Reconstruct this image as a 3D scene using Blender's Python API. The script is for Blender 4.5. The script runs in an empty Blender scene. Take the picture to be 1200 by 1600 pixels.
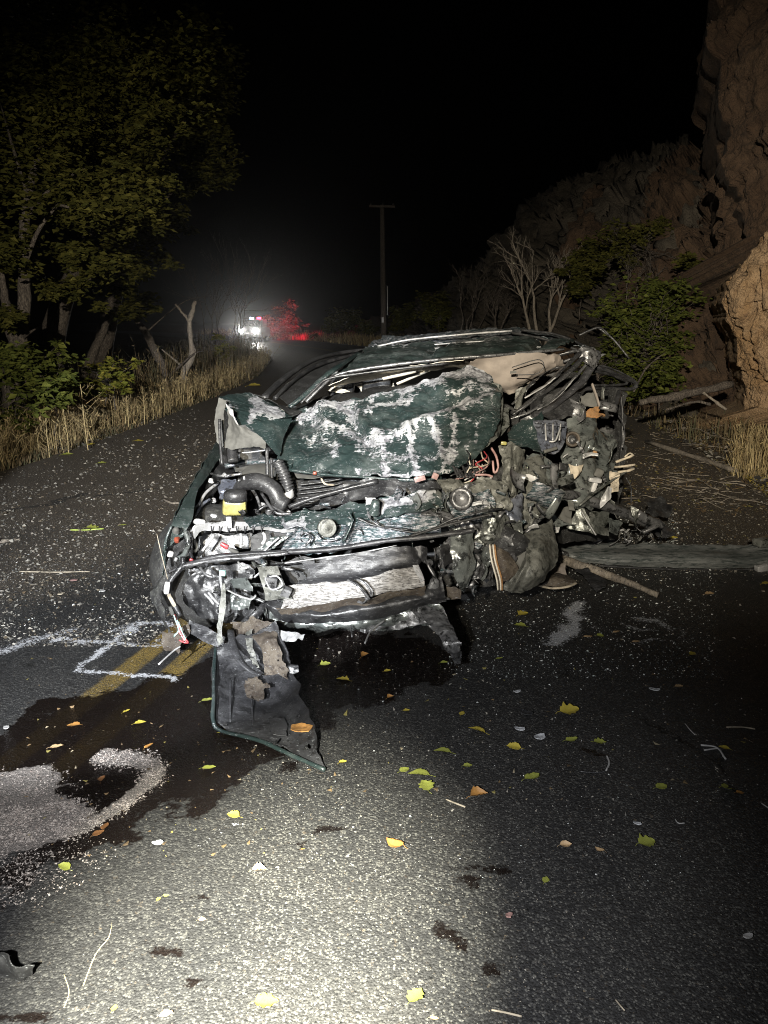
import bpy, math, random
import numpy as np
from mathutils import Vector, Matrix
random.seed(7); RNG = np.random.default_rng(11)
sc = bpy.context.scene
R = math.radians
# ------------------------------------------------------------------ camera
CAM = np.array([0.0, 0.0, 1.55]); PITCH = R(13.9); F = 1209.0
cd = bpy.data.cameras.new('camera'); cam = bpy.data.objects.new('camera', cd)
sc.collection.objects.link(cam); sc.camera = cam
cam.location = CAM; cam.rotation_euler = (R(90) - PITCH, 0, 0)
cd.sensor_fit = 'VERTICAL'; cd.sensor_height = 32.0; cd.lens = 32.0 * F / 1600.0
cd.clip_start = 0.05; cd.clip_end = 1500
# ------------------------------------------------------------------ night sky, moonless: almost nothing
w = bpy.data.worlds.new('World'); sc.world = w; w.use_nodes = True
nt = w.node_tree; bg = nt.nodes['Background']
sky = nt.nodes.new('ShaderNodeTexSky'); sky.sky_type = 'NISHITA'; sky.sun_disc = False
sky.sun_elevation = R(-6); sky.sun_rotation = R(200)
nt.links.new(sky.outputs[0], bg.inputs[0]); bg.inputs[1].default_value = 0.05
# ------------------------------------------------------------------ lamps of the rescue vehicles behind the camera
def spot(name, loc, tgt, watt, cone, blend, col, rad):
    l = bpy.data.lights.new(name, 'SPOT'); l.energy = watt; l.spot_size = R(cone); l.spot_blend = blend
    l.color = col; l.shadow_soft_size = rad
    o = bpy.data.objects.new(name, l); sc.collection.objects.link(o)
    o.location = loc; o['label'] = name.replace('_', ' '); o['kind'] = 'structure'
    o.rotation_euler = (Vector(tgt) - Vector(loc)).to_track_quat('-Z', 'Y').to_euler()
    return o
spot('scene_light', (-1.3, -2.2, 2.35), (-1.30, 4.6, 0.75), 5200, 29, 0.16, (0.94, 0.97, 1.0), 0.03)
fl = spot('flood_light', (-1.0, -3.2, 2.9), (1.3, 12.0, 1.8), 7600, 40, 1.0, (1.0, 0.90, 0.72), 0.06); fl.scale = (1.95, 1, 1)
spot('hand_torch', (-0.40, 0.05, 1.35), (-0.34, 1.50, 0.0), 3900, 37, 1.0, (1.0, 0.975, 0.80), 0.02)
spot('hand_torch_spill', (-0.40, 0.05, 1.37), (-0.48, 1.6, 0.0), 400, 84, 1.0, (0.97, 0.98, 1.0), 0.03)
sc.view_settings.view_transform = 'Standard'; sc.view_settings.look = 'None'
sc.view_settings.gamma = 1; sc.view_settings.use_curve_mapping = False
sc.view_settings.exposure = 0.0
sc.cycles.use_denoising = True; sc.cycles.denoising_prefilter = 'NONE'; sc.cycles.filter_width = 1.0
sc.cycles.max_bounces = 5; sc.cycles.diffuse_bounces = 2; sc.cycles.glossy_bounces = 3
sc.cycles.transparent_max_bounces = 8; sc.cycles.volume_bounces = 0
sc.cycles.sample_clamp_indirect = 3

# ------------------------------------------------------------------ numpy helpers
cP, sP = math.cos(PITCH), math.sin(PITCH)
def P(px, py, Y):
    """point at distance Y ahead seen along photo direction (px,py)"""
    px = np.asarray(px, float); py = np.asarray(py, float); Y = np.asarray(Y, float)
    a = (px - 600) / F; b = (800 - py) / F
    dy = cP + b * sP; dz = -sP + b * cP
    t = Y / dy
    return np.stack([a * t + 0 * Y, Y + 0 * a, CAM[2] + dz * t], -1)
def G(px, py, z=0.0):
    """point where the photo direction (px,py) meets height z"""
    px = np.asarray(px, float); py = np.asarray(py, float)
    a = (px - 600) / F; b = (800 - py) / F
    dy = cP + b * sP; dz = -sP + b * cP
    t = (z - CAM[2]) / dz
    return np.stack([a * t, dy * t, np.full_like(t, z) if np.ndim(t) else z], -1)
_perm = np.random.default_rng(3).permutation(256); _perm = np.concatenate([_perm, _perm, _perm])
_gr = np.random.default_rng(4).normal(size=(256, 3)); _gr /= np.linalg.norm(_gr, axis=1)[:, None]
def pn(p, s=1.0, o=0.0):
    """gradient noise, about -1..1; p (...,3)"""
    p = np.asarray(p, float) * s + o + 100.0
    i = np.floor(p).astype(int); f = p - i; i &= 255
    u = f * f * f * (f * (f * 6 - 15) + 10)
    out = 0
    for dx in (0, 1):
        wx = u[..., 0] if dx else 1 - u[..., 0]
        for dy in (0, 1):
            wy = u[..., 1] if dy else 1 - u[..., 1]
            for dz in (0, 1):
                wz = u[..., 2] if dz else 1 - u[..., 2]
                h = _perm[_perm[_perm[(i[..., 0] + dx) & 255] + ((i[..., 1] + dy) & 255)] + ((i[..., 2] + dz) & 255)]
                g = _gr[h]
                out = out + wx * wy * wz * (g[..., 0] * (f[..., 0] - dx) + g[..., 1] * (f[..., 1] - dy) + g[..., 2] * (f[..., 2] - dz))
    return out * 1.6
def fbm(p, s, o=0.0, n=4, g=0.5):
    t = 0; a = 1.0
    for k in range(n):
        t = t + a * pn(p, s, o + 17.3 * k); s *= 2.03; a *= g
    return t
def ridged(p, s, o=0.0, n=3, g=0.5):
    t = 0; a = 1.0
    for k in range(n):
        t = t + a * (0.5 - np.abs(pn(p, s, o + 13.7 * k)) * 1.6); s *= 2.1; a *= g
    return t
def creased(p, s, seed, k=6):
    """sum of triangle waves in random directions: flat facets that meet in straight sharp creases"""
    r = np.random.default_rng(int(seed * 7) % 9973 + 1); t = 0; wsum = 0
    q = p + (.16 / s) * np.stack([pn(p, s * .7, seed + j * 3) for j in range(3)], -1)
    for i in range(k):
        d = r.normal(size=3); d /= np.linalg.norm(d); f = s * r.uniform(.45, 1.5) * (1.5 if i > 3 else 1); a = 1 / (f / s) ** .8
        x = (q @ d) * f + r.uniform(0, 9); t = t + a * (np.abs((x % 2) - 1) * 2 - 1); wsum += a
    return t / wsum * 1.5
def worley_planes(p, s, seed):
    """broken rock: every cell gets its own tilted plane"""
    q = p * s; i0 = np.floor(q).astype(int); best = np.full(p.shape[:-1], 1e9); val = np.zeros(p.shape[:-1])
    r = np.random.default_rng(int(seed * 5) % 9973 + 1); tb = r.random((1024, 3)); tv = r.normal(size=(1024, 3)); to = r.normal(size=1024) * .25
    for dx in (-1, 0, 1):
        for dy in (-1, 0, 1):
            for dz in (-1, 0, 1):
                c = i0 + np.array([dx, dy, dz]); h = (c[..., 0] * 73856093 ^ c[..., 1] * 19349663 ^ c[..., 2] * 83492791) & 1023
                d = q - (c + tb[h]); L = (d * d).sum(-1); m = L < best; best = np.where(m, L, best); val = np.where(m, (d * tv[h]).sum(-1) * .5 + to[h], val)
    return val
def sstep(a, b, x):
    t = np.clip((x - a) / (b - a), 0, 1); return t * t * (3 - 2 * t)
def dline(x, y, pts):
    """distance from points to a polyline"""
    d = np.full(np.shape(x), 1e9)
    for (x0, y0), (x1, y1) in zip(pts[:-1], pts[1:]):
        vx, vy = x1 - x0, y1 - y0; L = vx * vx + vy * vy + 1e-12
        t = np.clip(((x - x0) * vx + (y - y0) * vy) / L, 0, 1)
        d = np.minimum(d, np.hypot(x - x0 - t * vx, y - y0 - t * vy))
    return d
def sdpoly(x, y, pts):
    """signed distance to a polygon, positive inside"""
    d = dline(x, y, list(pts) + [pts[0]]); ins = np.zeros(np.shape(x), bool)
    n = len(pts)
    for i in range(n):
        x0, y0 = pts[i]; x1, y1 = pts[(i + 1) % n]
        c = ((y0 > y) != (y1 > y)) & (x < (x1 - x0) * (y - y0) / ((y1 - y0) if y1 != y0 else 1e-9) + x0)
        ins ^= c
    return np.where(ins, d, -d)
def resample(pts, n, smooth=True):
    pts = np.asarray(pts, float); m = len(pts)
    t = np.linspace(0, m - 1, n)
    if m < 3 or not smooth:
        return np.stack([np.interp(t, np.arange(m), pts[:, k]) for k in range(pts.shape[1])], -1)
    i = np.clip(t.astype(int), 0, m - 2); f = (t - i)[:, None]
    p0 = np.where((i == 0)[:, None], 2 * pts[0] - pts[1], pts[np.maximum(i - 1, 0)])
    p1 = pts[i]; p2 = pts[i + 1]
    p3 = np.where((i == m - 2)[:, None], 2 * pts[-1] - pts[-2], pts[np.minimum(i + 2, m - 1)])
    return 0.5 * (2 * p1 + (p2 - p0) * f + (2 * p0 - 5 * p1 + 4 * p2 - p3) * f ** 2 + (3 * p1 - p0 - 3 * p2 + p3) * f ** 3)

# ------------------------------------------------------------------ object helpers
def mesh_of(name, V, Fq, mats, attrs=None, smooth=True, mi=None):
    """V (n,3), Fq list or array of equal-sided faces (or list of arrays)"""
    me = bpy.data.meshes.new(name)
    V = np.asarray(V, np.float32)
    groups = Fq if isinstance(Fq, list) and len(Fq) and isinstance(Fq[0], np.ndarray) and Fq[0].ndim == 2 else [np.asarray(Fq)]
    groups = [g for g in groups if len(g)]
    lt = np.concatenate([np.full(len(g), g.shape[1]) for g in groups]).astype(np.int32)
    li = np.concatenate([g.ravel() for g in groups]).astype(np.int32)
    me.vertices.add(len(V)); me.vertices.foreach_set('co', V.ravel())
    me.loops.add(len(li)); me.loops.foreach_set('vertex_index', li)
    me.polygons.add(len(lt))
    me.polygons.foreach_set('loop_start', np.concatenate([[0], np.cumsum(lt)[:-1]]).astype(np.int32))
    me.polygons.foreach_set('loop_total', lt)
    me.polygons.foreach_set('use_smooth', np.full(len(lt), smooth))
    if mi is not None: me.polygons.foreach_set('material_index', np.asarray(mi, np.int32))
    for m in (mats if isinstance(mats, (list, tuple)) else [mats]): me.materials.append(m) if m else None
    me.update(calc_edges=True)
    for k, v in (attrs or {}).items():
        a = me.attributes.new(k, 'FLOAT', 'POINT'); a.data.foreach_set('value', np.asarray(v, np.float32).ravel())
    me.validate()
    return me
def put(name, me, parent=None, origin=None):
    o = bpy.data.objects.new(name, me); sc.collection.objects.link(o)
    if parent is not None: o.parent = parent
    if origin is not None: o.location = origin
    return o
def ROOT(o):
    v = Vector((0, 0, 0))
    while o is not None: v = v + o.location; o = o.parent
    return np.array(v)
def build(name, V, Fq, mats, parent=None, attrs=None, smooth=True, mi=None, origin=None):
    """V in world coordinates; origin moved to the thing's base or the parent's"""
    V = np.asarray(V, float)
    if parent is not None:
        return put(name, mesh_of(name, V - ROOT(parent), Fq, mats, attrs, smooth, mi), parent)
    if origin is None:
        origin = np.array([*V[:, :2].mean(0), V[:, 2].min()])
    return put(name, mesh_of(name, V - origin, Fq, mats, attrs, smooth, mi), None, origin)
def empty(name, loc, label=None, cat=None, group=None, parent=None):
    o = bpy.data.objects.new(name, None); sc.collection.objects.link(o); o.location = [float(v) for v in loc]
    o.empty_display_size = 0.1
    if parent: o.parent = parent
    if label: tag(o, label, cat, group)
    return o
def tag(o, label, cat=None, group=None, kind=None):
    if label: o['label'] = label
    if cat: o['category'] = cat
    if group: o['group'] = group
    if kind: o['kind'] = kind
    return o
def grid_faces(nu, nv, off=0, wrap=False):
    """nv rows of nu"""
    i = np.arange(nv - 1)[:, None] * nu; j = np.arange(nu if wrap else nu - 1)[None, :]
    j2 = (j + 1) % nu
    return np.stack([i + j, i + j2, i + nu + j2, i + nu + j], -1).reshape(-1, 4) + off
def normals(G3):
    du = np.gradient(G3, axis=1); dv = np.gradient(G3, axis=0)
    n = np.cross(du, dv); n /= np.linalg.norm(n, axis=-1)[..., None] + 1e-12
    return n
_k = [0]
def sheet(name, rows, mat, parent=None, n=(50, 34), amp=0.012, fs=7.0, fine=0.003, thick=0.003, smooth=True,
          strokes=(), creases=(), edge=0.01, tear=0.0, bare=0.0, lin=False, holes=(), facet=0.0):
    """A sheet of metal or plastic hung on rows of control points (px,py,Y): crumpled, thick, ragged at the rim."""
    _k[0] += 1; seed = _k[0] * 3.71
    nu, nv = n
    C = np.stack([resample(r, nu, not lin) for r in rows])
    C = np.stack([resample(C[:, i], nv, not lin) for i in range(nu)], 1)      # nv, nu, 3
    W = P(C[..., 0], C[..., 1], C[..., 2])
    N = normals(W)
    # turn the normals to the camera so that 'out' is always towards it
    s = np.sign((N * (CAM - W)).sum(-1)); N = N * (np.sign(s.mean()) or 1)
    d = amp * (ridged(W, fs, seed, 3) * .5 + .35 * ridged(W, fs * 3.1, seed + 21, 3, .6) * .45 + creased(W, fs * 1.5, seed) * 1.0 + creased(W, fs * 4.2, seed + 3) * .38 + fbm(W, fs * 0.6, seed + 5, 2) * 0.6) + fine * fbm(W, fs * 6, seed + 9, 2)
    if facet: d = d + facet * (np.round(pn(W, fs * 1.3, seed + 2) * 3) / 3)
    b = np.full(W.shape[:2], bare)
    for wd, dep, pts in creases:
        dd = dline(C[..., 0], C[..., 1], pts); d = d + dep * np.exp(-(dd / wd) ** 2)
    jit = fbm(np.stack([C[..., 0] / 14, C[..., 1] / 14, 0 * C[..., 0] + seed], -1), 1.0, 0, 3) * 7
    for wd, st, pts in strokes:
        dd = dline(C[..., 0] + jit, C[..., 1] + np.roll(jit, 3, 0), pts); b = np.maximum(b, st * np.exp(-(dd / wd) ** 2))
    W2 = W + N * d[..., None]
    if edge:                                            # ragged outline
        u = np.linspace(0, 1, nu)[None, :]; v = np.linspace(0, 1, nv)[:, None]
        eu = np.exp(-np.minimum(u, 1 - u) * 14); ev = np.exp(-np.minimum(v, 1 - v) * 10)
        jx = fbm(W, 9, seed + 31, 3); jz = fbm(W, 9, seed + 41, 3)
        W2[..., 0] += edge * jx * eu * 2; W2[..., 2] += edge * jz * ev * 2
    Fq = grid_faces(nu, nv)
    keep = np.ones(len(Fq), bool)
    cx = C[..., 0].ravel()[Fq].mean(1); cy = C[..., 1].ravel()[Fq].mean(1)
    jf = jit.ravel()[Fq].mean(1)
    if tear:
        q = pn(np.stack([cx / 16, cy / 16, 0 * cx + seed], -1)); keep &= q < (1 - tear)
        cc = np.minimum.reduce([np.tile(np.linspace(0, 1, nu - 1), nv - 1), 1 - np.tile(np.linspace(0, 1, nu - 1), nv - 1),
                                np.repeat(np.linspace(0, 1, nv - 1), nu - 1), 1 - np.repeat(np.linspace(0, 1, nv - 1), nu - 1)])
        keep &= ~((cc < 0.09 * tear * 2 * (1 + q * 2.5)))
    for h in holes: keep &= sdpoly(cx + jf * .3, cy + jf * .3, h) < 0
    Fq = Fq[keep]
    # give it thickness: back layer and a rim on every open edge
    V = W2.reshape(-1, 3); Vb = V - N.reshape(-1, 3) * thick; nV = len(V)
    e = np.concatenate([Fq[:, [0, 1]], Fq[:, [1, 2]], Fq[:, [2, 3]], Fq[:, [3, 0]]])
    key = np.sort(e, 1); key = key[:, 0] * nV + key[:, 1]
    uq, idx, cnt = np.unique(key, return_index=True, return_counts=True)
    be = e[idx[cnt == 1]]
    rim = np.stack([be[:, 1], be[:, 0], be[:, 0] + nV, be[:, 1] + nV], 1)
    A = np.concatenate([Fq, Fq[:, ::-1] + nV, rim])
    V = np.concatenate([V, Vb]); ba = np.concatenate([b.ravel(), b.ravel()])
    used = np.unique(A); remap = np.zeros(len(V), int); remap[used] = np.arange(len(used))
    o = build(name, V[used], remap[A], mat, parent, {'bare': ba[used]}, smooth)
    if smooth: o.data.set_sharp_from_angle(angle=R(24))
    return o
def tube_arrays(pts, r, seg=8, flat=1.0, cap=True, rough=0.0, seed=0.0):
    """pts world (n,3), r float or list"""
    pts = np.asarray(pts, float); n = len(pts)
    rr = np.interp(np.linspace(0, 1, n), np.linspace(0, 1, len(np.atleast_1d(r))), np.atleast_1d(r))
    T = np.gradient(pts, axis=0); T /= np.linalg.norm(T, axis=1)[:, None] + 1e-12
    up = np.array([0.13, 0.21, 1.0]); 
    if abs(T.mean(0) @ up) > 0.9: up = np.array([1.0, 0.2, 0.1])
    A = np.cross(T, up); A /= np.linalg.norm(A, axis=1)[:, None] + 1e-12
    B = np.cross(T, A)
    th = np.linspace(0, 2 * np.pi, seg, endpoint=False)
    V = pts[:, None] + rr[:, None, None] * (np.cos(th)[None, :, None] * A[:, None] + flat * np.sin(th)[None, :, None] * B[:, None])
    if rough: V = V + (rough * fbm(V, 14, seed, 3))[..., None] * ((V - pts[:, None]) / (rr[:, None, None] + 1e-9))
    V = V.reshape(-1, 3); Fq = grid_faces(seg, n, wrap=True)
    caps = []
    if cap:
        V = np.concatenate([V, pts[:1], pts[-1:]]); k = len(V)
        j = np.arange(seg); caps = np.concatenate([np.stack([(j + 1) % seg, j, np.full(seg, k - 2)], 1),
                                                   np.stack([(n - 1) * seg + j, (n - 1) * seg + (j + 1) % seg, np.full(seg, k - 1)], 1)])
    return V, Fq, caps
def tube(name, pts, r, mat, parent=None, seg=8, n=None, flat=1.0, rough=0.0, world=False, smooth=True, bare=0.0):
    _k[0] += 1
    W = np.asarray(pts, float) if world else P(*np.asarray(pts, float).T)
    W = resample(W, n or max(6, len(W) * 5))
    V, Fq, caps = tube_arrays(W, r, seg, flat, True, rough, _k[0] * 2.1)
    return build(name, V, [Fq, caps], mat, parent, {'bare': np.full(len(V), bare)}, smooth)
def merge(parts):
    """list of (V, [face arrays]) -> V, [quads, tris]"""
    Vs = []; Q = []; T = []; o = 0
    for V, fs in parts:
        Vs.append(V)
        for f in fs:
            if len(f): (Q if f.shape[1] == 4 else T).append(f + o)
        o += len(V)
    return np.concatenate(Vs), [np.concatenate(x) for x in (Q, T) if x]
def box_arrays(size, rot=(0, 0, 0), c=(0, 0, 0), bevel=0.12, n=5, crush=0.0, fs=9, seed=0.0, taper=0.0):
    """rounded box as a subdivided cube, optionally crushed"""
    t = np.linspace(-1, 1, n); Vs = []; fs_ = []
    for ax in range(3):
        for s in (-1, 1):
            a, b = np.meshgrid(t, t); q = np.zeros((n, n, 3)); q[..., ax] = s
            q[..., (ax + 1) % 3] = a; q[..., (ax + 2) % 3] = b * (1 if s > 0 else -1) if False else b
            f = grid_faces(n, n); f = f if s > 0 else f[:, ::-1]
            fs_.append(f + len(Vs) * n * n); Vs.append(q.reshape(-1, 3))
    V = np.concatenate(Vs); h = np.array(size) / 2.0
    r = bevel * min(size); inner = np.maximum(h - r, 1e-4)
    # vertices near the rim are pulled to the rounded corner
    p = V * h; ci = np.clip(p, -inner, inner); dlt = p - ci; L = np.linalg.norm(dlt, axis=1)
    V = np.where(L[:, None] > 1e-9, ci + dlt / (L[:, None] + 1e-12) * r, p)
    if taper: V[:, :2] *= (1 - taper * (V[:, 2:3] / h[2] * .5 + .5))
    M = np.array(Matrix.Rotation(rot[2], 3, 'Z') @ Matrix.Rotation(rot[1], 3, 'Y') @ Matrix.Rotation(rot[0], 3, 'X'))
    V = V @ M.T + np.array(c)
    if crush: V = V + crush * np.stack([fbm(V, fs, seed + k * 9, 3) for k in range(3)], -1)
    return V, [np.concatenate(fs_)]
def box(name, px, py, Y, size, mat, parent=None, rot=(0, 0, 0), bevel=0.12, crush=0.0, n=5, smooth=False, fs=9, taper=0.0):
    _k[0] += 1
    V, f = box_arrays(size, [R(a) for a in rot], P(px, py, Y), bevel, n, crush, fs, _k[0] * 1.7, taper)
    return build(name, V, f, mat, parent, {'bare': np.zeros(len(V))}, smooth)
def lathe_arrays(prof, seg, rot, c):
    prof = np.asarray(prof, float); th = np.linspace(0, 2 * np.pi, seg, endpoint=False)
    V = np.stack([prof[:, 0][:, None] * np.cos(th), prof[:, 0][:, None] * np.sin(th), np.repeat(prof[:, 1][:, None], seg, 1)], -1).reshape(-1, 3)
    M = np.array(Matrix.Rotation(rot[2], 3, 'Z') @ Matrix.Rotation(rot[1], 3, 'Y') @ Matrix.Rotation(rot[0], 3, 'X'))
    return V @ M.T + np.array(c), [grid_faces(seg, len(prof), wrap=True)]
def lathe(name, prof, px, py, Y, mat, parent=None, rot=(90, 0, 0), seg=24, smooth=True):
    V, f = lathe_arrays(prof, seg, [R(a) for a in rot], P(px, py, Y))
    return build(name, V, f, mat, parent, {'bare': np.zeros(len(V))}, smooth)

# ------------------------------------------------------------------ materials
class NT:
    def __init__(s, name):
        s.m = bpy.data.materials.new(name); s.m.use_nodes = True; s.t = s.m.node_tree; s.b = s.t.nodes['Principled BSDF']
    def n(s, typ, **kw):
        x = s.t.nodes.new(typ)
        for k, v in kw.items():
            if k.startswith('i_'): x.inputs[int(k[2:])].default_value = v
            else: setattr(x, k, v)
        return x
    def l(s, a, b): s.t.links.new(a, b)
    def noise(s, scale, detail=4, rough=0.55, vec=None, dist=0.0):
        x = s.n('ShaderNodeTexNoise'); x.inputs['Scale'].default_value = scale; x.inputs['Detail'].default_value = detail
        x.inputs['Roughness'].default_value = rough; x.inputs['Distortion'].default_value = dist
        if vec: s.l(vec, x.inputs['Vector'])
        return x.outputs['Fac']
    def voro(s, scale, feat='F1', vec=None, out='Distance', rnd=1.0):
        x = s.n('ShaderNodeTexVoronoi', feature=feat); x.inputs['Scale'].default_value = scale; x.inputs['Randomness'].default_value = rnd
        if vec: s.l(vec, x.inputs['Vector'])
        return x.outputs[out]
    def math(s, op, a, b=None, c=None, clamp=False):
        x = s.n('ShaderNodeMath', operation=op); x.use_clamp = clamp
        for i, v in enumerate((a, b, c)):
            if v is None: continue
            if isinstance(v, (int, float)): x.inputs[i].default_value = v
            else: s.l(v, x.inputs[i])
        return x.outputs[0]
    def step(s, v, lo, hi, a=0.0, b=1.0):
        x = s.n('ShaderNodeMapRange', interpolation_type='SMOOTHSTEP'); s.l(v, x.inputs[0])
        for i, q in enumerate((lo, hi, a, b)): x.inputs[i + 1].default_value = q
        return x.outputs[0]
    def mix(s, f, a, b):
        x = s.n('ShaderNodeMix', data_type='RGBA')
        for i, v in ((0, f), (6, a), (7, b)):
            if isinstance(v, (int, float)): x.inputs[i].default_value = v
            elif isinstance(v, tuple): x.inputs[i].default_value = (*v, 1)
            else: s.l(v, x.inputs[i])
        return x.outputs[2]
    def mixf(s, f, a, b):
        x = s.n('ShaderNodeMix', data_type='FLOAT')
        for i, v in ((0, f), (2, a), (3, b)):
            if isinstance(v, (int, float)): x.inputs[i].default_value = v
            else: s.l(v, x.inputs[i])
        return x.outputs[0]
    def obj(s, sc_=(1, 1, 1), rot=(0, 0, 0), geo=False):
        c = s.n('ShaderNodeTexCoord'); mp = s.n('ShaderNodeMapping'); s.l(c.outputs['Object'], mp.inputs[0])
        if geo:
            g = s.n('ShaderNodeNewGeometry'); s.l(g.outputs['Position'], mp.inputs[0])
        mp.inputs['Scale'].default_value = sc_; mp.inputs['Rotation'].default_value = rot
        return mp.outputs[0]
    def attr(s, name):
        x = s.n('ShaderNodeAttribute', attribute_name=name); return x.outputs['Fac']
    def bump(s, h, strength=0.3, dist=0.01, nrm=None):
        x = s.n('ShaderNodeBump'); x.inputs['Strength'].default_value = strength; x.inputs['Distance'].default_value = dist
        s.l(h, x.inputs['Height'])
        if nrm: s.l(nrm, x.inputs['Normal'])
        s.l(x.outputs[0], s.b.inputs['Normal']); return x.outputs[0]
    def set(s, **kw):
        for k, v in kw.items():
            i = s.b.inputs[k.replace('_', ' ')]
            if isinstance(v, tuple): i.default_value = (*v, 1)
            elif isinstance(v, (int, float)): i.default_value = v
            else: s.l(v, i)
        return s.m
def paint(name='green_paint', base=(0.0155, 0.0255, 0.025), metal=(0.50, 0.51, 0.54), dust=0.5, bare0=0.0):
    t = NT(name); v = t.obj(); vs = t.obj((3.0, 30, 22), (0.15, 0.3, 0.35)); vs2 = t.obj((26, 4, 20), (0.5, -0.2, -0.6))
    a = t.attr('bare')
    n1 = t.noise(25, 8, 0.78, v, 1.6); n2 = t.noise(3.4, 4, 0.65, vs); n3 = t.noise(2.6, 4, 0.65, vs2)
    q = t.math('ADD', t.math('MULTIPLY', n1, 0.42), t.math('ADD', t.math('MULTIPLY', n2, 0.46), t.math('MULTIPLY', n3, 0.27)))   # ~0.57
    q = t.math('ADD', t.math('ADD', q, bare0), t.math('MULTIPLY', a, 0.222))
    f = t.step(q, 0.735, 0.755)
    st = t.noise(5.5, 3, 0.6, t.obj((5, 60, 45), (0.1, 0.25, 0.3))); sm = t.step(t.math('ADD', st, t.math('MULTIPLY', t.noise(4, 3, .6, v), 0.35)), 0.80, 0.84)
    f = t.math('MAXIMUM', f, t.math('MULTIPLY', sm, 0.8))
    metalc = t.mix(t.step(t.noise(38, 5, 0.7, v), 0.38, 0.62), metal, (0.17, 0.17, 0.19))
    metalc = t.mix(t.step(t.noise(3.2, 3, 0.6, v), 0.5, 0.62), metalc, (0.55, 0.56, 0.57))
    dirt = t.step(t.noise(5, 6, 0.7, v), 0.45, 0.8)
    pc = t.mix(t.math('MULTIPLY', dirt, dust), base, (0.10, 0.115, 0.11))
    specks = t.step(t.voro(130, vec=v), 0.10, 0.05)
    pc = t.mix(t.math('MULTIPLY', specks, t.step(t.noise(11, 2, 0.5, v), 0.48, 0.6)), pc, (0.45, 0.46, 0.47))
    t.bump(t.math('ADD', t.math('MULTIPLY', f, 0.7), t.noise(24, 6, 0.7, v)), 0.55, 0.006)
    return t.set(Base_Color=t.mix(f, pc, metalc), Roughness=t.mixf(f, t.mixf(dirt, 0.30, 0.5), 0.42), Metallic=t.mixf(f, 0.0, 0.45),
                 Coat_Weight=t.mixf(f, 0.25, 0.0))
def grime(name, base, second, dark=(0.02, 0.02, 0.018), rough=0.5, metallic=0.2, scale=7, bs=0.5, bd=0.006, streak=(1, 1, 1), spec=None, darkamt=0.62, coat=0.0):
    t = NT(name); v = t.obj(); vs = t.obj(streak)
    n1 = t.noise(scale, 6, 0.65, vs, 0.4); n2 = t.noise(scale * 4.1, 5, 0.7, vs)
    c = t.mix(t.step(n1, 0.38, 0.62), base, second)
    c = t.mix(t.step(n2, darkamt - .12, darkamt), c, dark)
    a = t.attr('bare'); f = t.step(t.math('ADD', n2, t.math('MULTIPLY', a, 0.4)), 0.70, 0.75)
    c = t.mix(f, c, (0.36, 0.37, 0.385))
    n3 = t.noise(scale * 1.7, 5, 0.7, v); c = t.mix(t.math('MULTIPLY', t.step(n3, .5, .72), .65), c, dark)
    sk = t.step(t.voro(170, vec=v), 0.13, 0.07); c = t.mix(t.math('MULTIPLY', sk, t.step(n1, .42, .6)), c, (0.40, 0.41, 0.42))
    sc2 = t.noise(7, 3, .6, t.obj((6, 50, 40), (0.4, 0.2, 0.5))); c = t.mix(t.math('MULTIPLY', t.step(sc2, .64, .68), .6), c, (0.30, 0.31, 0.32))
    t.bump(t.math('ADD', n2, n1), bs, bd)
    m = t.set(Base_Color=c, Roughness=t.mixf(n1, max(rough - .18, .08), min(rough + .2, 1)), Metallic=metallic, Coat_Weight=coat)
    return m
def plain(name, col, rough=0.5, metallic=0.0, n=0.25, scale=30, bump=0.15, **kw):
    t = NT(name); v = t.obj(); k = t.noise(scale, 4, 0.6, v)
    c = t.mix(t.step(k, 0.35, 0.65), tuple(x * (1 - n) for x in col), tuple(min(1, x * (1 + n)) for x in col))
    t.bump(k, bump, 0.004)
    return t.set(Base_Color=c, Roughness=rough, Metallic=metallic, **kw)
M = {}
M['paint'] = paint(); M['paint_dusty'] = paint('dusty_green_paint', base=(0.024, 0.034, 0.032), dust=0.85, bare0=-0.08)
M['paint_scraped'] = paint('scraped_green_paint', bare0=0.10)
M['bare'] = grime('scraped_bare_metal', (0.33, 0.33, 0.35), (0.19, 0.19, 0.205), (0.03, 0.05, 0.055), 0.40, 0.6, 6, 0.9, 0.006, (1, 3, 6), darkamt=0.55)
M['wood'] = grime('scraped_foam_grain', (0.34, 0.33, 0.32), (0.24, 0.23, 0.22), (0.07, 0.065, 0.06), 0.6, 0.1, 8, 0.5, 0.004, (0.7, 6, 9), darkamt=0.58)
M['steel'] = grime('grey_crumpled_steel', (0.13, 0.13, 0.135), (0.22, 0.22, 0.225), (0.025, 0.025, 0.025), 0.38, 0.6, 7, 0.6)
M['dark'] = grime('black_plastic', (0.012, 0.012, 0.013), (0.03, 0.03, 0.031), (0.06, 0.06, 0.06), 0.38, 0.0, 8, 0.4, darkamt=0.7)
M['darker'] = grime('near_black', (0.006, 0.006, 0.006), (0.012, 0.012, 0.012), (0.02, 0.02, 0.02), 0.6, 0.0, 8, 0.4)  # near-black tone for the cores, hollows and deep parts
M['slab'] = grime('scuffed_dark_bumper_plastic', (0.020, 0.020, 0.022), (0.042, 0.042, 0.045), (0.010, 0.010, 0.010), 0.42, 0.0, 6, 0.5, 0.004, (1, 2, 5), darkamt=0.66)
M['olive'] = grime('olive_dirty_steel', (0.10, 0.106, 0.098), (0.19, 0.195, 0.18), (0.02, 0.022, 0.018), 0.34, 0.5, 6, 0.6)
M['olive2'] = grime('dull_olive_mat', (0.078, 0.079, 0.07), (0.135, 0.135, 0.12), (0.035, 0.036, 0.032), 0.5, 0.25, 9, 0.6)
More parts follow.
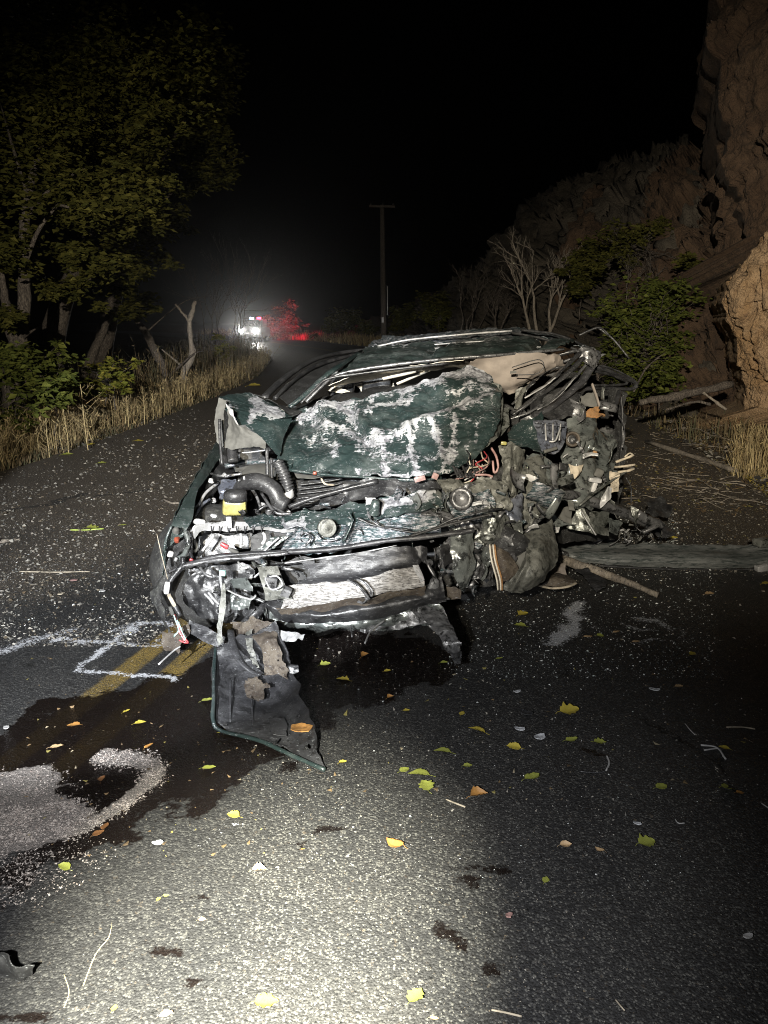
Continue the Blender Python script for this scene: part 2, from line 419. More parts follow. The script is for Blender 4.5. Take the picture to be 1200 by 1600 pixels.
M['gloss'] = grime('wet_grey_green_metal', (0.085, 0.095, 0.092), (0.15, 0.16, 0.152), (0.025, 0.027, 0.026), 0.22, 0.3, 4, 0.35, 0.006, coat=0.5)
M['brown'] = grime('mud_brown', (0.045, 0.035, 0.026), (0.08, 0.065, 0.048), (0.03, 0.022, 0.016), 0.75, 0.0, 8, 0.7)
M['cream'] = plain('cream_trim', (0.50, 0.47, 0.40), 0.7, n=0.06)
M['tan'] = plain('dim_headliner', (0.20, 0.172, 0.15), 0.8, n=0.12, scale=12)  # cream headliner in dim light, the dimness put into its colour
M['white'] = plain('white_plastic', (0.36, 0.355, 0.35), 0.45, n=0.12, scale=18)
M['whitemetal'] = grime('whitish_scraped_panel', (0.40, 0.40, 0.41), (0.26, 0.26, 0.26), (0.14, 0.14, 0.13), 0.45, 0.2, 9, 0.4, darkamt=0.68)
M['grey'] = plain('grey_felt', (0.07, 0.069, 0.063), 0.8, n=0.2, scale=14, bump=0.3)
M['orange'] = plain('orange_plastic', (0.17, 0.04, 0.022), 0.4)
M['red'] = plain('red_wire', (0.26, 0.035, 0.04), 0.4)
M['pink'] = plain('pink_wire', (0.24, 0.145, 0.135), 0.5)
M['foam'] = grime('orange_foam', (0.30, 0.155, 0.055), (0.20, 0.11, 0.045), (0.2, 0.09, 0.03), 0.9, 0, 16, 0.8)
M['yellow'] = plain('yellowish_reservoir', (0.24, 0.22, 0.075), 0.35)
M['bluegrey'] = grime('blue_grey_cast_metal', (0.09, 0.10, 0.13), (0.16, 0.17, 0.20), (0.03, 0.03, 0.035), 0.35, 0.4, 8, 0.4)
M['teal'] = plain('pale_teal_plastic', (0.35, 0.6, 0.55), 0.4)
M['rubber'] = grime('tyre_rubber', (0.018, 0.018, 0.018), (0.03, 0.029, 0.028), (0.05, 0.05, 0.045), 0.6, 0, 10, 0.5)
M['splinter'] = plain('pale_splinters', (0.30, 0.26, 0.20), 0.8, n=0.35, scale=22, bump=0.4)
M['bark'] = grime('grey_bark', (0.20, 0.17, 0.14), (0.11, 0.09, 0.075), (0.04, 0.032, 0.028), 0.85, 0, 5, 1.0, 0.02, (6, 6, 1), darkamt=0.56)
M['paleb'] = grime('pale_dead_wood', (0.30, 0.26, 0.21), (0.20, 0.17, 0.14), (0.08, 0.07, 0.06), 0.85, 0, 6, 0.7, 0.01, (5, 5, 1))
M['sill'] = grime('scuffed_grey_green_sill', (0.070, 0.076, 0.075), (0.13, 0.135, 0.133), (0.02, 0.028, 0.027), 0.5, 0.1, 5, 0.4, 0.004, (0.6, 4, 4))

# ================================================================== ground, road
CY = np.array([-12, -3, 0, 2.77, 3.48, 6, 8.5, 11, 16, 22, 33, 44, 60, 75, 100, 140, 200.0])
CX = np.array([-5.2, -2.65, -1.86, -1.175, -1.0, -0.48, -0.08, 0.14, 0.32, 0.3, -0.75, -3.4, -8.8, -15.5, -29, -56, -105.0])
_t = np.linspace(-12, 200, 4240); _x = np.interp(_t, CY, CX)
for _ in range(3): _x = np.convolve(np.pad(_x, 20, 'reflect', reflect_type='odd'), np.ones(41) / 41, 'same')[20:-20]
def centre(y): return np.interp(y, _t, _x)
HW = 3.85                                              # half width of the asphalt
def ground_z(x, y):
    d = x - centre(y); p = np.stack([x, y, 0 * x], -1)
    z = -0.03 + 0.03 * fbm(p, 0.9, 3, 3)
    l = sstep(HW + 0.3, HW + 6, -d); z = z - 1.6 * l - 0.05 * sstep(HW, HW + 1.2, -d) + 0.35 * l * fbm(p, 0.25, 8, 3)
    r = sstep(HW + 0.1, HW + 2.2, d); z = z + r * (0.16 + 0.18 * fbm(p, 0.8, 9, 4)) + 0.5 * sstep(HW + 1.5, HW + 12, d)
    z = z - 0.12 * (np.abs(d) < HW + 0.05)
    return z
xs = np.concatenate([np.linspace(-160, -14, 40), np.arange(-13.5, 13.6, 0.14), np.linspace(14.5, 90, 34)])
ys = np.concatenate([np.linspace(-25, -1, 20), np.arange(-0.8, 22, 0.14), np.linspace(22.4, 60, 90), np.linspace(61.5, 240, 70)])
X, Y = np.meshgrid(xs, ys)
t = NT('verge_soil'); v = t.obj(geo=True); n1 = t.noise(3.5, 6, 0.7, v); n2 = t.noise(34, 5, 0.7, v)
c = t.mix(t.step(n1, .4, .6), (0.035, 0.026, 0.018), (0.075, 0.058, 0.036)); c = t.mix(t.step(n2, .56, .7), c, (0.16, 0.125, 0.075))
t.bump(t.math('ADD', n1, n2), 1.0, 0.05)
build('ground', np.stack([X, Y, ground_z(X, Y)], -1).reshape(-1, 3), grid_faces(len(xs), len(ys)),
      t.set(Base_Color=c, Roughness=0.95), origin=np.zeros(3))['kind'] = 'structure'

# --- near road: a dense sheet that carries the wear, the spill, the paint
def rows_geo(a, b, r):
    n = int(math.log(b / a) / math.log(r)) + 1; return a * r ** np.arange(n + 1)
ry = np.concatenate([[-12, -6, -2, 0.2], rows_geo(0.7, 13, 1.0058), rows_geo(13.3, 200, 1.02)[1:]])
ru = np.linspace(-HW, HW, 420)
U, Yr = np.meshgrid(ru, ry)
# swing of the rows: keep straight across
Xr = centre(Yr) + U + (0.05 * pn(np.stack([Yr * 1.3, U * 0, U * 0], -1)) + 0.03 * pn(np.stack([Yr * 7, U * 0, U * 0 + 5], -1))) * (np.abs(U) > HW - 0.03)
pr = np.stack([Xr, Yr, 0 * Xr], -1)
Zr = 0.006 * fbm(pr, 0.7, 4, 2) + 0.0012 * fbm(pr, 9, 7, 3)
def gp(pts): return [tuple(G(a, b)[:2]) for a, b in pts]
near = (Yr > 0.8) & (Yr < 9)
jx = 0.09 * fbm(pr, 4.5, 1, 5, .62); jy = 0.09 * fbm(pr, 4.5, 60, 5, .62)
qx, qy = Xr + jx, Yr + jy
def sd(pts): 
    o = np.full(Xr.shape, -9.0); o[near] = sdpoly(qx[near], qy[near], gp(pts)); return o
def dl(pts, k=1.0):
    k = k * .6
    o = np.full(Xr.shape, 9.0); o[near] = dline(Xr[near] + jx[near] * k, Yr[near] + jy[near] * k, gp(pts)); return o
wet = sstep(-0.05, 0.06, sd([(-60, 1160), (60, 1120), (120, 1085), (215, 1072), (300, 1046), (350, 1010), (420, 985), (640, 985), (740, 1040), (640, 1085), (520, 1115), (480, 1160),
                             (470, 1195), (400, 1205), (320, 1245), (255, 1290), (180, 1325), (90, 1352), (20, 1395), (-30, 1420), (40, 1330), (100, 1290), (-60, 1215)]))
for cx, cy, rx, ry_ in [(520, 1297, .085, .035), (478, 1312, .03, .02), (765, 1368, .085, .035), (712, 1388, .03, .02), (712, 1462, .05, .05), (775, 1512, .04, .035),
                        (250, 1487, .045, .035), (292, 1545, .045, .035), (30, 1590, .06, .03), (310, 1405, .02, .012), (905, 1180, .08, .03), (345, 1500, .02, .01)]:
    g = G(cx, cy); d = np.hypot((Xr + jx * .75 - g[0]) / rx, (Yr + jy * .6 - g[1]) / ry_); wet = np.maximum(wet, 0.62 * sstep(1.6, 0.3, d))
# long dark drag and tyre marks over the left lane
for pts, wd, st in [([(150, 775), (250, 762)], .05, .9), ([(-20, 800), (60, 792), (140, 770)], .08, .6), ([(30, 690), (180, 640)], .1, .3)]:
    wet = np.maximum(wet, st * sstep(wd, wd * .3, dl(pts)))
lit = np.maximum(sstep(-0.03, 0.04, sd([(-60, 1205), (40, 1200), (95, 1202), (118, 1240), (130, 1268), (110, 1300), (40, 1335), (-60, 1360)])),
                 sstep(0.075, 0.02, dl([(20, 1325), (110, 1292), (185, 1262), (228, 1232), (246, 1206), (222, 1186), (180, 1184)], 1.0)))
lit = np.maximum(lit, 0.5 * sstep(0.2, 0.05, dl([(-40, 1400), (60, 1350)])))
spray = np.zeros_like(wet)
for pts, wd, st in [([(-10, 1018), (30, 1008), (62, 1000), (110, 988)], .045, .8), ([(95, 1001), (150, 1003), (252, 1010)], .02, 1), ([(268, 977), (216, 972), (182, 998), (150, 1022), (121, 1046)], .02, 1),
                    ([(121, 1046), (175, 1051), (225, 1057), (272, 1063)], .02, 1.1), ([(180, 985), (215, 975)], .03, .7),
                    ([(904, 946), (890, 972), (868, 1004)], .04, 1.1), ([(924, 979), (955, 983), (976, 988)], .015, .7), ([(978, 974), (996, 984), (1018, 988)], .018, .8),
                    ([(997, 965), (1020, 972), (1042, 984)], .02, .85), ([(994, 1003), (1038, 1003)], .016, .7), ([(1042, 980), (1066, 984), (1068, 998)], .016, .6), ([(330, 1325), (390, 1290)], .012, .45)]:
    spray = np.maximum(spray, st * sstep(wd * 2.2, wd * 0.1, dl(pts, .8)))
dyl = np.minimum(np.abs(U + 0.115), np.abs(U - 0.115)); yel = sstep(0.062, 0.048, dyl + 0.006 * pn(pr, 20))
# fallen crumbs of soil and leaf brought from the verge lie over the left lane
soil = sstep(-1.0, 1.2, fbm(pr, 0.5, 33, 3) * 1.2 + sstep(3.2, 6.5, Yr) * sstep(-0.2, -1.6, Xr) * 2.0 - 0.7) * sstep(3.4, 4.2, Yr)
soil = np.maximum(soil, sstep(0.35, 0.0, np.abs(U + HW))) * sstep(60, 20, Yr)
soil = np.maximum(soil, sstep(1.6, 2.9, Xr) * sstep(4.2, 5.5, Yr) * 0.8)
t = NT('asphalt'); v = t.obj(geo=True)
fine = t.noise(210, 3, 0.6, v); big = t.noise(1.3, 5, 0.6, v); vc = t.voro(150, vec=v, out='Color'); vd = t.voro(150, vec=v)
vd2 = t.voro(85, vec=v)
sep = t.n('ShaderNodeSeparateColor'); t.l(vc, sep.inputs[0]); stone = sep.outputs[0]
base = t.mix(t.step(big, .35, .65), (0.024, 0.024, 0.025), (0.036, 0.035, 0.034))
base = t.mix(t.math('MULTIPLY', t.step(stone, .55, .95), t.step(vd, .75, .35)), base, (0.115, 0.112, 0.102))
base = t.mix(t.step(fine, .5, .36), base, (0.012, 0.012, 0.012))
base = t.mix(t.step(t.noise(.55, 4, .6, t.obj((1.6, .35, 1), geo=True)), .42, .62, 0, .55), base, (0.012, 0.012, 0.013))
crk = t.voro(.9, 'DISTANCE_TO_EDGE', t.obj((1, .6, 1), geo=True)); crk = t.math('ADD', crk, t.math('MULTIPLY', t.math('SUBTRACT', t.noise(6, 4, .7, v), .5), .12)); base = t.mix(t.math('MULTIPLY', t.step(t.math('ABSOLUTE', crk), .006, .002), t.step(big, .52, .6)), base, (0.005, 0.005, 0.005))
hole = t.step(t.voro(22, vec=v), 0.13, 0.06); base = t.mix(t.math('MULTIPLY', hole, t.step(t.noise(5, 2, .5, v), .5, .6)), base, (0.008, 0.008, 0.008))
so = t.attr('soil'); nz = t.noise(46, 5, 0.7, v)
sm = t.step(t.math('ADD', t.math('MULTIPLY', so, 0.30), nz), 0.60, 0.72)
base = t.mix(sm, base, t.mix(t.step(t.noise(90, 3, .6, v), .45, .62), (0.035, 0.026, 0.018), (0.13, 0.105, 0.075)))
ye = t.attr('yellow'); base = t.mix(t.math('MULTIPLY', ye, t.step(t.math('ADD', fine, t.math('MULTIPLY', big, 0.5)), .66, .80, .85, .25)), base, (0.23, 0.155, 0.032))
we = t.attr('wet'); wm = t.step(t.math('ADD', we, t.math('MULTIPLY', t.math('SUBTRACT', t.noise(60, 4, .7, v), .5), 1.1)), .35, .6)
base = t.mix(wm, base, t.mix(0.05, (0.0065, 0.0045, 0.004), base))
sp = t.attr('spray'); spm = t.step(t.math('ADD', sp, t.math('MULTIPLY', t.math('SUBTRACT', t.noise(75, 4, .75, v), .5), 3.2)), .55, .95)
base = t.mix(t.math('MULTIPLY', spm, .85), base, (0.50, 0.51, 0.54))
li = t.attr('granules'); lm = t.step(t.math('ADD', li, t.math('MULTIPLY', t.math('SUBTRACT', t.noise(85, 4, .7, v), .5), 1.5)), .5, .8)
base = t.mix(lm, base, t.mix(t.step(fine, .4, .6), (0.085, 0.075, 0.07), (0.19, 0.17, 0.155)))
rg = t.mixf(wm, t.mixf(stone, 0.45, 0.78), 0.18); rg = t.mixf(t.math('MAXIMUM', t.math('MAXIMUM', lm, spm), sm), rg, 0.95)
hgt = t.math('ADD', t.math('MULTIPLY', vd, -0.6), t.math('ADD', t.math('MULTIPLY', fine, 0.5), t.math('MULTIPLY', vd2, -0.5)))
t.bump(hgt, 0.7, 0.005)
road_mat = t.set(Base_Color=base, Roughness=rg)
road = build('road', np.stack([Xr, Yr, Zr], -1).reshape(-1, 3), grid_faces(len(ru), len(ry)), road_mat, origin=np.zeros(3),
             attrs={'wet': wet, 'granules': lit, 'spray': spray, 'yellow': yel, 'soil': soil})
road['kind'] = 'structure'
# white edge line on the bend, where the photograph shows a pale rim
def line_strip(name, off, wd, y0, y1, mat):
    yy = np.linspace(y0, y1, 120); a = np.stack([centre(yy) + off - wd / 2, yy, 0 * yy + .012], -1); b = np.stack([centre(yy) + off + wd / 2, yy, 0 * yy + .012], -1)
    return build(name, np.stack([a, b], 1).reshape(-1, 3), grid_faces(2, len(yy)), mat, origin=np.zeros(3))
M['linepaint'] = plain('worn_white_line', (0.45, 0.45, 0.43), 0.8, n=0.3, scale=6)
o = line_strip('edge_line', HW - 0.25, 0.1, 16, 90, M['linepaint']); o['kind'] = 'structure'

def road_z(x, y): return 0.006 * fbm(np.stack([np.atleast_1d(x) * 1.0, np.atleast_1d(y) * 1.0, np.zeros(np.size(x))], -1), 0.7, 4, 2)

# ------------------------------------------------------------------ loose chips: one mesh of small uneven stones / glass
def chips(name, xy, size, mat, kind='stuff', label=None, zoff=0.0, flat=0.6, on_ground=False):
    n = len(xy); r = RNG
    base = np.array([[1, 0, 0], [-.5, .87, 0], [-.5, -.87, 0], [0, 0, 1], [0, 0, -1.0]])
    f = np.array([[0, 1, 3], [1, 2, 3], [2, 0, 3], [1, 0, 4], [2, 1, 4], [0, 2, 4]])
    V = base[None] * r.uniform(.55, 1.35, (n, 5, 1)) + r.normal(0, .18, (n, 5, 3))
    V[..., 2] *= flat; V[..., 0] *= r.uniform(.7, 1.8, (n, 1))
    a = r.uniform(0, 6.28, n); ca, sa = np.cos(a)[:, None], np.sin(a)[:, None]
    tl = r.normal(0, .35, (n, 1)); V[..., 2] += V[..., 0] * tl
    Vx = V[..., 0] * ca - V[..., 1] * sa; Vy = V[..., 0] * sa + V[..., 1] * ca
    V = np.stack([Vx, Vy, V[..., 2]], -1) * size[:, None, None]
    z = ground_z(xy[:, 0], xy[:, 1]) if on_ground else road_z(xy[:, 0], xy[:, 1])
    V += np.concatenate([xy, (z + size * flat * .4 + zoff)[:, None]], 1)[:, None]
    Fq = (f[None] + (np.arange(n) * 5)[:, None, None]).reshape(-1, 3)
    o = build(name, V.reshape(-1, 3), Fq, mat, origin=np.zeros(3), smooth=False)
    o['kind'] = kind
    if label: o['label'] = label
    return o
def rnd_px(n, x0, x1, y0, y1):
    return G(RNG.uniform(x0, x1, n), RNG.uniform(y0, y1, n))[:, :2]
def size_r(n, lo, hi, k=3.0): return lo + (hi - lo) * RNG.random(n) ** k
def mixcol(name, cols, rough=0.6, **kw):
    t = NT(name); g = t.n('ShaderNodeNewGeometry'); cr = t.n('ShaderNodeValToRGB'); cr.color_ramp.interpolation = 'CONSTANT'
    t.l(g.outputs['Random Per Island'], cr.inputs[0]); e = cr.color_ramp.elements
    while len(e) < len(cols): e.new(0.5)
    for i, c in enumerate(cols): e[i].position = i / len(cols); e[i].color = (*c, 1)
    return t.set(Base_Color=cr.outputs[0], Roughness=rough, **kw)
M['gravel'] = mixcol('grey_and_brown_gravel', [(.13, .125, .11), (.06, .055, .05), (.22, .20, .17), (.035, .032, .03), (.10, .08, .055), (.27, .255, .225)], .7)
M['glass'] = mixcol('shattered_glass_crumbs', [(.75, .78, .77), (.45, .50, .48), (.85, .86, .85), (.25, .27, .27)], .15)
M['granule'] = mixcol('pale_absorbent_granules', [(.27, .24, .22), (.17, .15, .135), (.36, .32, .29), (.21, .175, .155)], .9)
M['leaflit'] = mixcol('leaf_crumbs', [(.20, .17, .05), (.13, .09, .045), (.26, .22, .15), (.08, .055, .03), (.18, .12, .06)], .7)
# gravel over the left lane, thickening towards the wreck
a = rnd_px(26000, -80, 420, 640, 1010); a = a[(fbm(np.stack([a[:, 0], a[:, 1], 0 * a[:, 0]], -1), 0.9, 5, 3) + RNG.normal(0, .35, len(a)) > -0.25)]
chips('gravel', a, size_r(len(a), .0035, .018, 5) * np.clip(.35 + a[:, 1] * .1, .6, 1.3), M['gravel'])
a = rnd_px(7000, 380, 1230, 900, 1620); b = rnd_px(6000, 930, 1230, 680, 900); a = np.concatenate([a, b])
chips('grit', a, size_r(len(a), .0015, .006, 4) * np.clip(a[:, 1] / 3, .5, 2), M['gravel'])
a = np.concatenate([rnd_px(2600, 700, 1120, 850, 1060), rnd_px(700, -40, 400, 780, 1000), rnd_px(700, 960, 1060, 800, 850), rnd_px(450, 430, 1200, 1020, 1400)])
chips('shattered_glass', a, size_r(len(a), .0016, .006, 4) * np.clip(a[:, 1] / 3.6, .45, 1.3), M['glass'])
# absorbent granules: follow the poured swirl
a = rnd_px(60000, -60, 300, 1170, 1420); ia = np.array([(u - ry[0]) for u in a[:, 1]])
ri = np.clip(np.searchsorted(ry, a[:, 1]), 0, len(ry) - 1); ci = np.clip(((a[:, 0] - centre(a[:, 1]) + HW) / (2 * HW) * 419).astype(int), 0, 419)
k = lit[ri, ci] * (0.35 + 0.65 * sstep(-.3, .4, pn(np.concatenate([a, 0 * a[:, :1]], 1), 14))) > RNG.random(len(a)) * 1.3
band = np.array([dline(a[:, 0], a[:, 1], gp([(-40, 1300), (20, 1290), (110, 1280), (185, 1262), (228, 1232), (246, 1206), (222, 1186), (180, 1184)]))])[0]
k &= (band < 0.10) | (RNG.random(len(a)) < .35)
a = a[k]; chips('absorbent_granules', a, size_r(len(a), .0016, .0042, 2), M['granule'])
a = np.concatenate([rnd_px(500, -60, 1230, 700, 1250), rnd_px(120, 40, 420, 1060, 1340), rnd_px(1500, 1000, 1240, 640, 860)])
chips('leaf_crumbs', a, size_r(len(a), .003, .012, 2.5), M['leaflit'], flat=.18)

# ================================================================== the wrecked car
car = empty('wrecked_car', (0.0, 4.4, 0.0), 'crushed dark green car with its front torn open, standing in the middle of the road', 'car')
def S(name, rows, mat='paint', lab=None, par=None, **kw):
    o = sheet(name, rows, M[mat], par or car, **kw)
    if lab: o['label'] = lab
    return o
def T(name, pts, r, mat='dark', lab=None, par=None, **kw):
    o = tube(name, pts, r, M[mat], par or car, **kw)
    if lab: o['label'] = lab
    return o
# --- dark cores so that nothing shines through the wreck
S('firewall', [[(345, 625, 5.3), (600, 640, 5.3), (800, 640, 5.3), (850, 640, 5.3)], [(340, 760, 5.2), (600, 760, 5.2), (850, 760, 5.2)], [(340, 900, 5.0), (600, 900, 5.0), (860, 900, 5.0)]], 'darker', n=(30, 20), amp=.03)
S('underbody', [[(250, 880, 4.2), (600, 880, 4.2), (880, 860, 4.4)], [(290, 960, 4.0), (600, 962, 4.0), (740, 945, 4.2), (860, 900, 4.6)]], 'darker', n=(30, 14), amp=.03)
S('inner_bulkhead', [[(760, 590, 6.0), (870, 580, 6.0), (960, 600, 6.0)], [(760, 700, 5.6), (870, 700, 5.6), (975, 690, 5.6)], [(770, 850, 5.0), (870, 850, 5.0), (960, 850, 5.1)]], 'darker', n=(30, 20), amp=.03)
# --- roof, its rails and the crumpled rear of it
SC = [(7, .9, [(600, 545), (700, 532), (780, 520)]), (5, .8, [(640, 566), (760, 552)])]
S('roof', [[(520, 586, 4.95), (600, 573, 4.9), (700, 562, 4.9), (800, 554, 4.95), (880, 546, 5.1)], [(548, 563, 5.6), (610, 555, 5.5), (700, 548, 5.5), (800, 540, 5.5), (890, 537, 5.6)],
           [(572, 543, 6.4), (640, 537, 6.2), (720, 533, 6.2), (800, 528, 6.2), (900, 532, 6.2)]], 'paint_dusty', amp=.013, fine=.001, n=(130, 40), edge=.006, creases=[(5, -.04, [(640, 585), (700, 530)]), (4, .03, [(560, 560), (900, 542)]), (6, -.05, [(820, 560), (860, 520)])])
S('roof_rear', [[(572, 544, 6.4), (640, 538, 6.3), (720, 534, 6.3), (820, 528, 6.2), (915, 540, 6.0)], [(585, 536, 6.9), (650, 527, 6.8), (740, 523, 6.8), (830, 520, 6.7), (925, 545, 6.3)], [(600, 533, 7.4), (660, 523, 7.3), (760, 517, 7.2), (815, 514, 7.1), (880, 528, 7)]],
  'bare', 'buckled rear half of the roof', amp=.02, n=(110, 30), creases=[(2.2, .03, [(600, 534), (700, 526), (820, 519)]), (2.0, -.03, [(590, 540), (700, 532), (840, 526)])])
for i, (a, b, r) in enumerate([([(590, 541, 6.3), (640, 531, 6.3), (720, 523, 6.3), (800, 517, 6.3)], None, .013), ([(600, 547, 6.1), (660, 540, 6.1), (740, 534, 6.1), (800, 531, 6.1)], None, .009), ([(620, 534, 6.6), (700, 525, 6.6), (770, 518, 6.6)], None, .010)]):
    T('roof_rail', a, r, 'whitemetal', rough=.004, flat=.6)
T('roof_seam', [(640, 546, 5.9), (760, 541, 5.85), (870, 543, 5.8)], .006, 'whitemetal', flat=.6)
for i, p in enumerate([[(800, 520, 6.3), (850, 530, 6.1), (905, 548, 5.9)], [(815, 516, 6.5), (870, 523, 6.3), (925, 545, 6.0)], [(780, 530, 6.1), (830, 538, 6.0), (860, 552, 5.9)]]):
    T('roof_rail', p, .02, 'dark', rough=.006, flat=.5)
# --- windshield frame, headliner, what shows inside
T('windshield_header', [(478, 628, 4.72), (500, 606, 4.76), (522, 588, 4.8), (560, 578, 4.8), (640, 567, 4.8), (700, 561, 4.82), (790, 554, 4.85), (880, 546, 5.0)], .017, 'steel', n=40, rough=.004, flat=.6)
T('windshield_gasket', [(470, 630, 4.70), (492, 608, 4.74), (512, 592, 4.77), (560, 584, 4.77), (640, 574, 4.77), (700, 568, 4.79)], .008, 'dark', n=30, rough=.003)
T('front_pillar', [(452, 636, 4.75), (475, 618, 4.8), (505, 590, 4.9), (530, 572, 5.1), (565, 549, 5.9)], [.03, .024, .02], 'paint', 'left front pillar, scuffed', n=24, rough=.006, flat=.5, bare=.3)
S('headliner', [[(512, 604, 4.85), (560, 585, 4.82), (640, 573, 4.82), (735, 561, 4.84)], [(528, 602, 5.2), (570, 596, 5.15), (645, 582, 5.1), (735, 572, 5.1)]], 'cream', 'cream front edge of the headliner', n=(50, 8), amp=.004, edge=.004)
S('headliner', [[(732, 562, 4.84), (800, 555, 4.84), (866, 551, 4.9), (880, 566, 5.0)], [(734, 590, 4.95), (790, 598, 4.9), (850, 580, 4.95), (884, 570, 5.1)], [(790, 614, 5.0), (798, 612, 4.95), (815, 603, 5.0), (850, 590, 5.1)]], 'tan', 'sagging flap of the cream headliner, toned down for dim light', n=(40, 24), amp=.012, edge=.01)
T('headliner_cord', [(800, 574, 4.75), (840, 562, 4.75), (850, 572, 4.75), (838, 584, 4.75), (806, 586, 4.75)], .003, 'dark')
S('dome_label', [[(797, 580, 4.74), (807, 579, 4.74)], [(797, 584, 4.74), (807, 583, 4.74)]], 'grey', n=(4, 4), amp=0, fine=0, edge=0)
T('sun_visor', [(598, 592, 4.95), (630, 585, 4.95), (650, 580, 4.95)], .022, 'cream', n=10, flat=.45)
T('grab_rail', [(620, 600, 5.1), (648, 588, 5.1), (672, 578, 5.1)], .02, 'cream', n=10, flat=.45)
S('seat_back', [[(545, 603, 5.6), (575, 597, 5.6)], [(560, 622, 5.5), (600, 612, 5.5)]], 'darker', n=(10, 10), amp=.01)
S('seat_back', [[(552, 598, 5.45), (572, 594, 5.45)], [(566, 614, 5.4), (582, 610, 5.4)]], 'cream', 'cream pillar trim seen through the windshield opening', n=(8, 8), amp=.004)
S('seat_back', [[(508, 609, 5.2), (524, 602, 5.2)], [(532, 615, 5.1), (548, 612, 5.1)]], 'cream', 'cream trim of the far door', n=(8, 8), amp=.004)
S('seat_back', [[(600, 592, 5.5), (612, 590, 5.5)], [(604, 612, 5.4), (618, 610, 5.4)]], 'cream', 'cream trim between the dark head rests', n=(8, 8), amp=.004)
box('head_rest', 535, 600, 5.35, (.17, .1, .2), M['dark'], car, (10, 8, 0), .35, .01, 7, True); box('head_rest', 588, 603, 5.4, (.2, .1, .2), M['dark'], car, (10, 8, 0), .35, .01, 7, True)
S('dashboard', [[(440, 640, 5.2), (520, 618, 5.2), (640, 600, 5.2), (740, 585, 5.2)], [(440, 660, 4.7), (520, 640, 4.7), (640, 620, 4.7), (760, 600, 4.7)]], 'darker', n=(30, 12), amp=.012)
# side window frame sweeping back on the left
T('door_frame', [(412, 622, 4.9), (432, 602, 5.2), (462, 578, 5.7), (492, 562, 6.2), (530, 552, 6.8), (575, 546, 7.2), (600, 545, 7.4)], [.026, .024, .022], 'dark', 'left door frame sweeping up to the roof', n=36, rough=.003, flat=.7)
T('door_frame_trim', [(430, 622, 4.95), (455, 598, 5.3), (490, 574, 5.9), (530, 560, 6.4), (566, 552, 6.8)], .014, 'dark', n=30, rough=.003)
S('door_glass', [[(436, 620, 5.0), (465, 592, 5.5), (510, 566, 6.3), (560, 552, 6.9)], [(455, 636, 4.9), (490, 606, 5.3), (525, 578, 5.9), (560, 558, 6.6)]], 'darker', n=(20, 8), amp=.002, edge=0)
S('door', [[(345, 640, 5.2), (380, 630, 5.4), (420, 622, 5.8)], [(345, 700, 5.1), (380, 700, 5.3), (420, 690, 5.7)], [(345, 780, 4.9), (380, 780, 5.2), (420, 780, 5.5)]], 'darker', n=(12, 12), amp=.01)
# --- the bonnet, folded up against the windshield
HS = [(16, 1.0, [(470, 655), (500, 640), (545, 632), (552, 655)]), (11, 1.0, [(500, 668), (535, 672), (575, 690), (620, 680), (640, 672)]), (10, 1.1, [(640, 672), (690, 648), (720, 630), (760, 622)]),
      (10, 1.1, [(625, 610), (660, 600), (690, 596)]), (14, 1.15, [(655, 600), (690, 582), (735, 578), (760, 590)]), (8, .95, [(570, 642), (610, 632), (640, 622)]), (7, .9, [(565, 626), (590, 618), (620, 612)]),
      (9, .9, [(520, 690), (525, 715)]), (9, 1.0, [(590, 676), (600, 710), (605, 742)]), (9, 1.1, [(636, 672), (642, 705), (650, 740)]), (9, 1.05, [(678, 665), (690, 700), (696, 735)]), (9, 1.0, [(710, 655), (712, 690), (700, 725)]),
      (12, .8, [(560, 700), (620, 720), (700, 715)]), (6, 1.0, [(560, 742), (640, 746), (700, 742)]), (9, .75, [(730, 700), (745, 680)]), (8, .9, [(700, 612), (740, 604), (770, 612)]), (8, .7, [(725, 660), (755, 662)]),
      (7, .8, [(480, 690), (500, 680), (530, 700)])]
HC = [(9, .03, [(640, 672), (690, 648), (730, 632), (775, 622)]), (8, .022, [(560, 660), (590, 678), (640, 678)]), (6, .016, [(636, 672), (645, 740)]), (6, .016, [(680, 665), (694, 738)]), (7, -.03, [(548, 640), (552, 665), (575, 690)]),
      (10, .02, [(500, 636), (530, 690)]), (8, -.018, [(660, 610), (720, 625)])]
S('bonnet', [[(458, 652, 4.55), (482, 640, 4.55), (520, 630, 4.55), (590, 616, 4.55), (660, 600, 4.6), (700, 577, 4.65), (735, 572, 4.65), (765, 582, 4.6), (780, 604, 4.5)],
             [(448, 682, 4.3), (490, 674, 4.32), (530, 664, 4.32), (590, 652, 4.3), (660, 640, 4.3), (705, 628, 4.32), (740, 625, 4.3), (768, 630, 4.25), (782, 642, 4.2)],
             [(436, 708, 4.1), (480, 706, 4.08), (530, 702, 4.05), (590, 698, 4.0), (650, 695, 4.0), (700, 690, 4.0), (735, 686, 4.0), (760, 680, 4.0), (774, 674, 4.05)],
             [(452, 733, 4.0), (480, 737, 3.95), (530, 741, 3.9), (575, 744, 3.85), (640, 748, 3.8), (690, 745, 3.8), (715, 735, 3.82), (735, 722, 3.85), (750, 706, 3.9)]],
  'paint', 'big scraped bonnet panel folded up against the windshield', n=(240, 140), amp=.021, fs=4.5, fine=.003, strokes=HS, creases=HC, edge=.008, thick=.004)
S('bonnet_fold', [[(458, 655, 4.5), (470, 660, 4.48), (482, 664, 4.48)], [(445, 690, 4.2), (458, 690, 4.2), (470, 692, 4.2)], [(434, 714, 4.02), (442, 728, 3.98), (452, 735, 3.96)]], 'paint', n=(20, 30), amp=.004, edge=.003)
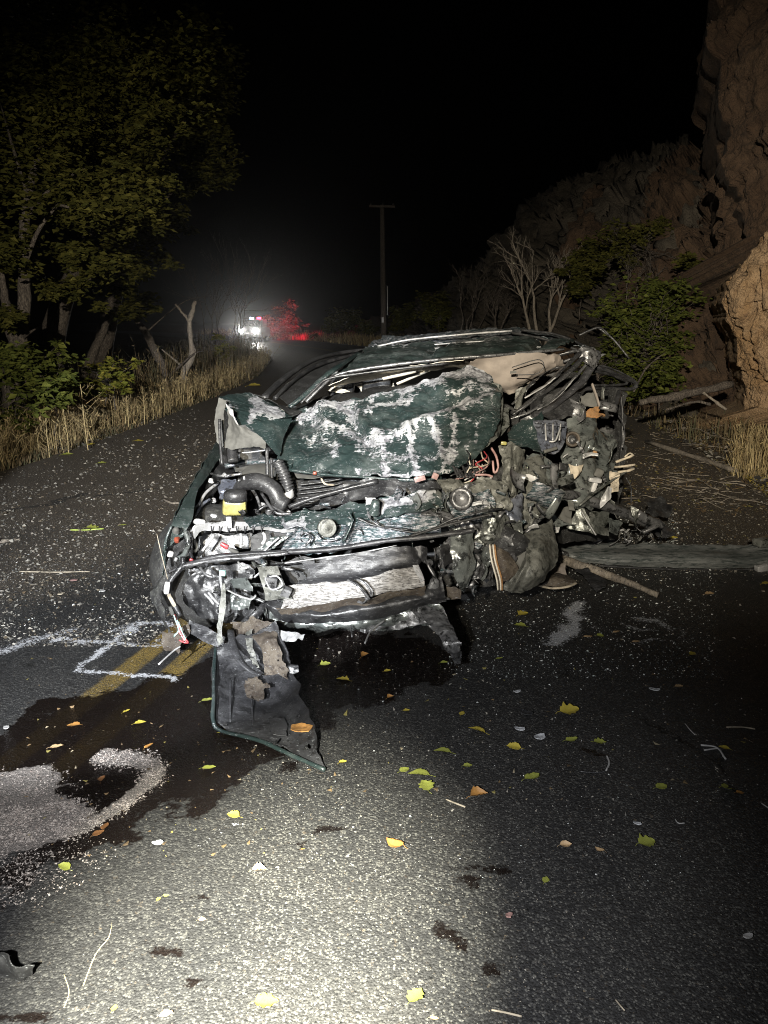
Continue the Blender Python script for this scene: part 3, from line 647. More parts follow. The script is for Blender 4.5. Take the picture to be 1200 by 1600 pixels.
T('bonnet_hem', [(452, 734, 3.9), (500, 741, 3.86), (560, 745, 3.8), (640, 750, 3.75), (690, 747, 3.75)], .007, 'paint', n=30, rough=.004, bare=.25)
S('bonnet_underside', [[(458, 736, 4.0), (500, 742, 3.98), (550, 746, 3.95)], [(464, 748, 3.95), (500, 746, 3.9), (530, 745, 3.9)]], 'grey', n=(16, 6), amp=.003, edge=.003)
S('bonnet_edge', [[(770, 598, 4.5), (784, 606, 4.5), (786, 640, 4.3), (780, 680, 4.1), (766, 692, 4.0)], [(764, 620, 4.5), (776, 625, 4.45), (776, 645, 4.25), (768, 675, 4.05), (752, 705, 3.95)]], 'olive', n=(30, 8), amp=.008)
# folded-off left corner of the bonnet
LS = [(14, 1.15, [(400, 628), (430, 650)]), (10, 1.1, [(390, 655), (405, 632), (440, 650)]), (7, .8, [(352, 628), (372, 640)])]
S('bonnet_corner', [[(342, 622, 4.35), (362, 616, 4.5), (392, 614, 4.6)], [(352, 640, 4.25), (390, 636, 4.35), (430, 634, 4.45)], [(372, 664, 4.12), (412, 657, 4.2), (457, 652, 4.35)]], 'paint', 'folded left corner of the bonnet, heavily scraped on top', n=(60, 44), amp=.006, fs=5, strokes=LS, edge=.004)
S('bonnet_corner', [[(384, 664, 4.12), (420, 657, 4.2), (456, 654, 4.32)], [(408, 682, 4.08), (428, 678, 4.12), (446, 676, 4.2)], [(430, 708, 4.0), (433, 710, 4.0), (437, 712, 4.0)]], 'paint', 'clean green triangle of the folded bonnet', n=(40, 40), amp=.004, fs=4, edge=.003)
S('bonnet_lining', [[(356, 642, 4.2), (372, 666, 4.1), (386, 666, 4.12)], [(356, 672, 4.2), (380, 682, 4.1), (408, 684, 4.08)], [(348, 699, 4.15), (380, 700, 4.1), (418, 702, 4.02)]], 'grey', 'torn grey lining under the folded corner', n=(36, 28), amp=.008, edge=.008)
S('bonnet_lip', [[(342, 621, 4.3), (352, 626, 4.3)], [(336, 650, 4.25), (350, 650, 4.22)], [(338, 690, 4.2), (350, 700, 4.18)]], 'grey', n=(8, 24), amp=.004, edge=.004)
S('bonnet_lip', [[(350, 626, 4.2), (362, 640, 4.15)], [(356, 644, 4.15), (372, 664, 4.05)]], 'whitemetal', n=(10, 10), amp=.006)
T('bonnet_strut', [(343, 655, 4.15), (344, 690, 4.1), (347, 726, 4.05)], .008, 'dark')
S('fold_shadow', [[(393, 613, 4.62), (408, 620, 4.7)], [(425, 628, 4.55), (440, 634, 4.6)], [(456, 650, 4.42), (470, 640, 4.5)]], 'darker', n=(10, 20), amp=.004)  # black sheet standing in for the shadow behind the bonnet fold
S('cowl', [[(410, 620, 4.75), (450, 640, 4.7), (480, 634, 4.7)], [(430, 634, 4.6), (460, 650, 4.58), (478, 642, 4.58)]], 'paint', n=(24, 8), amp=.004, edge=.003)
# --- left wing and the engine bay
S('wing', [[(258, 860, 3.45), (268, 822, 3.45), (290, 776, 3.75), (318, 726, 4.2), (340, 690, 4.6)], [(285, 838, 3.45), (300, 812, 3.52), (308, 770, 3.8), (326, 742, 4.15), (350, 704, 4.6)]], 'paint_dusty', 'left wing, its inner edge exposed', n=(60, 16), amp=.005, edge=.003)
S('wing_side', [[(257, 865, 3.45), (266, 822, 3.45), (288, 776, 3.75), (316, 726, 4.2), (338, 690, 4.6)], [(256, 905, 3.5), (262, 880, 3.55), (290, 830, 4.0), (318, 790, 4.4), (342, 745, 4.8)]], 'paint_dusty', n=(50, 16), amp=.005, edge=.004)
S('inner_wing', [[(288, 836, 3.55), (300, 800, 3.7), (325, 752, 4.1), (350, 712, 4.5)], [(305, 830, 3.7), (320, 800, 3.9), (345, 760, 4.2), (372, 730, 4.5)]], 'dark', n=(30, 14), amp=.012)
S('bay_floor', [[(300, 835, 3.8), (380, 835, 3.8), (480, 830, 3.85)], [(310, 780, 4.2), (400, 780, 4.3), (500, 780, 4.3)], [(345, 720, 4.7), (420, 720, 4.8), (500, 720, 4.8)]], 'darker', n=(30, 30), amp=.03)
T('bay_crossbar', [(352, 728, 4.35), (390, 722, 4.35), (440, 722, 4.3)], .022, 'bare', rough=.004, flat=.8); S('bulkhead_strip', [[(360, 725, 4.4), (440, 722, 4.4)], [(366, 738, 4.3), (436, 736, 4.3)]], 'grey', n=(30, 8), amp=.006, tear=.05)
T('wiper_arm', [(370, 708, 4.3), (395, 706, 4.3), (425, 702, 4.3)], .010, 'whitemetal', flat=.5); T('bay_crossbar', [(364, 700, 4.35), (400, 700, 4.35), (430, 697, 4.3)], .008, 'whitemetal')
T('bonnet_stay', [(417, 700, 4.0), (418, 744, 3.95)], .010, 'dark'); T('bonnet_stay', [(424, 716, 4.0), (425, 750, 3.95)], .008, 'dark')
T('bonnet_stay', [(362, 700, 4.2), (364, 722, 4.15)], .03, 'dark')
o = T('intake_hose', [(372, 770, 4.0), (380, 758, 3.95), (395, 752, 3.92), (412, 755, 3.9), (428, 766, 3.88), (436, 782, 3.86), (448, 790, 3.84)], [.036, .044, .042, .036], 'dark', 'thick black intake hose, wet and shiny', seg=16, n=40)
T('intake_hose', [(392, 762, 3.95), (402, 778, 3.9), (408, 798, 3.86)], .008, 'steel')
for k in range(13):
    a = k / 12; px, py = 434 + 18 * a + 4 * math.sin(a * 3), 722 + 56 * a
    lathe('hose_rib', [(.016, -.008), (.036, 0), (.016, .008)], px, py, 3.95, M['dark'], car, (8, -14, 0), 14)
T('corrugated_hose', [(434, 722, 3.95), (446, 745, 3.95), (452, 778, 3.95)], .026, 'dark', seg=12)
lathe('hose_clamp', [(.034, -.02), (.038, -.018), (.038, .018), (.034, .02)], 448, 772, 3.93, M['white'], car, (8, -14, 0), 16)
lathe('air_filter_lid', [(0, .03), (.10, .028), (.12, .01), (.12, -.03)], 408, 745, 4.2, M['grey'], car, (20, 0, 0), 24)
tank = box('coolant_tank', 367, 791, 3.78, (.115, .09, .085), M['yellow'], car, (0, 2, 6), .2, .003, 7, True)
V, f = lathe_arrays([(0, .035), (.05, .03), (.058, .02), (.058, -.02), (.04, -.025)], 18, (0, 0, 0), P(368, 776, 3.76)); build('cap', V, f, M['dark'], tank)
S('battery', [[(342, 752, 4.05), (372, 750, 4.05)], [(342, 768, 3.98), (373, 768, 3.98)], [(346, 780, 4.0), (373, 780, 4.0)]], 'bluegrey', 'blue grey box at the back of the engine bay', n=(16, 16), amp=.004)
for i, (px, py, r, mm) in enumerate([(330, 752, .012, 'white'), (374, 752, .010, 'white'), (383, 748, .012, 'whitemetal'), (334, 782, .014, 'whitemetal'), (312, 800, .012, 'white'), (340, 806, .01, 'orange'), (403, 800, .012, 'steel'), (410, 790, .014, 'whitemetal'),
                                     (420, 800, .016, 'steel'), (326, 790, .012, 'olive'), (448, 800, .013, 'white'), (385, 800, .01, 'steel'), (350, 742, .013, 'whitemetal'), (432, 795, .012, 'white'), (316, 810, .015, 'whitemetal')]):
    box('engine_fitting', px, py, 3.9, (r * 2.0, r * 1.6, r * 1.5), M['steel' if mm == 'white' and i % 2 else mm], car, (i * 31, i * 17, i * 41), .4, .009, 6, True, fs=30)
for i, p in enumerate([[(330, 740, 4.1), (350, 744, 4.05), (378, 740, 4.05)], [(310, 790, 3.8), (322, 770, 3.9), (340, 755, 4.0)], [(400, 800, 3.85), (420, 790, 3.85), (450, 805, 3.8)], [(408, 770, 3.9), (430, 800, 3.8), (455, 803, 3.8)], [(300, 815, 3.65), (315, 790, 3.8), (328, 780, 3.85)]]):
    T('engine_pipe', p, .008, ['steel', 'whitemetal', 'dark', 'steel', 'bluegrey'][i])
# cooling fan shroud, black trim under the bonnet
for k in range(6):
    y = 752 + k * 7; T('fan_slat', [(466 - k, y + 6, 3.95), (500, y + 2, 3.95), (535, y - 4, 3.95)], .009, 'dark', flat=.5)
S('fan_shroud', [[(458, 750, 4.05), (540, 744, 4.05), (640, 745, 4.05), (760, 735, 4.1)], [(452, 800, 3.95), (560, 795, 3.95), (660, 780, 3.95), (770, 770, 4.0)]], 'darker', n=(50, 14), amp=.012)
T('black_brace', [(452, 792, 3.72), (490, 778, 3.72), (540, 764, 3.74), (590, 752, 3.75)], [.018, .02, .022], 'dark', 'black brace crossing under the bonnet', n=22, rough=.004, flat=.6)
S('grille_panel', [[(500, 778, 3.78), (560, 752, 3.78), (640, 752, 3.76), (700, 752, 3.76)], [(498, 792, 3.72), (560, 784, 3.72), (640, 772, 3.7), (690, 764, 3.7)]], 'dark', n=(50, 16), amp=.014)
T('cable', [(502, 748, 3.72), (508, 756, 3.7), (522, 758, 3.72)], .005, 'splinter'); box('plastic_clip', 492, 738, 3.85, (.02, .02, .015), M['orange'], car, bevel=.3, crush=.004, smooth=True)
box('torn_sticker', 656, 748, 3.66, (.055, .012, .025), M['pink'], car, (0, -15, 0), .2, .004, 4); box('plastic_clip', 680, 744, 3.68, (.03, .012, .03), M['pink'], car, (0, 20, 0), .2, .004, 4)
# --- front panel: lock carrier, scraped white bars, horn
S('lock_carrier', [[(296, 832, 3.5), (312, 818, 3.5), (360, 815, 3.5), (420, 816, 3.5), (462, 822, 3.5)], [(304, 842, 3.45), (318, 830, 3.45), (360, 829, 3.45), (420, 828, 3.45), (470, 830, 3.45)]], 'whitemetal', 'white scraped top of the lock carrier', n=(60, 8), amp=.004, edge=.003)
for k in range(7): T('carrier_tooth', [(330 + k * 13, 822, 3.43), (331 + k * 13, 832, 3.43)], .003, 'dark', seg=4)
box('latch', 358, 816, 3.44, (.026, .02, .05), M['white'], car, bevel=.15, crush=.002)
box('carrier_fitting', 312, 815, 3.5, (.05, .04, .022), M['white'], car, (0, 8, 10), .4, .01, 6, True); box('carrier_fitting', 335, 806, 3.5, (.03, .02, .016), M['whitemetal'], car, (0, 20, 10), .4, .008, 5, True)
S('carrier_beam', [[(380, 808, 3.55), (430, 806, 3.52), (480, 800, 3.52), (540, 790, 3.52), (600, 776, 3.52), (680, 762, 3.52)], [(385, 820, 3.45), (440, 822, 3.42), (490, 820, 3.42), (545, 818, 3.42), (620, 806, 3.42), (690, 792, 3.42)]], 'paint_scraped', 'scraped green top beam of the front panel', n=(110, 24), amp=.012, fs=8,
  strokes=[(7, 1.0, [(450, 820), (470, 815)]), (8, .9, [(590, 790), (680, 770)])])
S('front_panel', [[(450, 812, 3.52), (520, 806, 3.5), (600, 795, 3.5), (690, 782, 3.52)], [(446, 836, 3.46), (520, 830, 3.44), (600, 818, 3.44), (690, 806, 3.46)], [(440, 868, 3.44), (520, 860, 3.42), (600, 846, 3.42), (690, 832, 3.44)]], 'bare', 'scraped bare metal front panel', n=(100, 40), amp=.016, fs=7,
  creases=[(5, .03, [(540, 850), (548, 825), (570, 812)]), (5, .02, [(440, 860), (470, 830)]), (4, -.02, [(580, 815), (640, 825)])])
S('headlight_housing', [[(306, 838, 3.62), (340, 836, 3.62), (395, 834, 3.62)], [(310, 872, 3.6), (345, 868, 3.6), (392, 858, 3.6)]], 'dark', 'empty black headlight recess', n=(20, 14), amp=.006)
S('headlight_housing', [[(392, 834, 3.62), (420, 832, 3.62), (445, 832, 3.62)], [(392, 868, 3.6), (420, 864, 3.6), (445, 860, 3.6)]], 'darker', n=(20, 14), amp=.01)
S('front_bracket', [[(425, 838, 3.42), (462, 832, 3.42)], [(400, 862, 3.4), (425, 860, 3.4)]], 'paint_dusty', 'dusty green bracket plate beside the headlight recess', n=(20, 16), amp=.004); T('front_bracket', [(436, 840, 3.38), (424, 850, 3.37), (412, 862, 3.36)], .010, 'whitemetal', flat=.5)
T('headlight_bar', [(334, 836, 3.5), (326, 848, 3.48), (316, 861, 3.46)], .006, 'white'); T('headlight_bar', [(376, 834, 3.5), (377, 842, 3.48), (376, 856, 3.46)], .007, 'whitemetal'); T('headlight_bar', [(303, 842, 3.5), (308, 856, 3.5), (304, 862, 3.48)], .008, 'grey')
T('headlight_bar', [(412, 832, 3.48), (414, 842, 3.46), (410, 850, 3.46)], .008, 'white')
horn = lathe('horn', [(0, .012), (.012, .012), (.014, .004), (.024, .008), (.030, 0), (.038, .012), (.043, .004), (.043, -.02), (.02, -.03)], 511, 825, 3.36, M['olive2'], car, (78, 0, 12), 28); horn['label'] = 'round ribbed horn on the scraped panel'
for i, p in enumerate([[(492, 832, 3.38), (505, 844, 3.37), (525, 843, 3.37), (540, 834, 3.37)], [(545, 800, 3.4), (550, 815, 3.38), (542, 835, 3.37), (536, 845, 3.37)], [(470, 838, 3.38), (478, 832, 3.37), (486, 840, 3.37), (478, 852, 3.36)], [(560, 810, 3.38), (590, 822, 3.36), (640, 828, 3.36)], [(575, 800, 3.4), (580, 812, 3.37), (596, 824, 3.36)]]):
    T('bent_strip', p, .009, ['bare', 'paint_dusty', 'steel', 'dark', 'steel'][i], n=20, flat=.5, rough=.003)
lathe('bolt_boss', [(0, .05), (.018, .045), (.022, 0), (.026, -.02)], 585, 796, 3.40, M['paint_dusty'], car, (20, 8, 0), 16); S('front_bracket', [[(568, 776, 3.42), (584, 776, 3.42)], [(570, 788, 3.4), (585, 786, 3.4)]], 'whitemetal', n=(8, 8), amp=.002)
# left corner: side indicator, connectors, loom
T('wing_rim', [(268, 822, 3.42), (260, 842, 3.4), (256, 866, 3.4), (258, 884, 3.4)], .006, 'paint_dusty')
S('corner_shell', [[(266, 826, 3.5), (300, 826, 3.52)], [(260, 860, 3.5), (306, 862, 3.55)], [(264, 892, 3.5), (300, 890, 3.55)]], 'darker', n=(16, 20), amp=.01)
lathe('bulb_socket', [(0, .02), (.011, .018), (.013, -.015), (.017, -.02)], 275, 828, 3.4, M['grey'], car, (60, 30, 0), 14)
V, f = lathe_arrays([(0, .015), (.009, .013), (.010, -.008), (.014, -.009), (.014, -.018), (0, -.018)], 12, (R(80), 0, R(20)), P(277, 844, 3.36)); V = V + .006 * np.stack([pn(V, 60), pn(V, 60, 3), pn(V, 60, 6)], -1)
build('indicator_plug', V, f, M['orange'], car)['label'] = 'orange bulb plug in the open left corner'
T('hose', [(290, 830, 3.42), (294, 848, 3.4), (288, 866, 3.4), (276, 874, 3.4)], .012, 'gloss', n=20); T('hose', [(300, 840, 3.44), (296, 856, 3.42), (300, 872, 3.42)], .008, 'dark')
box('plastic_clip', 266, 866, 3.37, (.03, .02, .03), M['white'], car, (10, 20, 30), .4, .008, 5, True); box('plastic_clip', 274, 874, 3.37, (.016, .016, .022), M['whitemetal'], car, (10, 20, 30), .4, .006, 5, True)
box('plastic_clip', 352, 853, 3.4, (.04, .02, .022), M['red'], car, (0, 25, 0), .4, .008, 5, True); box('plastic_clip', 365, 862, 3.38, (.04, .02, .02), M['grey'], car, (0, 30, 0), .4, .008, 5, True); box('plastic_clip', 298, 874, 3.36, (.018, .012, .014), M['red'], car, (0, 25, 0), .4, .006, 5, True)
# --- lower bar with wiring, slab bumper, grooved absorber, valance
T('bumper_rail', [(262, 895, 3.36), (290, 884, 3.34), (330, 876, 3.33), (400, 870, 3.32), (450, 864, 3.32)], [.016, .018, .016], 'steel', n=36, rough=.010, flat=.6)
T('bumper_rail', [(285, 884, 3.34), (340, 870, 3.35), (420, 864, 3.35), (520, 858, 3.33), (600, 846, 3.32), (690, 836, 3.32), (740, 828, 3.34)], [.014, .018, .018], 'slab', n=50, rough=.006, flat=.7)
T('bumper_rail', [(445, 880, 3.29), (500, 872, 3.28), (560, 864, 3.28), (620, 852, 3.28)], .005, 'whitemetal', n=30, rough=.004, flat=.6)
S('bumper_beam', [[(430, 878, 3.36), (480, 876, 3.30), (560, 864, 3.28), (620, 856, 3.28), (655, 852, 3.30), (668, 855, 3.34)], [(428, 900, 3.34), (480, 898, 3.27), (560, 890, 3.25), (630, 876, 3.25), (660, 872, 3.28), (672, 878, 3.32)], [(445, 920, 3.34), (480, 920, 3.28), (560, 906, 3.27), (630, 890, 3.27), (660, 884, 3.29), (676, 880, 3.33)]],
  'slab', 'broad black bumper slab', n=(100, 34), amp=.006, fs=5, creases=[(8, -.03, [(650, 850), (668, 885)])], holes=[[(428, 882), (470, 878), (486, 898), (448, 922), (425, 910)], [(493, 874), (500, 873), (500, 880), (494, 880)]], edge=.005)
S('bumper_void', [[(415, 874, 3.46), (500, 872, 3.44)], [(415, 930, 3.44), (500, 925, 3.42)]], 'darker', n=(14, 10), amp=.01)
S('absorber', [[(440, 918, 3.27), (480, 912, 3.25), (560, 904, 3.24), (620, 890, 3.24), (656, 884, 3.25)], [(444, 934, 3.245), (480, 930, 3.23), (560, 918, 3.22), (620, 905, 3.22), (662, 898, 3.23)], [(440, 952, 3.24), (480, 948, 3.22), (560, 934, 3.21), (620, 922, 3.21), (664, 916, 3.23)]],
  'wood', 'pale scraped absorber block across the bumper', n=(110, 30), amp=.006, fs=9, edge=.004, fine=.004)
S('absorber_lip', [[(430, 950, 3.24), (500, 944, 3.23), (600, 928, 3.22), (666, 916, 3.24)], [(440, 960, 3.27), (500, 955, 3.26), (600, 938, 3.25), (668, 926, 3.26)]], 'brown', n=(60, 8), amp=.006)
T('absorber_strap', [(544, 906, 3.18), (556, 912, 3.16), (566, 922, 3.15), (574, 934, 3.15), (568, 942, 3.15), (560, 940, 3.16)], .015, 'steel', 'bent metal strap over the absorber', n=24, flat=.35, rough=.003); T('absorber_strap', [(552, 905, 3.17), (566, 908, 3.15), (578, 922, 3.14), (580, 932, 3.14)], .008, 'steel', n=18, flat=.5)
S('absorber_end', [[(646, 886, 3.22), (656, 884, 3.2)], [(656, 904, 3.22), (664, 902, 3.2)]], 'whitemetal', n=(6, 10), amp=.003)
S('bumper_lower', [[(402, 922, 3.36), (440, 942, 3.32), (500, 948, 3.30), (580, 936, 3.29), (650, 922, 3.29), (690, 900, 3.32)], [(408, 938, 3.31), (440, 956, 3.28), (500, 962, 3.25), (580, 950, 3.24), (650, 938, 3.24), (694, 925, 3.28)], [(415, 950, 3.33), (445, 970, 3.31), (500, 974, 3.28), (580, 966, 3.27), (650, 952, 3.28), (696, 940, 3.3)]], 'dark', 'black plastic lip under the absorber', n=(90, 18), amp=.007, edge=.004)
S('valance', [[(400, 940, 3.38), (450, 955, 3.34), (540, 956, 3.3), (620, 948, 3.3), (680, 925, 3.34)], [(420, 970, 3.34), (470, 976, 3.3), (540, 978, 3.27), (620, 968, 3.28), (690, 955, 3.33)], [(440, 975, 3.36), (500, 984, 3.34), (560, 984, 3.3), (620, 980, 3.3), (690, 972, 3.34)]],
  'gloss', 'torn lower valance, wet dark green', n=(90, 30), amp=.014, fs=6, edge=.012)
# ragged grey strip dangling to the ground
S('torn_liner', [[(636, 950, 3.3), (662, 940, 3.32), (688, 950, 3.34)], [(650, 968, 3.24), (680, 965, 3.24), (705, 968, 3.24)], [(684, 992, 3.16), (698, 990, 3.14), (716, 990, 3.14)], [(690, 1010, 3.1), (702, 1008, 3.08), (714, 1006, 3.08)], [(712, 1030, 3.18), (718, 1030, 3.18), (726, 1026, 3.18)]], 'steel', 'ragged grey strip dangling to the asphalt', n=(40, 80), amp=.012, edge=.02, fs=9, tear=.3)
S('torn_liner', [[(560, 974, 3.3), (640, 960, 3.3), (690, 950, 3.32)], [(560, 986, 3.28), (640, 982, 3.27), (700, 968, 3.3)]], 'steel', n=(50, 12), amp=.014, edge=.012)
T('dangling_wire', [(600, 970, 3.2), (580, 985, 3.15), (570, 1005, 3.05)], .004, 'whitemetal'); T('dangling_wire', [(548, 978, 3.22), (550, 995, 3.15)], .004, 'steel')
# --- left front wheel in its torn arch
wz = .31; wc = P(334, 915, 3.85); wc[2] = wz + .005
V, f = lathe_arrays([(.17, -.10), (.25, -.115), (.295, -.095), (.312, -.06), (.315, 0), (.312, .06), (.295, .095), (.25, .115), (.17, .10)], 40, (R(90), 0, R(35)), wc); V += .004 * fbm(V, 12, 3, 3)[:, None]
wh = build('wheel', V, f, M['rubber'], car); wh['label'] = 'turned left front wheel behind the torn arch'
for k in range(36):                                          # tread blocks
    pass
V, f = lathe_arrays([(0, -.05), (.06, -.05), (.10, -.03), (.15, -.06), (.175, -.10), (.18, -.10), (.18, .10), (0, .06)], 30, (R(90), 0, R(35)), wc); build('rim', V, f, M['steel'], wh)
S('arch_liner', [[(300, 890, 3.5), (345, 880, 3.52), (400, 885, 3.5)], [(288, 930, 3.45), (340, 925, 3.5), (395, 930, 3.45)], [(300, 960, 3.4), (345, 970, 3.44), (390, 975, 3.4)]], 'dark', n=(40, 34), amp=.02, edge=.012)
S('arch_flap', [[(262, 890, 3.42), (250, 905, 3.46)], [(252, 920, 3.42), (236, 930, 3.46)], [(258, 960, 3.4), (244, 958, 3.44)], [(275, 985, 3.35), (262, 975, 3.4)]], 'rubber', 'dark flap of the arch liner at the far left', n=(14, 36), amp=.012, edge=.01)
S('arch_rim', [[(296, 968, 3.36), (330, 985, 3.32), (352, 995, 3.3)], [(290, 985, 3.34), (322, 1005, 3.28), (348, 1012, 3.27)]], 'slab', 'dark curved lip of the arch', n=(40, 10), amp=.004, edge=.003)
S('arch_rag', [[(255, 985, 3.34), (290, 985, 3.32)], [(250, 1010, 3.3), (285, 1015, 3.28)], [(262, 1020, 3.28), (288, 1022, 3.26)]], 'brown', 'torn brown scrap hanging under the wire loom', n=(20, 16), amp=.01, edge=.02)
for p in [([(320, 928, 3.3), (328, 936, 3.28), (334, 944, 3.28)]), ([(326, 926, 3.3), (334, 936, 3.28), (342, 944, 3.28)])]: T('clip_pin', p, .006, 'whitemetal')
T('wire_loom', [(286, 870, 3.36), (284, 885, 3.34), (268, 905, 3.32), (264, 925, 3.3), (272, 945, 3.28), (282, 962, 3.27)], .012, 'dark', n=24, rough=.003)
box('plug', 261, 918, 3.28, (.026, .022, .062), M['white'], car, (0, 10, 15), .3, .005, 5, True); box('plug', 270, 938, 3.27, (.018, .018, .06), M['splinter'], car, (0, -20, 15), .3, .006, 5, True); box('plug', 268, 954, 3.27, (.016, .016, .04), M['grey'], car, (0, -10, 15), .3, .006, 5, True)
for k in range(7):
    q = RNG.normal(0, 2, 4)
    T('loom_wire', [(271 + q[0] * .5, 960, 3.27), (277 + q[1], 975, 3.25), (283 + q[2], 990, 3.24), (291 + q[3] * 1.3, 1000 + abs(q[0]), 3.23)], .0035, ['red', 'pink', 'red', 'white', 'grey', 'red', 'teal'][k], seg=5)
T('loom_wire', [(291, 1000, 3.22), (294, 1004, 3.22), (288, 1004, 3.22), (280, 1000, 3.22)], .004, 'red'); T('loom_wire', [(272, 962, 3.25), (279, 984, 3.24), (272, 994, 3.24)], .003, 'teal')
T('loom_wire', [(282, 1010, 3.2), (270, 1018, 3.16), (248, 1038, 3.05)], .004, 'white')
T('straw_stem', [(245, 834, 3.4), (252, 865, 3.36), (262, 905, 3.3)], .0025, 'splinter', seg=4)
S('hanging_strap', [[(346, 912, 3.26), (352, 912, 3.26)], [(342, 950, 3.2), (352, 950, 3.2)], [(340, 985, 3.16), (348, 985, 3.16)], [(342, 1010, 3.14), (350, 1002, 3.14)]], 'olive2', 'pale green strap hanging from the arch', n=(8, 40), amp=.004, edge=.006)
S('shiny_bracket', [[(362, 906, 3.3), (385, 902, 3.3)], [(366, 920, 3.26), (396, 922, 3.26)]], 'gloss', n=(20, 14), amp=.006); S('shiny_bracket', [[(358, 924, 3.3), (396, 935, 3.28)], [(358, 948, 3.27), (392, 955, 3.26)]], 'gloss', n=(30, 20), amp=.014, edge=.01)
T('torn_edge', [(356, 922, 3.26), (372, 930, 3.24), (392, 936, 3.24), (400, 930, 3.25)], .008, 'whitemetal', n=20, rough=.004, flat=.5); T('torn_edge', [(312, 886, 3.34), (322, 898, 3.3), (332, 902, 3.3)], .006, 'steel')
box('plug', 348, 895, 3.3, (.03, .02, .026), M['teal'], car, (0, 5, 0), .2, .003, 4); T('cable', [(344, 900, 3.3), (346, 915, 3.27), (348, 925, 3.26)], .006, 'whitemetal'); T('cable', [(372, 878, 3.34), (380, 888, 3.3), (390, 885, 3.3)], .005, 'whitemetal')
for i, p in enumerate([[(404, 872, 3.34), (412, 880, 3.3), (405, 900, 3.28)], [(414, 876, 3.34), (410, 890, 3.28), (398, 902, 3.28)], [(395, 878, 3.34), (402, 884, 3.3), (418, 880, 3.3)]]): T('bent_strip', p, .011, ['bare', 'whitemetal', 'olive'][i], n=18, flat=.5, rough=.004)
lb = S('lamp_bracket', [[(402, 884, 3.28), (432, 884, 3.28)], [(408, 912, 3.22), (448, 915, 3.22)], [(415, 938, 3.22), (458, 936, 3.22)]], 'olive2', 'grey metal block with two square recesses', n=(24, 24), amp=.006, edge=.004)
box('socket', 424, 909, 3.2, (.05, .03, .05), M['steel'], lb, (10, 12, 0), .1, .002); box('socket', 447, 925, 3.19, (.04, .03, .04), M['steel'], lb, (10, 25, 0), .1, .002)
T('bracket_rim', [(414, 904, 3.19), (432, 900, 3.19), (441, 914, 3.18), (424, 921, 3.18), (414, 904, 3.19)], .004, 'whitemetal', par=lb, n=30)
# --- torn-off bumper corner, hanging down and lying out on the asphalt
def g3(px, py, z): return (px, py, float(G(px, py, z)[1]))
S('bumper_cover', [[(336, 1010, 3.10), (360, 1002, 3.08), (395, 985, 3.06), (432, 975, 3.06)], [(335, 1050, *g3(335, 1050, .12)[2:]), (370, 1040, *g3(370, 1040, .10)[2:]), (410, 1030, *g3(410, 1030, .12)[2:]), (452, 1040, *g3(452, 1040, .14)[2:])],
                   [(335, 1090, *g3(335, 1090, .09)[2:]), (375, 1085, *g3(375, 1085, .05)[2:]), (420, 1085, *g3(420, 1085, .05)[2:]), (472, 1090, *g3(472, 1090, .10)[2:])],
                   [(335, 1122, *g3(335, 1122, .05)[2:]), (385, 1130, *g3(385, 1130, .03)[2:]), (435, 1140, *g3(435, 1140, .03)[2:]), (488, 1135, *g3(488, 1135, .07)[2:])],
                   [(350, 1142, *g3(350, 1142, .02)[2:]), (405, 1155, *g3(405, 1155, .015)[2:]), (458, 1178, *g3(458, 1178, .015)[2:]), (507, 1200, *g3(507, 1200, .015)[2:])]],
  'slab', 'torn-off bumper corner hanging to the asphalt, inside face up', n=(70, 80), amp=.008, fs=4, edge=.010, thick=.006)
T('bumper_cover_rim', [(337, 1012, 3.10), g3(334, 1050, .13), g3(334, 1090, .10), g3(333, 1125, .06), g3(346, 1142, .03), g3(405, 1157, .02), g3(458, 1181, .018), g3(508, 1203, .012)], .008, 'paint', 'green painted rim of the torn bumper corner', n=50, rough=.002)
for i, (a, b, z) in enumerate([((360, 1060), (360, 1128), .07), ((392, 1062), (396, 1142), .05)]):
    T('cover_rib', [g3(*a, z + .03), g3((a[0] + b[0]) / 2, (a[1] + b[1]) / 2, z), g3(*b, z * .5)], .004, 'slab', flat=.6)
for q in [(345, 1050), (352, 1132), (430, 1160), (478, 1168), (448, 1075), (465, 1118)]: box('cover_clip', *g3(*q, .07)[:2], g3(*q, .07)[2], (.018, .008, .014), M['dark'], car, (30, 0, q[0]), .3, .004, 4, True)
S('mud_patch', [[g3(372, 1052, .105), g3(400, 1058, .10), g3(430, 1066, .11)], [g3(378, 1078, .075), g3(398, 1085, .07), g3(415, 1090, .08)], [g3(388, 1092, .06), g3(396, 1098, .06), g3(404, 1100, .06)]], 'brown', n=(40, 30), amp=.003, tear=.5, edge=.02, thick=.001)
S('bumper_cover_patch', [[(420, 1122, *g3(420, 1122, .06)[2:]), (443, 1122, *g3(443, 1122, .06)[2:])], [(424, 1150, *g3(424, 1150, .05)[2:]), (448, 1150, *g3(448, 1150, .05)[2:])]], 'slab', n=(8, 8), amp=.002)
T('curved_arm', [(360, 985, 3.1), (365, 1010, 3.02), (378, 1035, 2.95), (395, 1050, 2.92), (408, 1054, 2.9)], [.016, .018, .016], 'slab', 'curved black arm on the torn bumper corner', n=24, flat=.4)
S('torn_liner', [[(400, 980, 3.1), (418, 976, 3.08), (438, 978, 3.08)], [(405, 1010, 3.02), (420, 1005, 3.0), (440, 1008, 3.0)], [(412, 1045, 2.96), (430, 1040, 2.95), (448, 1052, 2.95)], [(420, 1060, 2.95), (440, 1062, 2.92), (458, 1068, 2.92)]], 'brown', 'muddy brown liner above the bumper corner', n=(40, 60), amp=.014, edge=.02, tear=.3)
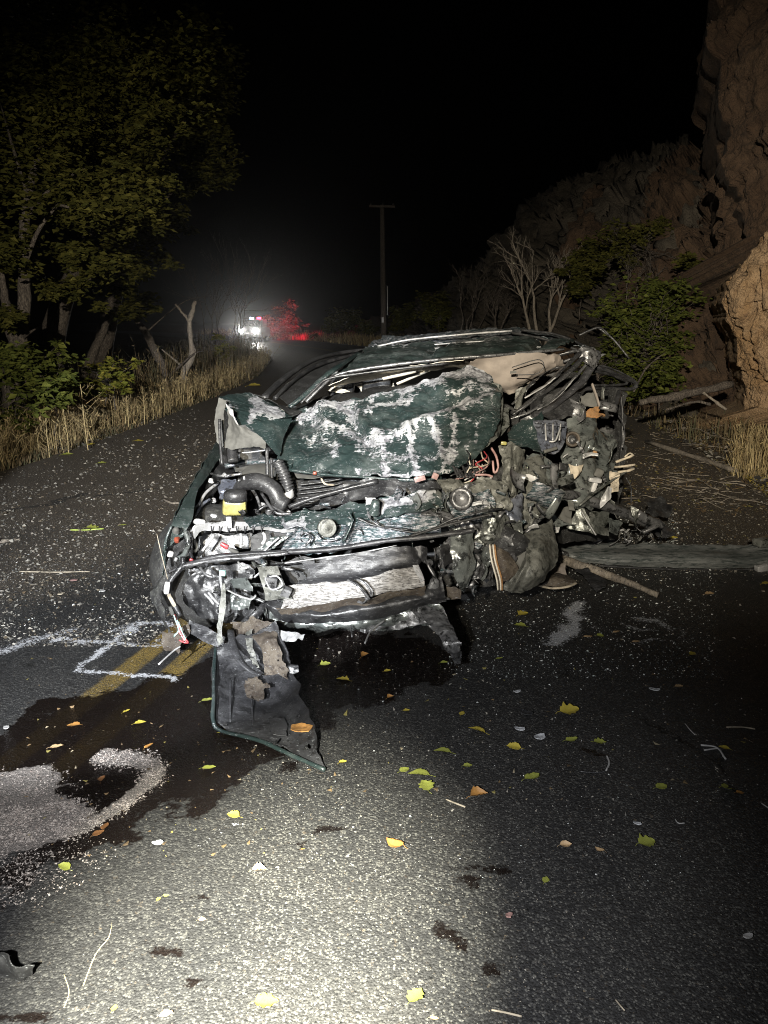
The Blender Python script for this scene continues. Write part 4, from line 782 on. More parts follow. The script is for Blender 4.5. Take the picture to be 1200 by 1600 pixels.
S('torn_liner', [[(384, 985, 3.12), (396, 990, 3.1)], [(388, 1015, 3.04), (400, 1020, 3.02)], [(396, 1040, 2.98), (408, 1045, 2.98)]], 'olive2', n=(20, 40), amp=.014, edge=.02, tear=.2)
S('torn_flap', [[(425, 985, 3.1), (450, 985, 3.06), (478, 990, 3.02)], [(432, 1005, 3.06), (450, 1003, 3.02), (470, 996, 3.0)]], 'whitemetal', 'crumpled white flap beside the muddy liner', n=(30, 16), amp=.014, edge=.012)
S('arch_flap', [[(365, 975, 3.2), (400, 965, 3.16), (430, 975, 3.14)], [(362, 1000, 3.14), (395, 1000, 3.1), (415, 1000, 3.1)]], 'brown', n=(40, 30), amp=.02, edge=.02, tear=.3)
S('arch_flap', [[(440, 1040, 2.98), (458, 1038, 2.98)], [(450, 1050, 2.96), (466, 1046, 2.96)]], 'dark', n=(8, 8), amp=.004)

# --- right front: crushed metal
S('crushed_corner', [[(690, 775, 3.55), (740, 760, 3.6), (790, 760, 3.7)], [(692, 815, 3.45), (740, 812, 3.5), (780, 820, 3.6)], [(690, 860, 3.4), (735, 860, 3.45), (770, 865, 3.55)], [(680, 900, 3.38), (735, 905, 3.42), (765, 905, 3.5)]], 'steel', 'crushed steel of the right front corner', n=(60, 70), amp=.045, fs=7, edge=.02, facet=.012)
S('crushed_corner', [[(690, 770, 3.48), (720, 762, 3.5), (765, 768, 3.52)], [(700, 790, 3.42), (728, 790, 3.42), (770, 800, 3.48)], [(712, 812, 3.42), (740, 814, 3.42), (765, 812, 3.5)]], 'bare', 'bright scraped socket on the crushed corner', n=(50, 36), amp=.02, fs=9)
lathe('strut_mount', [(.0, -.02), (.026, -.018), (.028, .0), (.04, .01), (.05, .0), (.052, -.03)], 721, 779, 3.38, M['steel'], car, (70, 10, 0), 26)
S('gusset', [[(704, 832, 3.36), (722, 826, 3.36), (738, 832, 3.38)], [(706, 870, 3.3), (728, 868, 3.3), (742, 880, 3.33)], [(716, 912, 3.3), (726, 915, 3.3), (738, 895, 3.33)], [(716, 922, 3.32), (722, 926, 3.32), (728, 922, 3.33)]], 'gloss', 'long wet plate hanging at the right end of the bumper', n=(24, 50), amp=.012, edge=.008)
T('crossmember', [(700, 935, 3.34), (676, 932, 3.3), (680, 905, 3.28), (668, 880, 3.30)], .022, 'steel', n=26, rough=.010, flat=.35); S('crossmember', [[(690, 915, 3.4), (720, 925, 3.4)], [(690, 938, 3.36), (722, 938, 3.38)]], 'brown', 'rusty brown end of the crossmember', n=(20, 12), amp=.014)
T('brake_line', [(600, 824, 3.34), (660, 832, 3.3), (705, 812, 3.28), (755, 798, 3.3), (785, 795, 3.35)], .005, 'dark', n=30); T('brake_line', [(640, 838, 3.3), (700, 820, 3.27), (770, 803, 3.28)], .006, 'darker', n=30)
S('mangled_mount', [[(752, 798, 3.45), (775, 795, 3.42), (790, 802, 3.5)], [(750, 822, 3.4), (775, 820, 3.38), (800, 830, 3.45)], [(740, 850, 3.4), (760, 852, 3.4), (780, 845, 3.45)]], 'olive', 'rounded olive lump of crushed mounting', n=(36, 36), amp=.02, fs=9, edge=.01)
S('loose_mat', [[(690, 757, 3.62), (740, 750, 3.6), (790, 755, 3.62)], [(700, 775, 3.55), (750, 778, 3.52), (800, 785, 3.56)], [(730, 780, 3.5), (765, 792, 3.5), (795, 800, 3.55)]], 'olive2', 'tattered olive mat under the wiring', n=(44, 30), amp=.02, edge=.014)
for i in range(16):                                           # the tangle of wires below the bonnet corner
    q = RNG.normal(0, 1, 8); x0 = 745 + RNG.uniform(-18, 18); y0 = 708 + RNG.uniform(-8, 22)
    T('loom_wire', [(x0, y0, 3.9), (x0 + 6 * q[0], y0 + 10, 3.82), (x0 - 6 + 7 * q[1], y0 + 20, 3.78), (x0 - 12 + 12 * q[2], y0 + 30 + 3 * q[3], 3.74)], .0038, ['pink', 'splinter', 'dark', 'white', 'red', 'cream', 'dark', 'pink'][i % 8], seg=5)
T('loom_wire', [(768, 700, 3.85), (776, 715, 3.8), (778, 732, 3.78), (772, 738, 3.78), (770, 720, 3.8)], .006, 'pink', n=24); T('loom_wire', [(742, 742, 3.7), (760, 742, 3.7), (770, 745, 3.7)], .006, 'pink'); T('loom_wire', [(745, 746, 3.7), (758, 752, 3.7), (768, 746, 3.7)], .005, 'white')
for i in range(9): T('fuse_bar', [(708 + i * 5, 728 + (i % 3) * 3, 3.8), (716 + i * 5, 746, 3.74)], .008, ['dark', 'slab', 'dark'][i % 3], flat=.6)
S('vertical_bracket', [[(780, 695, 4.0), (800, 690, 4.0), (818, 700, 4.0), (820, 705, 4.05)], [(782, 725, 3.92), (800, 722, 3.9), (812, 722, 3.9), (820, 720, 4)], [(784, 750, 3.86), (800, 752, 3.84), (808, 750, 3.84), (814, 740, 3.95)], [(790, 765, 3.8), (800, 775, 3.8), (806, 780, 3.8), (808, 770, 3.85)]], 'olive2', 'upright olive bracket beside the bonnet corner', n=(40, 44), amp=.012, fs=8, creases=[(4, -.03, [(804, 700), (800, 770)])])
box('plastic_clip', 787, 692, 3.95, (.03, .02, .018), M['yellow'], car, (0, 8, 0), .3, .004, 5, True)
S('door_skin', [[(822, 715, 3.95), (850, 715, 3.95), (872, 730, 4.05)], [(815, 750, 3.8), (845, 755, 3.78), (868, 755, 3.9)], [(815, 790, 3.7), (835, 800, 3.66), (860, 790, 3.75)], [(818, 822, 3.66), (832, 815, 3.64), (845, 800, 3.7)]], 'olive2', 'long olive leaf of torn door skin', n=(44, 60), amp=.008, fs=5, edge=.01)
S('pillar_fragment', [[(820, 712, 3.98), (840, 712, 3.95), (862, 722, 3.95)], [(820, 738, 3.9), (842, 748, 3.86), (866, 752, 3.86)]], 'gloss', n=(30, 18), amp=.014); S('pillar_fragment', [[(812, 738, 3.84), (835, 748, 3.8), (842, 755, 3.8)], [(816, 752, 3.82), (832, 756, 3.78), (845, 757, 3.8)]], 'white', 'pale wedge of broken trim', n=(20, 10), amp=.004)
T('pillar_post', [(865, 725, 3.9), (866, 760, 3.82), (860, 790, 3.74), (838, 815, 3.66), (820, 832, 3.62)], [.02, .016, .012], 'steel', 'jagged post edging the torn door skin', n=36, rough=.012, flat=.5)
T('pillar_post', [(858, 722, 3.93), (868, 735, 3.9), (864, 760, 3.86)], .022, 'bare', n=20, rough=.014, flat=.5)
S('hinge_mount', [[(786, 790, 3.6), (815, 770, 3.65), (822, 790, 3.66)], [(790, 815, 3.56), (808, 815, 3.55), (820, 812, 3.6)]], 'bluegrey', 'dark blue hollow between the crushed mount and the door skin', n=(20, 16), amp=.02)
S('hinge_mount', [[(800, 812, 3.5), (816, 815, 3.5)], [(802, 832, 3.46), (815, 834, 3.46)]], 'olive', n=(14, 14), amp=.008)
T('control_arm', [(778, 830, 3.46), (792, 838, 3.42), (804, 845, 3.42)], [.024, .02], 'steel', rough=.006); box('knuckle', 795, 850, 3.46, (.14, .1, .13), M['dark'], car, (20, 30, 10), .3, .02, 9, True)
box('knuckle', 788, 868, 3.44, (.08, .08, .05), M['steel'], car, (20, 10, 40), .3, .015, 7, True)
# wheel-arch drape and the striped brown flap
S('arch_drape', [[(818, 835, 3.56), (840, 822, 3.58), (862, 812, 3.65)], [(822, 860, 3.42), (845, 855, 3.42), (872, 855, 3.55)], [(808, 895, 3.34), (840, 895, 3.33), (868, 885, 3.46)], [(778, 922, 3.38), (815, 926, 3.36), (852, 908, 3.44)]], 'olive2', 'big dusty olive drape of the right wheel arch', n=(60, 64), amp=.010, fs=5, edge=.006, creases=[(5, .02, [(822, 840), (824, 880), (800, 920)])])
S('arch_drape', [[(800, 868, 3.46), (822, 850, 3.46)], [(790, 915, 3.42), (815, 920, 3.4)]], 'grey', n=(16, 16), amp=.01)
S('striped_flap', [[(766, 852, 3.42), (782, 856, 3.38), (796, 862, 3.4)], [(770, 880, 3.36), (788, 882, 3.33), (808, 888, 3.36)], [(778, 912, 3.36), (792, 908, 3.34), (812, 898, 3.38)]], 'brown', 'brown fibrous flap with a pale striped edge', n=(30, 34), amp=.006, edge=.004)
for k, mm in enumerate(['cream', 'brown', 'cream', 'foam']): T('flap_stripe', [(765 + k * 2.6, 851, 3.37), (768 + k * 2.6, 875, 3.33), (776 + k * 2.6, 905, 3.33), (778 + k * 2.2, 922, 3.34)], .0042, mm, n=24, seg=6)
# body core behind
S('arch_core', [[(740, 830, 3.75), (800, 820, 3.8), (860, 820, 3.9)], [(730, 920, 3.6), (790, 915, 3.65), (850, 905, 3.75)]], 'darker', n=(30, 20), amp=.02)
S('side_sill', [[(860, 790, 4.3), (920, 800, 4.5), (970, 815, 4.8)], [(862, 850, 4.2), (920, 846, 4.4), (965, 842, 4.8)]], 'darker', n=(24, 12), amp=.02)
# --- right side: glossy torn door, ribbed casting, twisted pillars
S('torn_door', [[(885, 655, 4.7), (915, 652, 4.75), (935, 672, 4.8), (962, 680, 4.85)], [(878, 690, 4.6), (912, 690, 4.58), (940, 700, 4.65), (962, 702, 4.75)], [(874, 730, 4.45), (905, 735, 4.42), (935, 735, 4.5), (960, 735, 4.65)], [(872, 765, 4.35), (905, 778, 4.3), (932, 775, 4.4), (955, 755, 4.6)], [(880, 780, 4.35), (905, 792, 4.3), (928, 798, 4.38), (948, 785, 4.5)]],
  'gloss', 'glossy crumpled grey-green door leaf on the right side', n=(90, 100), amp=.020, fs=4, edge=.012, fine=.001, creases=[(5, .03, [(925, 655), (918, 700), (900, 730)]), (4, .025, [(958, 690), (945, 735)]), (6, -.03, [(890, 745), (900, 770)])])
S('torn_door_trim', [[(888, 724, 4.32), (900, 728, 4.3), (910, 726, 4.32)], [(892, 740, 4.3), (902, 742, 4.28), (905, 742, 4.3)], [(888, 752, 4.3), (893, 753, 4.28), (896, 752, 4.3)]], 'splinter', 'pale horn-shaped tear in the glossy door leaf', n=(12, 24), amp=.004, edge=.004)
lathe('speaker_hole', [(.024, -.03), (.03, .0), (.036, .008), (.043, .004), (.046, -.01)], 895, 686, 4.46, M['brown'], car, (75, -10, 0), 22)['label'] = 'round hole with a rusty rim in the door leaf'
box('plug', 929, 710, 4.5, (.03, .02, .045), M['foam'], car, (0, 10, 0), .45, .004, 6, True)['label'] = 'small rust coloured plug in the door leaf'
box('door_latch', 936, 738, 4.38, (.05, .04, .05), M['grey'], car, (0, 25, 0), .3, .008, 7, True); box('door_latch', 930, 750, 4.36, (.075, .04, .03), M['whitemetal'], car, (0, 12, 0), .3, .008, 7, True); box('door_latch', 928, 762, 4.36, (.03, .03, .06), M['white'], car, (0, 20, 0), .3, .006, 7, True)
cast = S('ribbed_casting', [[(832, 655, 4.35), (860, 656, 4.36), (886, 660, 4.4)], [(838, 680, 4.25), (860, 684, 4.24), (882, 688, 4.3)], [(846, 705, 4.18), (860, 708, 4.18), (874, 706, 4.2)]], 'bluegrey', 'blue grey ribbed casting', n=(30, 26), amp=.006, edge=.004)
for k in range(6): T('rib', [(846 + k * 6, 662, 4.3), (848 + k * 5.2, 676 + (k % 2) * 12, 4.2)], .005, 'whitemetal' if k % 2 else 'bluegrey', par=cast, seg=5)
T('rib', [(836, 660, 4.3), (882, 666, 4.32)], .006, 'bluegrey', par=cast); T('rib', [(858, 690, 4.18), (868, 688, 4.18), (876, 668, 4.24)], .005, 'whitemetal', par=cast); T('rib', [(850, 706, 4.14), (870, 700, 4.16)], .010, 'grey', par=cast)
S('dark_panel', [[(795, 665, 4.5), (830, 655, 4.4), (850, 640, 4.5)], [(800, 690, 4.35), (830, 690, 4.3), (850, 700, 4.3)], [(830, 700, 4.2), (845, 708, 4.2), (855, 712, 4.2)]], 'paint', 'dark green inner panel in shadow', n=(30, 30), amp=.01)
S('quarter_cloth', [[(850, 635, 4.7), (880, 615, 4.8), (905, 605, 4.9)], [(838, 648, 4.6), (870, 640, 4.66), (900, 630, 4.8)], [(835, 656, 4.5), (865, 656, 4.55), (890, 652, 4.65)]], 'dark', 'dusty dark cloth panel below the twisted pillar', n=(40, 26), amp=.012)
for i, (pts, r, mm) in enumerate([
    ([(794, 656, 4.55), (825, 645, 4.55), (865, 620, 4.7), (898, 590, 4.9), (922, 562, 5.0)], .012, 'steel'), ([(800, 648, 4.6), (845, 618, 4.65), (885, 585, 4.8), (915, 555, 5.0)], .020, 'dark'),
    ([(812, 640, 4.62), (850, 606, 4.7), (885, 572, 4.85), (910, 548, 5.0)], .016, 'dark'), ([(830, 615, 4.68), (860, 595, 4.75), (895, 562, 4.95), (925, 548, 5.1)], .012, 'steel'),
    ([(838, 652, 4.6), (880, 622, 4.75), (912, 592, 4.9), (930, 562, 5.05), (932, 550, 5.1)], .030, 'slab'), ([(800, 632, 4.7), (830, 600, 4.8), (860, 578, 4.9), (900, 570, 5.0)], .008, 'dark'),
    ([(870, 556, 5.1), (900, 548, 5.1), (925, 545, 5.2)], .02, 'dark'), ([(880, 566, 5.0), (900, 558, 5.0), (918, 552, 5.1)], .014, 'slab'), ([(820, 622, 4.6), (850, 604, 4.66), (868, 590, 4.72)], .006, 'whitemetal'),
    ([(840, 640, 4.55), (862, 628, 4.6), (880, 612, 4.66), (900, 588, 4.8)], .005, 'whitemetal'), ([(830, 600, 4.75), (815, 615, 4.7), (808, 640, 4.65)], .02, 'olive2')]):
    T('twisted_pillar', pts, r, mm, n=34, rough=.008, flat=.55, bare=.15)
S('twisted_pillar_cap', [[(905, 548, 5.0), (925, 543, 5.0), (935, 552, 5.1)], [(908, 566, 4.95), (922, 572, 4.9), (932, 570, 5.0)]], 'steel', 'scuffed knot where the pillars meet the roof', n=(24, 20), amp=.03, edge=.02)
for i, (pts, r) in enumerate([([(920, 574, 5.1), (945, 578, 5.2), (975, 590, 5.4), (994, 600, 5.5), (985, 608, 5.45), (950, 606, 5.3), (915, 608, 5.1), (890, 620, 4.9)], .020), ([(925, 580, 5.1), (955, 586, 5.25), (980, 598, 5.4), (960, 602, 5.3), (925, 602, 5.1)], .012),
                              ([(918, 570, 5.1), (950, 574, 5.25), (985, 590, 5.45), (996, 602, 5.5)], .010), ([(968, 612, 5.2), (962, 635, 5.0), (955, 650, 4.95)], .016)]):
    T('door_hoop', pts, r, 'slab' if i != 1 else 'dark', 'bent door hoop sticking out to the right' if i == 0 else None, n=44, rough=.005, flat=.7)
S('side_curtain', [[(950, 600, 5.3), (975, 610, 5.35)], [(955, 660, 5.2), (978, 665, 5.25)], [(955, 720, 5.1), (970, 725, 5.15)]], 'darker', n=(14, 30), amp=.02, edge=.02)
T('belt', [(968, 610, 5.2), (972, 650, 5.15), (970, 700, 5.1), (966, 730, 5.05)], .014, 'dark', n=24, flat=.3); T('belt', [(960, 640, 5.1), (975, 668, 5.1), (972, 700, 5.05)], .010, 'slab', n=20, flat=.3)
S('seat_foam', [[(895, 650, 4.95), (915, 644, 4.95), (935, 635, 5.0), (945, 648, 5.0)], [(905, 656, 4.9), (918, 662, 4.88), (935, 655, 4.92), (946, 650, 4.98)]], 'foam', 'torn orange seat foam showing through the side', n=(30, 16), amp=.012, edge=.01)
S('inner_trim', [[(900, 622, 5.1), (930, 612, 5.1)], [(902, 636, 5.05), (932, 632, 5.05)]], 'grey', 'pale inner trim seen inside the door hoop', n=(16, 12), amp=.01, edge=.01); T('inner_post', [(925, 600, 5.1), (932, 620, 5.05), (938, 640, 5.0)], .014, 'tan', flat=.5)
S('inner_trim', [[(803, 612, 4.9), (818, 606, 4.9)], [(804, 628, 4.85), (815, 628, 4.85)]], 'olive2', n=(10, 14), amp=.01)
S('bonnet_hinge', [[(780, 640, 4.4), (796, 636, 4.4)], [(778, 660, 4.3), (794, 664, 4.3)], [(772, 680, 4.2), (780, 684, 4.2)]], 'olive', n=(12, 24), amp=.01, edge=.006)
T('roof_wire', [(905, 524, 6.2), (922, 516, 6.2), (938, 512, 6.2), (952, 524, 6.2)], .009, 'dark', n=18)
# steering tube, pale splinters and sheets piled at the right
T('drive_shaft', [(872, 768, 4.25), (920, 782, 4.35), (985, 805, 4.45), (1008, 815, 4.5)], .030, 'steel', 'grey tube thrust out of the right side', n=26, seg=12, rough=.002)
T('drive_shaft_end', [(995, 802, 4.4), (1012, 812, 4.42), (1028, 816, 4.45), (1036, 822, 4.45)], [.03, .026, .02], 'steel', n=18, rough=.006); T('drive_shaft_end', [(1028, 820, 4.42), (1016, 826, 4.4), (1004, 832, 4.4)], .024, 'steel', flat=.6, n=12)
S('tape_knot', [[(982, 790, 4.38), (998, 796, 4.36), (1000, 812, 4.36)], [(985, 802, 4.36), (992, 808, 4.34), (996, 822, 4.36)]], 'olive', 'torn rag knotted round the tube', n=(20, 16), amp=.016, edge=.01)
T('thin_rod', [(905, 790, 4.2), (935, 765, 4.3), (965, 745, 4.4), (990, 730, 4.5)], .010, 'olive', n=24, rough=.004, flat=.5); T('thin_rod', [(978, 746, 4.4), (986, 762, 4.4), (986, 785, 4.4)], .004, 'dark', n=14)
for i, p in enumerate([((962, 722, 4.5), (978, 716, 4.5), (988, 712, 4.5)), ((960, 730, 4.5), (980, 728, 4.5), (992, 726, 4.5)), ((965, 738, 4.46), (980, 736, 4.46), (990, 732, 4.5)), ((952, 748, 4.4), (962, 745, 4.4), (968, 742, 4.4)), ((954, 756, 4.4), (964, 752, 4.4)), ((955, 764, 4.4), (963, 760, 4.4)), ((976, 714, 4.5), (984, 708, 4.5), (990, 712, 4.5))]):
    T('wood_splinter', list(p), .013 if i < 4 else .010, 'splinter', n=8, rough=.005, flat=.6, seg=6)
S('splinter_block', [[(952, 742, 4.42), (968, 740, 4.42)], [(952, 768, 4.4), (964, 765, 4.4)]], 'splinter', n=(8, 12), amp=.014, edge=.012)
S('clear_sheet', [[(938, 778, 4.3), (950, 760, 4.32), (954, 762, 4.34)], [(936, 795, 4.28), (944, 790, 4.28), (952, 780, 4.3)]], 'whitemetal', n=(20, 18), amp=.014)
pl = [('olive', [(900, 800, 4.12), (912, 795, 4.12)], [(885, 822, 4.08), (932, 836, 4.06)]), ('olive', [(922, 798, 4.2), (950, 800, 4.25)], [(925, 828, 4.15), (945, 832, 4.2)]), ('gloss', [(950, 808, 4.25), (972, 814, 4.3)], [(952, 832, 4.2), (962, 836, 4.25)]),
      ('grey', [(866, 795, 4.1), (896, 790, 4.12)], [(868, 818, 4.05), (890, 818, 4.05)]), ('gloss', [(862, 800, 4.05), (880, 816, 4.03)], [(862, 822, 4.0), (900, 820, 4.02)]), ('whitemetal', [(862, 822, 4.02), (875, 822, 4.02)], [(862, 832, 4.0), (874, 832, 4.0)]),
      ('olive', [(925, 822, 4.1), (948, 826, 4.15)], [(930, 836, 4.08), (950, 836, 4.1)]), ('foam', [(868, 780, 3.9), (874, 786, 3.9)], [(862, 798, 3.88), (868, 794, 3.88)]), ('grey', [(888, 786, 4.08), (896, 786, 4.08)], [(888, 800, 4.05), (898, 800, 4.05)])]
for mm, a, b in pl: S('torn_sheet', [a, b], mm, n=(22, 18), amp=.010, edge=.008)
T('sheet_edge', [(908, 798, 4.05), (918, 815, 4.02), (931, 836, 4.0)], .007, 'whitemetal', n=10, flat=.6)
lathe('speaker_cone', [(.0, .0), (.012, .004), (.022, -.01), (.034, -.012)], 896, 687, 4.47, M['dark'], car, (75, -10, 0), 18)
# --- many small shards caught in the folds, joined into one part of the car
def shard_arrays(px, py, Y, sx, sy, ang, bend, seed):
    u, v = np.meshgrid(np.linspace(-1, 1, 6), np.linspace(-1, 1, 5)); q = np.stack([u * sx, v * sy, 0 * u], -1)
    taper = 1 - .5 * (u + 1) / 2 * RNG.random(); q[..., 1] *= taper
    q[..., 2] = bend * (u ** 2) * sx + .25 * sy * pn(q, 30 / max(sx, .01) * .03, seed) + np.abs(v) * bend * sy * .7
    q[..., :2] += .18 * min(sx, sy) * np.stack([pn(q, 40, seed), pn(q, 40, seed + 4)], -1)
    m = np.array(Matrix.Rotation(ang[0], 3, 'X') @ Matrix.Rotation(ang[1], 3, 'Y') @ Matrix.Rotation(ang[2], 3, 'Z'))
    return q.reshape(-1, 3) @ m.T + P(px, py, Y), [grid_faces(6, 5)]
def shards(n, boxpx, Yf, s, mats_, par=car, name='crumpled_shards', el=2.0):
    per = {}
    for i in range(n):
        x0, x1, y0, y1 = boxpx[RNG.integers(0, len(boxpx))]; px = RNG.uniform(x0, x1); py = RNG.uniform(y0, y1); sz = s * RNG.uniform(.35, 1.2) ** 1.5
        m_ = mats_[RNG.integers(0, len(mats_))]
        per.setdefault(m_, []).append(shard_arrays(px, py, Yf(px, py) + RNG.normal(0, .03), sz * RNG.uniform(.8, el), sz * RNG.uniform(.3, .9), (R(90) + RNG.normal(0, .6), RNG.normal(0, .9), RNG.normal(0, .9)), RNG.normal(0, .45), i * 1.3))
    for m_, L in per.items():
        V, f = merge(L); o = build(name, V, f, M[m_], par, {'bare': np.full(len(V), .1)}); o['kind'] = 'stuff'; s_ = o.modifiers.new('thickness', 'SOLIDIFY'); s_.thickness = .0025
shards(34, [(690, 800, 765, 905), (740, 800, 830, 915), (600, 700, 770, 830), (780, 870, 700, 830), (680, 740, 850, 925)], lambda x, y: 3.42 + max(0, (x - 760)) * .0022 + max(0, 800 - y) * .003, .058, ['steel', 'olive', 'gloss', 'bare', 'paint_dusty', 'dark', 'steel', 'bare', 'gloss'])
shards(16, [(860, 960, 700, 830), (800, 880, 600, 720), (890, 960, 600, 700)], lambda x, y: 4.3 + max(0, 760 - y) * .003 + (x - 860) * .001, .055, ['gloss', 'dark', 'steel', 'olive', 'slab', 'grey', 'dark'])
shards(45, [(300, 440, 730, 815), (400, 470, 860, 960), (330, 420, 870, 1000)], lambda x, y: 4.6 - (y - 700) * .0085 if y < 850 else 3.32, .028, ['dark', 'dark', 'steel', 'gloss', 'darker', 'slab', 'olive'])
shards(70, [(450, 700, 755, 850), (430, 690, 865, 880), (440, 690, 930, 975)], lambda x, y: 3.44 if y > 800 else 3.62 - (y - 755) * .003, .016, ['steel', 'bare', 'dark', 'paint_dusty', 'dark', 'steel'], el=3.0)
shards(50, [(930, 1040, 820, 848)], lambda x, y: 4.75, .018, ['steel', 'whitemetal', 'grey', 'dark'], el=3)
shards(90, [(690, 800, 765, 905), (780, 870, 700, 830), (680, 740, 850, 925), (860, 960, 690, 830)], lambda x, y: (3.40 + max(0, (x - 760)) * .0022 + max(0, 800 - y) * .003) if x < 862 else 4.28 + max(0, 760 - y) * .003, .016, ['steel', 'bare', 'gloss', 'dark', 'whitemetal'], el=3.2)

# ================================================================== foliage helpers
def leaf_cloud(centres, rad, n, size, droop=0.5, squash=0.8):
    """n small folded leaves gathered in clumps about the centres: returns V, faces (2 quads each, folded at the rib)"""
    centres = np.asarray(centres, float); k = RNG.integers(0, len(centres), n)
    rr = np.broadcast_to(rad, (len(centres),))[k]
    d = RNG.normal(size=(n, 3)); d /= np.linalg.norm(d, axis=1)[:, None]
    pos = centres[k] + d * (rr * RNG.random(n) ** 0.45)[:, None] * np.array([1, 1, squash])
    s = size * RNG.uniform(.55, 1.35, n)
    a = RNG.uniform(0, 6.28, n); tilt = RNG.uniform(-1.2, 0.5, n) * droop
    ax = np.stack([np.cos(a) * np.cos(tilt), np.sin(a) * np.cos(tilt), np.sin(tilt)], 1)
    sd_ = np.cross(ax, RNG.normal(size=(n, 3)) * .35 + np.array([0, 0, 1.0])); sd_ /= np.linalg.norm(sd_, axis=1)[:, None]
    up = np.cross(sd_, ax)
    L = ax * s[:, None]; S = sd_ * (s * .36)[:, None]; Uu = up * (s * .12)[:, None]
    V = np.stack([pos, pos + L * .45 + S + Uu, pos + L, pos + L * .45 - S + Uu, pos + L * .5 - Uu], 1)
    f = np.array([[0, 4, 2, 1], [0, 3, 2, 4]])
    return V.reshape(-1, 3), (f[None] + (np.arange(n) * 5)[:, None, None]).reshape(-1, 4)
def leafmat(name, cols, tr=0.25):
    t = NT(name); g = t.n('ShaderNodeNewGeometry'); cr = t.n('ShaderNodeValToRGB')
    t.l(g.outputs['Random Per Island'], cr.inputs[0]); e = cr.color_ramp.elements
    while len(e) < len(cols): e.new(0.5)
    for i, c in enumerate(cols): e[i].position = i / (len(cols) - 1); e[i].color = (*c, 1)
    d = t.n('ShaderNodeBsdfTranslucent'); t.l(cr.outputs[0], d.inputs[0]); mx = t.n('ShaderNodeMixShader'); mx.inputs[0].default_value = tr
    t.set(Base_Color=cr.outputs[0], Roughness=0.8, Specular_IOR_Level=0.15)
    out = [x for x in t.t.nodes if x.type == 'OUTPUT_MATERIAL'][0]
    t.l(t.b.outputs[0], mx.inputs[1]); t.l(d.outputs[0], mx.inputs[2]); t.l(mx.outputs[0], out.inputs[0]); return t.m
M['lf_dark'] = leafmat('cottonwood_leaves', [(.045, .05, .013), (.08, .08, .018), (.12, .112, .026), (.06, .064, .015)])
M['lf_green'] = leafmat('fresh_green_leaves', [(.06, .078, .018), (.10, .122, .026), (.15, .165, .036), (.075, .09, .02)])
M['lf_yel'] = leafmat('yellowing_leaves', [(.10, .12, .02), (.18, .18, .03), (.24, .21, .04), (.08, .10, .02)])
M['lf_dry'] = leafmat('dry_leaves', [(.12, .09, .05), (.17, .13, .08), (.08, .06, .04)])
M['straw'] = mixcol('dry_straw_grass', [(.40, .31, .15), (.28, .20, .10), (.50, .40, .21), (.16, .12, .06), (.33, .26, .14)], .8)
M['straw_dim'] = mixcol('brown_undergrowth', [(.14, .10, .055), (.10, .08, .04), (.17, .13, .07), (.06, .06, .03)], .9)

def limb_pts(a, b, n=8, wob=0.12, seed=0.0):
    a = np.asarray(a, float); b = np.asarray(b, float); t = np.linspace(0, 1, n)[:, None]
    p = a + (b - a) * t; L = np.linalg.norm(b - a)
    k = np.sin(np.pi * np.clip(t, 0, 1)) ** .6
    return p + k * wob * L * np.stack([pn(np.stack([t[:, 0] * 2.2 + seed, 0 * t[:, 0], 0 * t[:, 0] + q], -1)) for q in (1.3, 5.7, 9.1)], -1)
def branching(p0, dirs, length, r, depth, out, seed=0.0, kids=3, spread=0.7, shrink=0.68, up=0.15):
    """recursive limbs; out collects (V,[faces]); returns the tips"""
    tips = []
    d = np.asarray(dirs, float); d /= np.linalg.norm(d)
    e = np.asarray(p0) + d * length
    pts = limb_pts(p0, e, 6, 0.10, seed); out.append(tube_arrays_(pts, [r, r * .62], 6 if r > .02 else 4))
    if depth == 0: return [pts[-1], pts[-3]]
    for k in range(kids):
        q = pts[-1] if k == 0 else pts[RNG.integers(2, 5)]
        nd = d + RNG.normal(0, spread, 3) * np.array([1, 1, .8]) + np.array([0, 0, up])
        tips += branching(q, nd, length * shrink * RNG.uniform(.8, 1.2), r * (.62 if k == 0 else .48), depth - 1, out, seed + k * 3.1 + 1, kids, spread, shrink, up)
    return tips
def tube_arrays_(pts, r, seg):
    V, q, c = tube_arrays(pts, r, seg); return V, [q, c]

# ------------------------------------------------------------------ trees on the left bank
def tree(label, trunks, crown_pts, rad, nleaf, lsize, mat, bark='bark', branches=(), group=None, cat='tree', name='tree'):
    base = np.array(trunks[0][0][0]); root = empty(name, base, label, cat, group)
    for pts, r in trunks:
        V, q, c = tube_arrays(resample(pts, 18), r, 10, 1, True, 0.025, base[0]); build('trunk', V, [q, c], M[bark], root)
    if len(branches):
        parts = [tube_arrays_(resample(p, 10), r, 6) for p, r in branches]
        V, f = merge(parts); o = build('branches', V, f, M[bark], root); o['kind'] = 'stuff'
    if nleaf:
        V, f = leaf_cloud(crown_pts, rad, nleaf, lsize); build('crown', V, f, M[mat], root, smooth=False)
    return root
def cloud_px(boxes):
    """clump centres from a list of (px,py,Y,radius,count,spread)"""
    c = []; r = []
    for px, py, Y, rad, n, sp in boxes:
        n = int(n * 1.8)
        q = P(px + RNG.normal(0, sp, n), py + RNG.normal(0, sp * .8, n), Y + RNG.normal(0, .5, n)); c.append(q); r.append(rad * .55 * RNG.uniform(.5, 1.4, n))
    return np.concatenate(c), np.concatenate(r)
def W(*pts): return [tuple(P(*p)) for p in pts]
